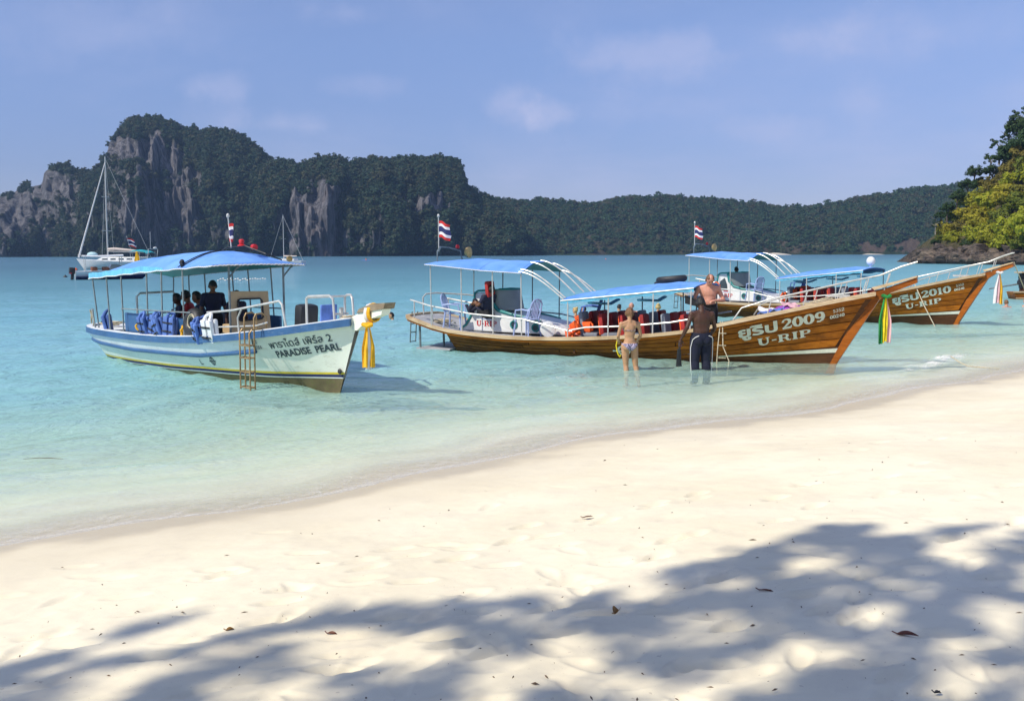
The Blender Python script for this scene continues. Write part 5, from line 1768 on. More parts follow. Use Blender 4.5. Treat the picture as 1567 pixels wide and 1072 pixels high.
# boarding ladder hooked over its side
e = empty('boarding_ladder', LP.w((-1.28, -1.02, 0)), LP.rz)
for dx in (-.17, .17):
    mb = MB(); mb.tube([(dx, .22, 1.02), (dx, .22, 1.30), (dx, .14, 1.36), (dx, .02, 1.35), (dx, -.02, 1.28), (dx, -.03, .02)], .016, 6); mb.build('side_tube', M_bronze, e, True)
    mb = MB(); mb.tube([(dx + .06, -.16, .02), (dx + .06, -.15, 1.02), (dx + .06, -.1, 1.08), (dx + .06, .1, 1.09)], .016, 6); mb.build('side_tube', M_bronze, e, True)
for z in (.06, .33, .58, .80):
    mb = MB(); mb.tube([(-.17, -.03, z), (.17, -.03, z)], .014, 6); mb.tube([(-.11, -.16, z), (.23, -.155, z)], .014, 6); mb.tube([(-.17, -.03, z), (-.11, -.16, z)], .012, 5); mb.tube([(.17, -.03, z), (.23, -.16, z)], .012, 5); mb.build('rung', M_bronze, e, True)
tag(e, 'bronze tube boarding ladder hooked over the side of the white boat', 'ladder')
# bow cloth
r_ = ribbon('bow_ribbon', LP.w((1.00, -.13, 1.20)), .74, [('saffron yellow', M_yellow), ('white', M_whitec), ('saffron yellow', M_yellow)], 'saffron and white cloth strips tied round the bow of the white boat', w=.105, seed=3, gap=.035)
mb = MB()
pts = [LP.w((.98 + .02 * k, .115 * math.cos(a) * 1.1, 1.42 + .15 * math.sin(a))) - r_.location for k in range(4) for a in np.linspace(0, 6.28, 13)]
mb.tube(pts, .014, 6); mb.build('wrap', M_yellow, r_, True)
mb = MB(); pts = [LP.w((.90 + .02 * k, .115 * math.cos(a) * 1.12, 1.40 + .16 * math.sin(a))) - r_.location for k in range(4) for a in np.linspace(0, 6.28, 13)]
mb.tube(pts, .014, 6); mb.build('wrap', M_whitec, r_, True)
# coils of rope at the stern and the bow
for loc, r0, r1, n, lab, s in ((LP.w((-9.05, -.35, .71)), .10, .30, 6, 'pale rope coiled on the stern of the white boat', 4), (LP.w((.28, 0, 1.24)), .05, .15, 5, 'small pale rope coil on the bow of the white boat', 5)):
    mb = MB(); coil(mb, (0, 0, .02), r0, r1, n, .017, s); o = mb.build('rope_coil', M_rope, None, True); o.location = loc; tag(o, lab, 'rope')
mb = MB(); mb.tube([(0, 0, 0), (.02, .03, -.18), (.06, .0, -.32), (.10, -.02, -.2), (.09, 0, .0), (.12, .02, -.22), (.17, 0, -.36), (.2, 0, -.15), (.18, 0, .02)], .014, 5); o = mb.build('rope_hank', M_rope, None, True); o.location = LP.w((-8.92, -.90, 1.12)); o.rotation_euler = (0, 0, LP.rz); tag(o, 'hank of rope hung on the stern rail of the white boat', 'rope')
# life vests along the bench back and one on the stern
vl = 'blue life vest slung on the bench back of the white boat'
for k, (x, y, ry) in enumerate(((-5.62, -.98, .05), (-5.22, -.99, .0), (-4.88, -.99, .05), (-4.55, -.97, .1), (-3.22, -.99, .0), (-3.02, -.98, .08))):
    life_vest(LP.w((x, y, .70 + .03 * (k % 2))), (.25 * math.sin(k * 4.1), .12 * (-1) ** k, LP.rz - math.pi / 2 + .45 * math.sin(k * 3)), M_vestblue, vl, 'blue life vests on the white boat', sc=.84)
life_vest(LP.w((-7.95, -.80, .58)), (0, .12, LP.rz - math.pi / 2 - .5), M_vestblue, 'single blue life vest standing at the stern of the white boat', sc=.95)
life_vest(LP.w((-2.74, -.97, .72)), (0, .08, LP.rz - math.pi / 2), M_panel, 'pale washed out life vest hanging beside the tan console', sc=.95)
for k, (x, y) in enumerate(((-5.9, -.76), (-5.05, -.78), (-4.3, -.76), (-3.45, -.78))):
    life_vest(LP.w((x, y, .84)), (R(80), .1, LP.rz + .4 * k), M_orange if k % 2 else M_yellow, 'orange and yellow vest bundled under the blue ones' , 'bright vests bundled on the bench of the white boat', sc=.6)
mb = MB(); torus(mb, (0, 0, 0), .17, .135, None, 26, 10); o = mb.build('inner_tube', M_black, None, True); o.location = LP.w((-3.66, -.90, 1.06)); o.rotation_euler = (R(80), R(10), LP.rz); tag(o, 'black inner tube leaning on the bench of the white boat', 'inner tube')
mb = MB(); torus(mb, (0, 0, 0), .12, .012, None, 20, 6); torus(mb, (0.02, .02, .02), .13, .012, None, 20, 6); o = mb.build('rope_ring', M_rope, None, True); o.location = LP.w((-3.46, -1.06, 1.10)); o.rotation_euler = (R(82), R(5), LP.rz); tag(o, 'loop of pale rope hung on the black inner tube', 'rope')

# ------------------------------------------------------------------ loose things on the brown boats
rl = [('green', M_green), ('bright yellow', M_yellowb), ('red', M_redc)]
ribbon('bow_ribbon', LB.w((1.04, -.13, 1.47)), 1.0, [('green', M_green), ('bright yellow', M_yellowb), ('bright yellow', M_yellowb), ('pink', M_pinkc)], 'green, yellow and red cloth strips hanging from the bow of the 2009 boat', w=.08, seed=5, gap=.045)
ribbon('bow_ribbon', LC.w((1.25, -.13, 1.62)), 1.0, [('white', M_whitec), ('pink', M_pinkc), ('saffron', M_yellow)], 'white, pink and saffron cloth strips hanging from the bow of the 2010 boat', w=.10, seed=6, gap=.07)
chair(LB.w((-9.02, -.72, .50)), LB.rz + .2, 'pale blue plastic chair facing the seated man on the 2009 boat')
chair(LB.w((-6.95, -.82, .42)), LB.rz + 2.9, 'pale blue plastic chair beside the portholes of the 2009 boat')
chair(LB.w((-5.95, .62, .46)), LB.rz + 3.4, 'blue plastic chair behind the orange life vests on the 2009 boat', M_vestblue)
chair(LC.w((-6.9, -.80, .52)), LC.rz + 2.8, 'pale plastic chair beside the portholes of the 2010 boat')
chair(LC.w((-5.9, .62, .55)), LC.rz + 3.3, 'blue plastic chair behind the orange box of the 2010 boat', M_vestblue)
for k in range(9):
    life_vest(LB.w((-6.15 + .07 * k + .06 * math.sin(k * 7), -.12 - .33 * (k % 3), .47 + .11 * (k // 3) + .03 * (k % 2))), (R(78 + 14 * math.sin(k)), .2 * math.sin(k * 2.3), LB.rz + 1.1 + .5 * math.sin(k * 5)), M_orange, 'orange life vest in the heap beneath the hoops of the 2009 boat', 'orange vests heaped on the 2009 boat', sc=.62)
life_vest(LB.w((-6.0, -.1, .74)), (R(62), .1, LB.rz + 1.9), M_orange, 'orange life vest lying on top of the heap on the 2009 boat', sc=.62)
life_vest(LC.w((-8.4, -.92, .72)), (0, .2, LC.rz - 1.2), M_orange, 'orange life vest hung on the stern rail of the 2010 boat', sc=.8)
for k in range(3):
    life_vest(LC.w((-6.0 + .2 * k, -.35 * (k % 2), .62 + .12 * k)), (R(80), 0, LC.rz + k), M_orange, 'orange life vest in the small heap on the 2010 boat', 'orange vests on the 2010 boat', sc=.85)
# white drum
mb = MB(); mb.lathe([(.10, -.12), (.17, -.11), (.18, -.09), (.15, -.07), (.15, .07), (.18, .09), (.17, .11), (.10, .12)], (0, 0, 0), 20, 'Y'); o = mb.build('hose_drum', M_white, None, True); o.location = LB.w((-6.38, -.86, .60)); o.rotation_euler = (0, 0, LB.rz + .5); tag(o, 'round white hose drum on the deck by the 2009 wheelhouse', 'drum')
# inner tubes on the forward canopy
for (x, y, rx, lab) in ((-3.68, .12, .02, 'black inner tube lying on the blue canopy, in front of another'), (-3.95, .75, .05, 'black inner tube on the far side of the blue canopy')):
    mb = MB(); torus(mb, (0, 0, 0), .30, .075, None, 26, 9, .62); o = mb.build('inner_tube', M_black, None, True); o.location = LB.w((x, y, 1.31 + .33 * (x + 5.92) / 3.12 + .17 * (1 - abs(y) ** 2.2) + .07)); o.rotation_euler = (rx, -.09, LB.rz); tag(o, lab, 'inner tube')
# fender ball on the far canopy
mb = MB(); mb.ball((0, 0, 0), (.15, .15, .16), 14, 10); mb.tube([(0, 0, -.2), (0, 0, -.14)], .04, 8); o = mb.build('fender_ball', M_white, None, True); o.location = LC.w((-3.05, .3, 1.98)); tag(o, 'white fender ball sitting on the canopy of the 2010 boat', 'fender')
# ropes
mb = MB(); coil(mb, (0, 0, .02), .10, .28, 6, .015, 9); o = mb.build('rope_coil', M_rope, None, True); o.location = LB.w((-9.6, -.35, .62)); tag(o, 'pale rope coiled on the stern deck of the 2009 boat', 'rope')
mb = MB(); coil(mb, (0, 0, .02), .08, .26, 6, .015, 10); o = mb.build('rope_coil', M_rope, None, True); o.location = LB.w((-.25, .05, 1.31)); o.rotation_euler = (0, -.2, LB.rz); tag(o, 'pale rope coiled on the bow deck of the 2009 boat', 'rope')
for k, (x, y, mt, nm) in enumerate(((-1.28, -.25, M_vestblue, 'blue'), (-1.05, -.05, paint('violet_cloth', (.28, .06, .38), .9, .3, 9), 'violet'), (-1.40, .12, M_whitec, 'white'), (-.85, .10, M_pinkc, 'pink'))):
    rows = [[(.26 * (i / 7 - .5) * 2, .22 * (j / 6 - .5) * 2, .05 + .035 * math.sin(i * 1.7 + k) * math.cos(j * 1.9 + k) + .02 * math.sin(i * 3 + j)) for j in range(7)] for i in range(8)]
    mb = MB(); mb.slab(rows, .02); o = mb.build('towel', mt, None, True); o.location = LB.w((x, y, HB.sheer(x) + .02)); o.rotation_euler = (0, -.22, LB.rz + k); tag(o, nm + ' crumpled towel lying on the bow deck of the 2009 boat', 'towel')
# mooring lines of the far boat
def line(name, pts, r, lab, mat=M_rope):
    mb = MB(); mb.tube(pts, r, 5); o = mb.build(name, mat, None, True); tag(o, lab, 'rope'); return o


a, b = LC.w((-1.2, -.74, 1.30)), Vector(gnd(1431, 500, 0))
line('mooring_line', [a, a.lerp(b, .5) - Vector((0, 0, .05)), b, b + (b - a).normalized() * .3], .016, 'mooring line running from the side of the 2010 boat into the water')
a = LC.w((1.62, 0, 1.95)); b = Vector(gnd(1590, 480, .1))
line('mooring_line', [a, a.lerp(b, .5) - Vector((0, 0, .2)), b], .016, 'pale mooring line running off the prow of the 2010 boat')
a = LB.w((.2, -.42, 1.40)); b = Vector(gnd(1455, 545, .16)); c = Vector(gnd(1482, 560, .02))
line('anchor_rope', [b, b.lerp(c, .5) - Vector((0, 0, .02)), c, c + Vector((.5, -.3, -.02))], .012, 'thin rope lying across the small breaking wave')
# ladder at the bow of the 2009 boat
e = empty('bow_ladder', LB.w((-2.20, -1.06, 0)), LB.rz)
for dx in (-.0, .22):
    mb = MB(); mb.tube([(dx * .2, .05, .92), (dx * .5, -.12, .40), (dx * 1.2, -.18, .10), (dx, -.16, -.2)], .011, 6); mb.build('side_tube', M_rope, e, True)
for z in (.15, .42, .68):
    mb = MB(); mb.tube([(.01, -.13, z), (.18, -.13, z)], .009, 6); mb.build('rung', M_rope, e, True)
tag(e, 'thin ladder hanging down the planks of the 2009 boat by the navy trousered man', 'ladder')

# ================================================================== PEOPLE
def skin_mat(name, col, var=.12):
    t = NT(name)
    o = t.tc.outputs['Object']
    n = t.noise(o, 7, 5, .6)
    c = t.mix(t.rng(n, .3, .7), tuple(x * (1 - var) for x in col), tuple(min(1, x * (1 + var)) for x in col))
    return t.done(t.bsdf(c, .5, 0, .4, t.bump(t.noise(o, 60, 3), .08, .004), Subsurface_Weight=.12, Subsurface_Radius=(.02, .008, .004), Subsurface_Scale=.4))


SK_tan = skin_mat('skin_tan', (.52, .29, .16))
SK_pink = skin_mat('skin_pink', (.62, .30, .21))
SK_dark = skin_mat('skin_dark', (.075, .032, .019))
SK_brown = skin_mat('skin_brown', (.20, .09, .045))
M_hairdk = paint('hair_dark', (.012, .010, .009), .55, .3, 30, bump=.3)
M_hairbr = paint('hair_brown', (.17, .085, .035), .55, .3, 30, bump=.3)
M_hairbl = paint('hair_blond', (.55, .38, .14), .55, .25, 30, bump=.3)
M_eye = paint('eye_dark', (.015, .012, .01), .2, .1, 9)
M_lip = paint('lip', (.32, .10, .08), .5, .1, 9)
M_navyp = paint('navy_trousers', (.007, .009, .026), .85, .25, 5, bump=.2)
M_blackp = paint('black_shorts', (.012, .012, .014), .8, .3, 5, bump=.2)
M_shirtdk = paint('dark_shirt', (.022, .024, .05), .85, .25, 5, bump=.2)
t = NT('checked_bikini')
ck = t.n.new('ShaderNodeTexChecker'); t.link(t.tc.outputs['Object'], ck.inputs['Vector']); ck.inputs['Scale'].default_value = 42
ck.inputs['Color1'].default_value = (.06, .05, .10, 1); ck.inputs['Color2'].default_value = (.50, .44, .58, 1)
M_bikini = t.done(t.bsdf(ck.outputs[0], .7))

STAND = dict(head=(.02, 0, 1.60), neck=(-.01, 0, 1.46), chest=(0, 0, 1.28), waist=(0, 0, 1.07), pelvis=(-.01, 0, .93),
             shL=(-.01, .185, 1.375), elL=(-.03, .265, 1.09), wrL=(.05, .285, .85), shR=(-.01, -.185, 1.375), elR=(-.03, -.265, 1.09), wrR=(.05, -.285, .85),
             hiL=(0, .095, .90), knL=(.02, .11, .49), anL=(-.02, .11, .08), toL=(.15, .13, .03), hiR=(0, -.095, .90), knR=(.02, -.11, .49), anR=(-.02, -.11, .08), toR=(.15, -.13, .03),
             look=(1, 0, 0))
SIT = dict(STAND, head=(.06, 0, 1.13), neck=(.02, 0, .99), chest=(0, 0, .81), waist=(-.02, 0, .60), pelvis=(-.03, 0, .48), shL=(0, .185, .905), elL=(.10, .25, .66), wrL=(.30, .18, .56), shR=(0, -.185, .905), elR=(.10, -.25, .66), wrR=(.30, -.18, .56),
           hiL=(0, .10, .46), knL=(.42, .12, .47), anL=(.42, .12, .08), toL=(.58, .13, .03), hiR=(0, -.10, .46), knR=(.42, -.12, .47), anR=(.42, -.12, .08), toR=(.58, -.13, .03))


def figure(name, loc, rz, J, skin, hair=None, hair_style='short', female=False, stout=1.0, scale=1.0, voxel=.010, clothes=(), fingers=True, face=True, label='', grip=None, group=None):
    """one continuous body grown from joints; clothing and hair are shells over it"""
    J = {k: Vector(v) for k, v in J.items()}
    e = empty(name, loc, rz); e.scale = (scale,) * 3
    mb = MB()

    def cap(a, b, ra, rb, fl=1.0):
        a, b = Vector(a), Vector(b)
        n = 6
        mb.tube([a.lerp(b, k / n) for k in range(n + 1)], [ra + (rb - ra) * k / n for k in range(n + 1)], 12)
        mb.ball(a, ra, 12, 8); mb.ball(b, rb, 12, 8)
    look = J['look'].normalized()
    up = (J['head'] - J['neck']).normalized()
    left = up.cross(look).normalized(); fwd = left.cross(up).normalized()
    HR = Matrix((fwd, left, up)).transposed()
    h = J['head']
    mb.ball(h + up * .01, (.098, .078, .112), 16, 12, HR)
    mb.ball(h + fwd * .035 - up * .055, (.062, .055, .062), 14, 10, HR)           # jaw
    mb.ball(h + fwd * .098 - up * .018, (.018, .014, .024), 8, 6, HR)              # nose
    mb.ball(h + fwd * .078 - up * .090, (.020, .024, .018), 8, 6, HR)              # chin
    for s in (-1, 1): mb.ball(h + left * s * .082 - up * .012 - fwd * .005, (.022, .011, .032), 8, 6, HR)
    cap(J['neck'] - up * .04, h - up * .05 - fwd * .015, .056 * (.88 if female else 1.05), .052 * (.9 if female else 1.05))
    tor = (J['chest'] - J['pelvis']).normalized()
    lat = (J['shL'] - J['shR']).normalized(); fr = lat.cross(tor).normalized()
    TR = Matrix((fr, lat, tor)).transposed()
    w = stout
    cd = .105 * w; cw = (.145 if female else .168) * w
    mb.ball(J['chest'], (cd, cw, .17), 16, 12, TR)
    mb.ball(J['chest'] + tor * .085, (.085 * w, cw * .98, .085), 14, 10, TR)
    mb.ball(J['chest'].lerp(J['waist'], .55), (.098 * w, (.126 if female else .155) * w, .14), 16, 12, TR)
    mb.ball(J['waist'], (.092 * w * (1.12 if w > 1.1 else 1), (.115 if female else .140) * w, .15), 16, 12, TR)
    mb.ball(J['waist'].lerp(J['pelvis'], .5), (.098 * w, (.135 if female else .148) * w, .12), 16, 12, TR)
    mb.ball(J['pelvis'], (.112 * w, (.168 if female else .158) * w, .115), 16, 12, TR)
    for s in (-1, 1): mb.ball(J['pelvis'] - fr * .055 + lat * s * .075 - tor * .05, (.085, .085, .088), 12, 9, TR)
    if female:
        for s in (-1, 1): mb.ball(J['chest'] + fr * .085 + lat * s * .07 - tor * .01, (.055, .058, .055), 10, 8, TR)
    else:
        mb.ball(J['waist'] + fr * .03 * w, (.09 * w, .12 * w, .14), 12, 9, TR)
    k_ = .86 if female else 1.0
    for s, S_ in ((1, 'L'), (-1, 'R')):
        sh, el, wr = J['sh' + S_], J['el' + S_], J['wr' + S_]
        cap(J['neck'] - tor * .015, sh - tor * .005, .050 * k_, .050 * k_); cap(J['neck'] - tor * .10, sh - tor * .03, .070 * k_, .058 * k_)
        mb.ball(sh, (.064 * k_,) * 3, 12, 9)
        cap(sh, el, .053 * k_, .040 * k_); cap(el, el.lerp(wr, .35), .040 * k_, .041 * k_); cap(el.lerp(wr, .35), wr, .041 * k_, .027 * k_)
        # hand: palm, four fingers and a thumb from the side of the palm
        d = (wr - el).normalized()
        if grip and S_ in grip: gd = Vector(grip[S_]).normalized()
        else: gd = d
        pl = gd.cross(lat if abs(gd.dot(lat)) < .8 else fr)
        pl = pl.normalized() if pl.length > .1 else gd.orthogonal()
        sd = gd.cross(pl).normalized()
        pc = wr + gd * .055
        PR = Matrix((gd, sd, pl)).transposed()
        mb.ball(pc, (.050, .042, .019), 10, 8, PR); cap(wr, pc, .026 * k_, .022)
        if fingers:
            for q, L in zip((-.030, -.010, .010, .030), (.060, .072, .068, .052)):
                b0 = pc + gd * .038 + sd * q; b1 = b0 + gd * L * .5 - pl * .010; b2 = b1 + gd * L * .42 - pl * .028
                cap(b0, b1, .0095, .0090); cap(b1, b2, .0090, .0075)
            t0 = pc - gd * .012 + sd * .036; t1 = t0 + gd * .030 + sd * .026 - pl * .012; t2 = t1 + gd * .034 + sd * .006 - pl * .012
            cap(t0, t1, .0125, .0110); cap(t1, t2, .0110, .0085)
        hi, kn, an, to = J['hi' + S_], J['kn' + S_], J['an' + S_], J['to' + S_]
        lw = (1.06 if female else 1.0) * (1 + (w - 1) * .5)
        cap(hi, hi.lerp(kn, .45), .092 * lw, .080 * lw); cap(hi.lerp(kn, .45), kn, .080 * lw, .056 * lw); mb.ball(kn, (.058 * lw,) * 3, 12, 8)
        calf = kn.lerp(an, .33) - (to - an).normalized() * .015
        cap(kn, calf, .053 * lw, .057 * lw); cap(calf, an, .057 * lw, .036)
        mb.ball(an - (to - an).normalized() * .035 - Vector((0, 0, .03)), (.035, .032, .035), 10, 7); cap(an - Vector((0, 0, .02)), to, .038, .026)
        mb.ball(to, (.036, .042, .022), 10, 7)
    ob = mb.build('body', skin, e, True)
    rm = ob.modifiers.new('skin', 'REMESH'); rm.mode = 'VOXEL'; rm.voxel_size = voxel
    sm = ob.modifiers.new('smooth', 'SMOOTH'); sm.factor = .5; sm.iterations = 5 if voxel < .013 else 2
    dg = bpy.context.evaluated_depsgraph_get()
    me = bpy.data.meshes.new_from_object(ob.evaluated_get(dg))
    ob.modifiers.clear(); old = ob.data; ob.data = me; bpy.data.meshes.remove(old)
    me.name = 'body'
    me.materials.clear(); me.materials.append(skin)
    me.polygons.foreach_set('use_smooth', [True] * len(me.polygons))
    nV = len(me.vertices)
    co = np.empty(nV * 3); me.vertices.foreach_get('co', co); co = co.reshape(-1, 3)
    no = np.empty(nV * 3); me.vertices.foreach_get('normal', no); no = no.reshape(-1, 3)
    polys = [tuple(p.vertices) for p in me.polygons]
    hv = np.array(h); F_, L_, U_ = np.array(fwd), np.array(left), np.array(up)
    hl = co - hv
    a, b, c = hl @ F_, hl @ L_, hl @ U_
    inhead = (np.abs(a) < .16) & (np.abs(b) < .13) & (c > -.16) & (c < .2)
    ctx = dict(co=co, J=J, no=no, a=a, b=b, c=c, inhead=inhead, fr=np.array(fr), lat=np.array(lat), tor=np.array(tor))

    def shell(nm, mask, off, mat, extra=None):
        fs = [p for p in polys if all(mask[i] for i in p)]
        if not fs: return None
        use = sorted({i for p in fs for i in p}); mp = {i: k for k, i in enumerate(use)}
        offs = np.broadcast_to(np.asarray(off(use) if callable(off) else off, float), (len(use),))
        vs = co[use] + no[use] * np.asarray(offs)[:, None]
        if extra is not None: vs = extra(vs)
        inner = co[use] + no[use] * (np.asarray(offs)[:, None] - .006)
        n_ = len(use)
        FF = [tuple(mp[i] for i in p) for p in fs]
        # rim closing the cloth at its hems
        ec = {}
        for p in FF:
            for k in range(len(p)):
                ed = (p[k], p[(k + 1) % len(p)]); ec[frozenset(ed)] = (ec.get(frozenset(ed), (0, ed))[0] + 1, ed)
        rim = [(ed[1], ed[0], ed[0] + n_, ed[1] + n_) for cnt, ed in ec.values() if cnt == 1]
        return mesh_obj(nm, np.concatenate([vs, inner]), FF + rim, mat, e, True)
    if hair is not None:
        base_ = inhead & (((c > .035) & (a < .075 - (c < .075) * .045)) | ((a < .012) & (c > -.055)) | (c > .085))
        rgq = vnoise(co[:, 0] * 60, co[:, 1] * 60, co[:, 2] * 60)
        if hair_style == 'bald': base_ = inhead & (a < -.01) & (c < .06) & (c > -.05)
        if hair_style == 'balding': base_ = inhead & (((a < .02) & (c > -.05) & (c < .085)) | ((c > .05) & (np.abs(b) > .03) & (a < .06)))
        shell('hair', base_, lambda u: .012 + .004 * rgq[u], hair)
        if hair_style == 'ponytail':
            q = MB(); p0 = h - fwd * .095 + up * .03
            q.ball(p0 - fwd * .02, (.045, .045, .045), 10, 8); q.tube([p0, p0 - fwd * .055 - up * .03, p0 - fwd * .06 - up * .12, p0 - fwd * .04 - up * .20], [.032, .036, .028, .008], 8)
            q.build('ponytail', hair, e, True)
        if hair_style == 'bun':
            q = MB(); q.ball(h - fwd * .085 + up * .085, (.048, .048, .045), 10, 8); q.build('hair_bun', hair, e, True)
        if hair_style == 'cap':
            m_ = inhead & (c > .025)
            shell('cap_crown', m_, .018, M_black)
            q = MB(); q.slab([[h + fwd * (.07 + .10 * i / 4) + left * (.075 * (j / 3 - 1) * (1 - .25 * (i / 4) ** 2)) + up * (.052 - .012 * i / 4) for j in range(7)] for i in range(5)], Vector(up * .006)); q.build('cap_peak', M_black, e, True)
    if face:
        for s in (-1, 1):
            q = MB(); q.ball(h + fwd * .088 + left * s * .032 + up * .012, (.010, .014, .008), 8, 6, HR); q.build('eye', M_eye, e, True)
        q = MB(); q.ball(h + fwd * .094 - up * .062, (.010, .026, .007), 8, 6, HR); q.build('mouth', M_lip, e, True)
    for nm, fn, off, mat in clothes:
        shell(nm, fn(ctx), off, mat)
    tag(e, label, 'person', group)
    return e


def below(z, z2=-9): return lambda c: (c['co'][:, 2] < z) & (c['co'][:, 2] > z2)


def legs(zt, zb, ymax=.34):
    return lambda c: (c['co'][:, 2] < zt) & (c['co'][:, 2] > zb) & (np.abs(c['co'][:, 1]) < ymax) & ~near_arm(c)


def near_arm(c, r=.055):
    co = c['co']; m = np.zeros(len(co), bool)
    for S_ in 'LR':
        for A, B in (('el', 'wr'),):
            a, b = np.array(c['J'][A + S_]), np.array(c['J'][B + S_])
            b = b + (b - a) / np.linalg.norm(b - a) * .17
            d = b - a; t_ = np.clip(((co - a) @ d) / (d @ d), 0, 1)
            m |= np.linalg.norm(co - (a + t_[:, None] * d), axis=1) < r
    return m


def torso(c):
    co = c['co']; J = c['J']
    return (co[:, 2] < J['neck'].z - .01) & (co[:, 2] > J['pelvis'].z - .08) & ~near_arm(c, .07) & ~c['inhead']


def bikini_bottom(c):
    p = (c['co'] - np.array(c['J']['pelvis']))
    z = p[:, 2]; y = np.abs(p[:, 1])
    return (z < .035) & (z > -.15) & (z > -.15 + y * .95) & ~near_arm(c)


def bikini_top(c):
    p = (c['co'] - np.array(c['J']['chest']))
    back = (np.abs(p[:, 2] + .035) < .013)
    front = (p[:, 0] > .06) & (np.abs(p[:, 2] + .005) < .055) & (np.abs(p[:, 1]) < .13)
    arm = np.zeros(len(p), bool)
    for S_ in 'LR':
        a, b = np.array(c['J']['sh' + S_]), np.array(c['J']['el' + S_]); d = b - a
        t_ = np.clip(((c['co'] - a) @ d) / (d @ d), .18, 1); arm |= np.linalg.norm(c['co'] - (a + t_[:, None] * d), axis=1) < .062
    return (back | front) & ~arm


# the woman in the shallows, seen from behind
wp = gnd(963, 566)
wd = -ground_z(wp.x, wp.y)
J = dict(STAND, head=(.03, .0, 1.60), elL=(.02, .245, 1.12), wrL=(.20, .20, 1.02), elR=(.03, -.25, 1.12), wrR=(.22, -.22, 1.00), knL=(.03, .07, .49), anL=(-.02, .06, .08), toL=(.13, .08, .03), hiR=(0, -.095, .90), knR=(.02, -.14, .49), anR=(-.03, -.21, .08), toR=(.12, -.24, .03))
woman = figure('person', (wp.x, wp.y, -wd), R(97), J, SK_tan, M_hairbr, 'ponytail', True, .93, 1.65 / 1.72, .0095,
               clothes=[('bikini_bottom', bikini_bottom, .007, M_bikini), ('bikini_top', bikini_top, .007, M_bikini)], label='woman in a checked bikini standing in the shallows with her back turned')
# neck strap and yellow snorkel hanging at her hip
e = empty('snorkel', woman.location + Vector((-.20, .22, .86)))
mb = MB(); mb.tube([(0, 0, .16), (-.03, 0, .10), (-.05, 0, 0), (-.03, 0, -.12), (.0, 0, -.2)], .013, 7); mb.build('tube', M_yellowb, e, True)
mb = MB(); mb.tube([(0, 0, -.2), (.03, 0, -.24), (.04, -.02, -.2)], .016, 7); mb.build('mouthpiece', M_yellowb, e, True)
tag(e, "yellow snorkel held at the bikini woman's hip", 'snorkel')

# the man in long navy trousers
mp = gnd(1072, 567)
md = -ground_z(mp.x, mp.y)
J = dict(STAND, head=(.06, .0, 1.60), shL=(-.01, .205, 1.38), shR=(-.01, -.205, 1.38), elL=(-.06, .31, 1.14), wrL=(.02, .40, .91), elR=(.02, -.285, 1.12), wrR=(.18, -.26, .95), knL=(.02, .12, .49), anL=(-.02, .125, .08), knR=(.02, -.11, .49), anR=(-.02, -.12, .08))
navy = figure('person', (mp.x, mp.y, -md), R(100), J, SK_dark, M_hairdk, 'short', False, 1.16, 1.80 / 1.72, .010,
              clothes=[('trousers', legs(1.03, .06), lambda u: .030, M_navyp)], label='bare backed man in long navy trousers standing in the shallows beside the 2009 boat', grip={'L': (0, .1, -1)})
pip = MB()
for s in (-1, 1):
    pip.tube([(-.155, s * .10, .98), (-.145, s * .17, .95), (-.09, s * .205, .90), (-.04, s * .225, .75), (-.03, s * .222, .5), (-.04, s * .205, .25), (-.05, s * .20, .1)], .008, 5)
pip.build('piping', M_whitec, navy, True)
e = empty('swim_fin', LocalBoat(navy).w((.03 * 1.05, .43 * 1.05, .83 * 1.05)))
mb = MB(); mb.tube([(0, 0, .05), (0, 0, -.02), (.01, 0, -.14)], [.02, .03, .035], 8, flat=.5); mb.build('foot_pocket', M_black, e, True)
mb = MB(); mb.slab([[(-.035 - .03 * i / 5, 0, -.12 - .36 * i / 5), (0, -.008, -.12 - .36 * i / 5), (.035 + .03 * i / 5, 0, -.12 - .36 * i / 5)] for i in range(6)], Vector((0, .010, 0))); mb.build('blade', M_black, e, True)
e.rotation_euler = (0, 0, .3)
tag(e, 'black swim fin hanging from the hand of the man in navy trousers', 'swim fin')

# the man standing in the 2009 boat, bent over a fin
J = dict(STAND, head=(.15, .02, 1.56), neck=(.05, 0, 1.45), chest=(.01, 0, 1.28), look=(.75, .12, -.75), shL=(0, .20, 1.37), shR=(0, -.20, 1.37), elR=(.00, -.31, 1.13), wrR=(.20, -.17, 1.09), elL=(.0, .33, 1.12), wrL=(.20, .13, 1.12))
bm_loc = LB.w((-2.62, -.52, .19))
bowman = figure('person', bm_loc, R(-97), J, SK_pink, M_hairbr, 'balding', False, 1.08, 1.78 / 1.72, .010,
                clothes=[('shorts', legs(1.04, .50), .022, M_blackp)], label='pink shouldered man in black shorts standing in the 2009 boat looking down at a fin', grip={'R': (.5, .0, -.5), 'L': (.5, -.8, -.1)})
LBM = LocalBoat(bowman)
e = empty('swim_fin', LBM.w((.27, -.20, 1.07)), bowman.rotation_euler[2])
mb = MB(); mb.tube([(0, .22, -.12), (0, .12, -.08), (0, .0, 0)], [.06, .065, .055], 10, flat=.6); mb.build('foot_pocket', M_black, e, True)
mb = MB(); mb.slab([[(-.03 - .0 * i, -.02 - .30 * i / 5, .01 + .11 * i / 5 + s * (.06 + .035 * i / 5)) for s in (-1, -.5, 0, .5, 1)] for i in range(6)], Vector((.014, 0, 0))); mb.build('blade', M_black, e, True)
tag(e, 'black swim fin held at the waist by the man standing in the 2009 boat', 'swim fin')

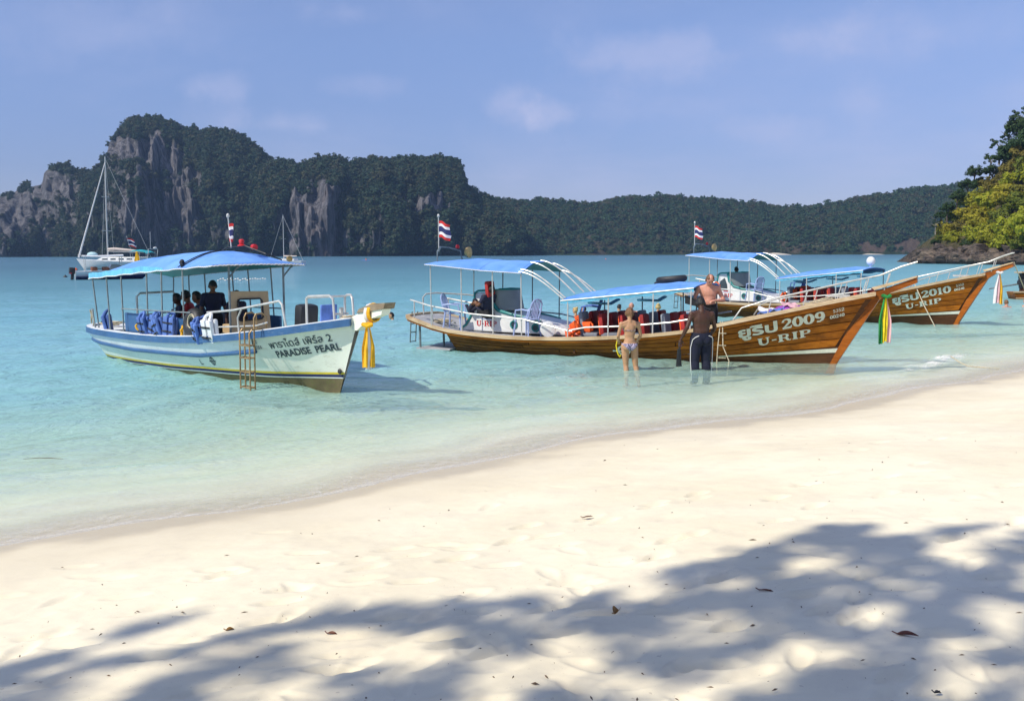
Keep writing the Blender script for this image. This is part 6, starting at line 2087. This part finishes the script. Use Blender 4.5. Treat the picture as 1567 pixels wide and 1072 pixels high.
# crew man slouched on the stern of the 2009 boat, feet up on the chair
J = dict(SIT, head=(-.16, 0, 1.10), neck=(-.10, 0, .98), chest=(-.06, 0, .80), shL=(-.08, .19, .92), shR=(-.08, -.19, .92), knL=(.30, .14, .80), anL=(.58, .08, .54), toL=(.66, .09, .66), knR=(.30, -.16, .78), anR=(.58, -.05, .52), toR=(.66, -.06, .64), elL=(.02, .28, .70), wrL=(.20, .20, .72), elR=(.02, -.28, .70), wrR=(.20, -.20, .72), look=(1, 0, -.3))
figure('person', LB.w((-8.10, -.74, .50)), LB.rz + math.pi - .25, J, SK_brown, M_hairdk, 'short', False, 1.0, .92, .016, fingers=True, face=False,
       clothes=[('shirt', torso, .014, M_shirtdk), ('shorts', lambda c: (c['co'][:, 2] < .58) & (c['co'][:, 2] > .2) & (c['co'][:, 0] < .26) & ~near_arm(c), .018, M_blackp)], label='dark clothed crewman slouched on the stern of the 2009 boat, feet on a chair')
mb = MB(); mb.box((0, 0, .16), (.10, .36, .40), (0, -.1, 0), .05); o = mb.build('red_cushion', M_red, None, True); o.location = LB.w((-8.02, -.72, 1.36)); o.rotation_euler = (0, 0, LB.rz); tag(o, "dark red cushion propped behind the slouched crewman's head", 'cushion')

# swimmers and bathers
def bather(px, py, rz, skin, hair, style, label, female=False, depth=None, sc=1.0, stout=1.0, dz=0.0, J=None):
    p = gnd(px, py, 0.0)
    return figure('person', (p.x, p.y, dz), rz, J or STAND, skin, hair, style, female, stout, sc, .018, fingers=True, face=True, label=label)


bather(600, 490, R(200), SK_tan, M_hairdk, 'short', 'dark haired swimmer up to the neck between the white boat and the 2009 boat', dz=-1.43)
bather(881, 483, R(160), SK_tan, M_hairbl, 'bun', 'blond swimmer up to the neck, beside a dark haired one behind the 2009 boat', True, dz=-1.40)
bather(894, 484, R(190), SK_tan, M_hairdk, 'short', 'dark haired swimmer with tanned shoulders behind the 2009 boat', dz=-1.33)
bather(966, 494, R(-95), SK_pink, M_hairbl, 'bald', 'bald bather standing in the water behind the red seats of the 2009 boat', dz=-1.02, stout=1.1)
bather(1007, 494, R(80), SK_tan, M_hairbl, 'bun', 'blond bather with pinned up hair standing behind the red seats of the 2009 boat', True, dz=-1.06)
bather(1540, 470, R(100), SK_pink, M_hairbr, 'short', 'swimmer with reddish brown hair off the bow of the 2010 boat', dz=-1.40)
bather(1570, 469, R(120), SK_pink, M_hairbr, 'short', 'swimmer whose shoulder shows beneath the longtail engine', dz=-1.36)
bather(947, 475, R(30), SK_tan, M_hairdk, 'short', 'distant swimmer seen as a dark head behind the canopy post of the 2009 boat', dz=-1.46)

# passengers of the white boat
sh_ = [('shirt', torso, .014, M_shirtdk)]
figure('person', LP.w((-6.62, .22, .30)), LP.rz - 1.9, SIT, SK_dark, M_hairdk, 'short', True, .95, .98, .016, clothes=sh_, label='dark haired passenger seated aft-most on the white boat', face=True)
figure('person', LP.w((-6.18, .22, .33)), LP.rz - 2.2, SIT, SK_brown, M_hairdk, 'short', False, 1.05, 1.02, .016, clothes=[('shirt', torso, .014, M_redc)], label='passenger in a red shirt seated on the white boat')
figure('person', LP.w((-5.62, .20, .32)), LP.rz - 2.0, SIT, SK_brown, M_hairdk, 'short', False, 1.0, 1.02, .016, clothes=sh_, label='dark shirted passenger seated next to the standing man in a cap')
figure('person', LP.w((-4.82, .10, .235)), LP.rz - .3, STAND, SK_brown, M_hairdk, 'cap', False, 1.08, .935, .015, clothes=[('shirt', torso, .018, M_shirtdk), ('trousers', legs(1.0, .08), .02, M_blackp)], label='man in a dark peaked cap and dark shirt standing under the white boat canopy')
figure('person', LP.w((-3.90, .14, .235)), LP.rz, STAND, SK_dark, M_hairdk, 'short', False, 1.05, .83, .016, clothes=[('shirt', torso, .018, M_shirtdk), ('trousers', legs(1.0, .08), .02, M_blackp)], label='helmsman in dark clothes behind the tan console of the white boat')
figure('person', LC.w((-8.1, .1, .60)), LC.rz + 2.6, SIT, SK_brown, M_hairdk, 'short', False, 1.0, .92, .018, clothes=[('shirt', torso, .016, M_redc)], label='crewman in red seated on the stern of the 2010 boat')
# dark bag on the bow of the white boat

# ================================================================== FAR CRAFT
M_dkblue = paint('dark_blue_hull', (.012, .02, .09), .3, .15, 3)
M_cream = paint('sail_cover', (.60, .52, .46), .85, .1, 3, bump=.1)
M_turq = paint('turquoise_bimini', (.02, .36, .42), .8, .1, 3)


def loft_hull(L, B, Hh, sheer_rise, mat, parent, name='hull', draft=.3, n=26, stern=.75):
    mb = MB(); G = []
    for side in (-1, 1):
        G = []
        for i in range(n):
            a = i / (n - 1); x = -L / 2 + L * a
            b = B / 2 * (stern + (1 - stern) * math.sin(min(1, a * 2) * math.pi / 2)) * (1 - max(0, (a - .45) / .55) ** 2.2)
            zs = Hh + sheer_rise * a * a
            row = []
            for k in range(7):
                v = k / 6
                xx = x - (1 - v) * .10 * L * max(0, (a - .55) / .45) ** 1.5
                row.append((xx, side * max(b, .01) * v ** .4, -draft * (1 - a * .6) * (1 - v) + zs * v))
            G.append(row)
        mb.grid(G)
    # transom
    l_ = [(-L / 2, -B / 2 * stern * (k / 6) ** .4, -draft * (1 - k / 6) + Hh * k / 6) for k in range(7)]
    r_ = [(-L / 2, B / 2 * stern * (k / 6) ** .4, -draft * (1 - k / 6) + Hh * k / 6) for k in range(6, 0, -1)]
    mb.add(l_ + r_, [tuple(range(13))])
    return mb.build(name, mat, parent, True)


# sailing yacht at anchor
p = at_depth(176, 400, 160.0)
yt = empty('sailing_yacht', (p.x, 160.0, 0), R(172))
loft_hull(13.5, 4.0, 1.15, .55, M_white, yt, stern=.8)
mb = MB(); mb.slab([[(x, s * w_, 1.2 + .5 * ((x + 6.7) / 13.5) ** 2) for s in (-1, 0, 1)] for x, w_ in ((-6.7, 1.5), (-3, 1.9), (0, 1.9), (3, 1.5), (5.5, .6), (6.5, .1))], .06); mb.build('deck', M_white, yt, True)
mb = MB(); mb.prism([(-4.6, 1.15), (-4.2, 1.95), (1.6, 1.9), (2.9, 1.35)], 2.5); cb = mb.build('cabin', M_white, yt); bv = cb.modifiers.new('round', 'BEVEL'); bv.width = .15; bv.segments = 3
for x in (-3.2, -1.8, -.4, 1.0):
    for s in (-1, 1):
        mb = MB(); mb.box((x, s * 1.256, 1.62), (.9, .03, .24), bev=.01); mb.build('window', M_letterdk, cb)
mast_top = 18.0
mb = MB(); mb.tube([(1.2, 0, 1.2), (1.15, 0, 9), (.95, 0, mast_top)], [.13, .12, .085], 9); ms = mb.build('mast', M_steel, yt, True)
for z, w_ in ((6.2, 1.5), (11.6, 1.1)):
    mb = MB(); mb.tube([(1.15, -w_, z), (1.15, w_, z)], .05, 6); mb.build('spreader', M_steel, ms, True)
mb = MB(); mb.tube([(6.3, 0, 1.9), (1.0, 0, mast_top - .9)], [.16, .07], 8); mb.build('furled_jib', M_whitec, yt, True)
for q in ((-6.5, 0, 1.4), (1.15, 1.9, 1.3), (1.15, -1.9, 1.3)):
    mb = MB(); mb.tube([q, (.95, 0, mast_top - .3)], .022, 5); mb.build('stay', M_steel, yt)
mb = MB(); mb.tube([(1.1, 0, 2.9), (-5.0, 0, 2.7)], .09, 7); mb.build('boom', M_steel, yt, True)
mb = MB(); mb.tube([(1.0, 0, 3.15), (0, 0, 3.25), (-2.5, 0, 3.05), (-4.9, 0, 2.85)], [.38, .36, .28, .12], 10, flat=.7); mb.build('sail_cover', M_cream, yt, True)
mb = MB(); mb.slab([[(x, s * 1.5, z - .22 * s * s) for s in (-1, -.5, 0, .5, 1)] for x, z in ((-3.4, 3.05), (-4.6, 3.15), (-5.8, 3.0), (-6.4, 2.7))], .04); mb.build('bimini', M_turq, yt, True)
for x, s in ((-3.5, 1), (-3.5, -1), (-6.2, 1), (-6.2, -1)):
    mb = MB(); mb.tube([(x, s * 1.4, 1.2), (x, s * 1.45, 2.85)], .03, 6); mb.build('bimini_post', M_steel, yt, True)
mb = MB(); mb.tube([(-6.4, -1.5, 1.3), (-6.7, -1.5, 3.2), (-6.7, 1.5, 3.2), (-6.4, 1.5, 1.3)], .06, 7); mb.tube([(-6.7, .9, 3.2), (-6.75, .9, 6.0)], .035, 6); mb.build('stern_arch', M_steel, yt, True)
mb = MB(); mb.lathe([(.1, 0), (.3, .1), (.3, .22), (.1, .3)], (-6.7, -.6, 3.25), 12); mb.build('radar_dome', M_white, yt, True)
mb = MB(); mb.ball((4.2, -.5, 2.35), (.9, .6, .45), 12, 8); mb.build('dinghy', M_turq if False else paint('pale_turquoise', (.42, .62, .66), .6, .1), yt, True)
mb = MB()
for s in (-1, 1): mb.tube([(6.5, 0, 2.3), (4.5, s * 1.0, 2.15), (2, s * 1.7, 1.95), (-2, s * 1.9, 1.9), (-6.4, s * 1.5, 1.9)], .025, 5)
mb.build('guard_rail', M_steel, yt, True)
tag(yt, 'white sailing yacht at anchor with a furled headsail and turquoise awning', 'yacht')

# speedboat in front of it
p = gnd(172, 427)
sb = empty('speedboat', (p.x, p.y, 0), R(28))
loft_hull(6.6, 2.3, .75, .45, M_white, sb, 'hull', .3)
loft_hull(6.55, 2.34, .30, .18, M_dkblue, sb, 'hull_band', .31)
mb = MB(); mb.slab([[(x, s * w_, .78 + .4 * ((x + 3.3) / 6.6) ** 2) for s in (-1, 0, 1)] for x, w_ in ((-3.2, .85), (0, 1.05), (1.8, .75), (3.0, .15))], .05); mb.build('deck', M_white, sb, True)
mb = MB(); mb.prism([(-.4, .8), (-.1, 1.45), (.5, 1.42), (1.5, .95)], 1.6); mb.build('windscreen', M_glass, sb)
mb = MB(); mb.slab([[(x, s * 1.0, 2.35 - .1 * s * s + .05 * math.sin(x)) for s in (-1, -.5, 0, .5, 1)] for x in (-2.6, -1.4, -.2, 1.0)], .07); mb.build('hardtop', M_white, sb, True)
for x in (-2.4, .8):
    for s in (-1, 1):
        mb = MB(); mb.tube([(x, s * .85, .78), (x, s * .92, 2.3)], .035, 6); mb.build('hardtop_post', M_steel, sb, True)
for s in (-.38, .38):
    mb = MB(); mb.box((-3.55, s, .85), (.5, .42, .62), (0, .1, 0), .10); mo = mb.build('outboard_motor', M_black, sb, True)
    mb = MB(); mb.box((-3.55, s, .25), (.22, .14, .75), (0, .1, 0), .03); mb.build('motor_leg', M_black, mo)
    mb = MB(); mb.box((-3.70, s, .62), (.2, .43, .10)); mb.build('motor_band', M_letterred, mo)
for x in (-1.6, -.6):
    for s in (-.5, .5):
        mb = MB(); mb.box((x, s, 1.0), (.5, .5, .4), bev=.05); mb.build('seat', paint('brown_seat', (.22, .08, .04), .7, .2), sb, True)
flag_part(sb, 2.2, 1.3, 4.1, 0, (.75, .8), lean=(-.75, 0), seed=5)
tag(sb, 'white speedboat with dark blue band and twin outboards moored near the yacht', 'speedboat')
ribbon('bow_ribbon', sb.location + Matrix.Rotation(R(28), 3, 'Z') @ Vector((2.3, -.15, 2.6)), 1.4, [('saffron', M_yellow), ('saffron', M_yellow)], 'saffron cloth hanging on the flag staff of the speedboat', w=.35, seed=8, gap=.1)

# second, more distant sailing boat behind the white boat's canopy
s2 = empty('sailing_boat', (at_depth(438, 392, 210).x, 210.0, 0), R(160))
loft_hull(8.5, 2.7, .9, .4, M_white, s2)
mb = MB(); mb.prism([(-2.5, .85), (-2.3, 1.4), (1.0, 1.35), (1.8, 1.0)], 1.7); mb.build('cabin', M_white, s2)
mb = MB(); mb.tube([(.6, 0, .9), (.55, 0, 10.6)], [.09, .06], 8); ms = mb.build('mast', M_steel, s2, True)
mb = MB(); mb.tube([(.58, -.9, 5.6), (.58, .9, 5.6)], .035, 6); mb.build('spreader', M_steel, ms)
for q in ((4.1, 0, 1.2), (-4.1, 0, 1.0)):
    mb = MB(); mb.tube([q, (.55, 0, 10.4)], .03, 5); mb.build('stay', M_steel, s2)
mb = MB(); mb.tube([(.5, 0, 1.9), (-2.6, 0, 1.9)], [.16, .1], 8); mb.build('boom', M_cream, s2, True)
tag(s2, 'small sailing boat whose bare mast stands behind the white boat canopy', 'sailing boat')

# float line marking the swimming area
rg = np.random.default_rng(17)
e = empty('float_line', gnd(370, 428))
pp = []
for k in range(20):
    q = gnd(334 + 72 * (k / 19), 427.3 + (2.8 if k % 3 == 0 and k < 14 else 0) + .5 * math.sin(k * 2)) - e.location
    pp.append(q)
    mb = MB(); mb.ball(q + Vector((0, 0, .05)), (.10, .08, .07), 10, 7); mb.build('float', M_white, e, True)
mb = MB(); mb.tube([q + Vector((0, 0, .01)) for q in pp], .02, 5); mb.build('rope', M_rope, e)
tag(e, 'string of white floats marking a swimming area behind the tan console', 'float line')

# small specks far out
for (px, py, rad, mt, lab) in ((562, 391.8, .35, M_black, 'dark mooring buoy far out below the square headed cliff'), (927, 396.5, .22, M_orange, 'small orange buoy far out below the long low hill'), (100, 424, .22, M_black, 'small dark buoy floating beyond the stern of the white boat'), (116, 413, .3, M_orange, "reddish buoy floating by the yacht's bow")):
    p = gnd(px, py)
    mb = MB(); mb.lathe([(.02, -.5), (.6, -.35), (1.0, 0), (.9, .4), (.4, .8), (.12, 1.0), (.1, 1.35)], (0, 0, 0), 12); o = mb.build('mooring_buoy', mt, None, True); o.location = p; o.scale = (rad,) * 3; tag(o, lab, 'buoy')
p = gnd(560, 398.5)
kk = empty('kayak', p, .1)
mb = MB(); mb.lathe([(.02, -1.9), (.2, -1.3), (.34, 0), (.2, 1.3), (.02, 1.9)], (0, 0, .05), 12, 'X', 1, .5); mb.build('hull', M_vestblue, kk, True)
mb = MB(); mb.tube([(-.2, -1.0, .75), (.2, 1.0, .55)], .03, 6); mb.build('paddle', M_yellowb, kk, True)
tag(kk, 'blue kayak far out on the bay', 'kayak')
figure('person', p + Vector((0, 0, -.30)), .1, SIT, SK_tan, M_hairdk, 'short', False, 1.0, 1.0, .03, clothes=[('shirt', torso, .02, M_orange)], fingers=False, face=False, label='paddler in an orange vest sitting in the far blue kayak')

# stern of a longtail boat at the right edge, with its engine and shaft
p = gnd(1549, 457)
lt = empty('longtail_boat', p, R(-8))
mb = MB(); mb.prism([(-.05, -.2), (.0, .0), (-.12, .36), (3.4, .40), (3.4, -.2)], 1.1); mb.build('hull', M_wood, lt)
mb = MB(); sweep(mb, [(-.14, -.57, .33), (1.5, -.58, .35), (3.4, -.58, .38)], .08, .07); mb.build('gunwale', M_woodlt, lt)
mb = MB(); sweep(mb, [(-.02, -.56, .02), (1.5, -.565, .03), (3.4, -.565, .04)], .05, .06); mb.build('rubbing_strake', M_woodlt, lt)
mb = MB(); mb.box((.62, 0, .80), (.62, .44, .50), (0, -.12, 0), .06); mb.box((.45, 0, 1.15), (.34, .3, .28), bev=.04); mb.lathe([(.16, -.1), (.16, .1)], (.28, -.28, .85), 14, 'Y'); mb.tube([(.8, -.25, 1.0), (.6, -.3, 1.3), (.3, -.3, 1.35)], .05, 7); en = mb.build('engine', M_black, lt, True)
mb = MB(); mb.box((.55, .0, .48), (.3, .5, .24)); mb.build('engine_mount', M_wooddk, lt)
mb = MB(); mb.tube([(.4, 0, .78), (-.4, 0, .64), (-1.15, 0, .50)], [.045, .04, .035], 8); mb.build('propeller_shaft', M_tubedk, en, True)
mb = MB(); mb.tube([(.9, 0, 1.0), (1.6, .1, 1.25)], .025, 6); mb.build('tiller', M_tubedk, en, True)
mb = MB(); mb.box((.55, -.1, 1.36), (.9, .6, .05), (0, -.05, 0)); mb.build('engine_cover', M_woodlt, en)
tag(lt, 'brown longtail boat stern with black engine and long propeller shaft beyond the 2010 prow', 'boat')

# ================================================================== ON THE SAND
M_leafbr = paint('dry_leaf', (.16, .045, .02), .6, .35, 20)
M_leafye = paint('yellowing_leaf', (.32, .16, .03), .6, .4, 20)
M_twig = paint('twig', (.13, .085, .05), .9, .3, 20)


def fallen_leaf(px, py, L, W, rz, mat, lab, curl=.25):
    p = gnd_sand(px, py)
    p.z += float(sand_bumps(np.array([p.x]), np.array([p.y]))[0]) - .008
    rows = []
    for i in range(11):
        a = i / 10; w = W * math.sin(math.pi * a ** .8) ** .8 * .5 + .001
        rows.append([(L * (a - .5), s * w, .012 + curl * L * (abs(s) ** 1.6) * math.sin(math.pi * a) * .55 + .03 * L * math.sin(a * 3.3)) for s in (-1, -.5, 0, .5, 1)])
    e = empty('fallen_leaf', p, rz)
    mb = MB(); mb.slab(rows, .002); mb.build('blade', mat, e, True)
    mb = MB(); mb.tube([(-L * .72, 0.01, .02), (-L * .5, 0, .014), (L * .3, 0, .02)], [.003, .0035, .002], 5); mb.build('stalk', mat, e, True)
    tag(e, lab, 'leaf')


fallen_leaf(1389, 970, .10, .045, -.25, M_leafbr, 'dark curled dead leaf with a stalk lying in the shade', .16)
fallen_leaf(944, 938, .065, .042, 1.1, M_leafye, 'yellow brown leaf standing on edge where the shade begins', .8)
fallen_leaf(1173, 906, .085, .018, -.3, M_leafbr, 'narrow reddish dead leaf on the shaded sand', .1)
fallen_leaf(508, 967, .06, .018, -.2, M_leafbr, 'small dark red leaf in the shade below the white boat', .3)
fallen_leaf(352, 963, .045, .025, .5, M_leafye, 'tiny yellowing leaf at the edge of the shade', .4)
fallen_leaf(900, 788, .09, .018, .4, M_leafbr, 'dry brown leaf on the sunny sand above the shade', .1)
fallen_leaf(1435, 1060, .03, .018, 0, M_black, 'small black seed husk at the foot of the sand', .4)
# driftwood stick floating in the shallows
p = gnd(72, 702); mb = MB(); mb.tube([(-.28, 0, .0), (-.1, .02, .012), (.06, .0, .01), (.2, -.02, .005)], [.002, .004, .004, .002], 6); o = mb.build('driftwood_stick', M_twig, None, True); o.location = p; tag(o, 'thin dark stick floating in the shallows below the white boat', 'stick')
# scraps of shell, seed and twig scattered on the beach
rg = np.random.default_rng(31)
mb = MB()
for k in range(230):
    px = rg.uniform(0, 1567); py = rg.uniform(640, 1068)
    p = gnd_sand(px, py)
    if shore_s(np.array([p.x]), np.array([p.y]))[0] > -.5: continue
    s = rg.uniform(.0025, .008) * (1.6 if rg.random() > .92 else 1); a = rg.uniform(0, 3.1)
    d = Vector((math.cos(a), math.sin(a), 0)) * s * rg.uniform(1, 3.5); c = Vector((-d.y, d.x, 0)).normalized() * s * .6
    q = p + Vector((0, 0, .001 + float(sand_bumps(np.array([p.x]), np.array([p.y]))[0])))
    mb.add([q - d, q - c, q + d, q + c, q + Vector((0, 0, s * .9))], [(0, 1, 4), (1, 2, 4), (2, 3, 4), (3, 0, 4)])
o = mb.build('beach_litter', M_twig)
tag(o, 'scattered bits of twig, husk and shell on the sand', 'litter', kind='stuff')
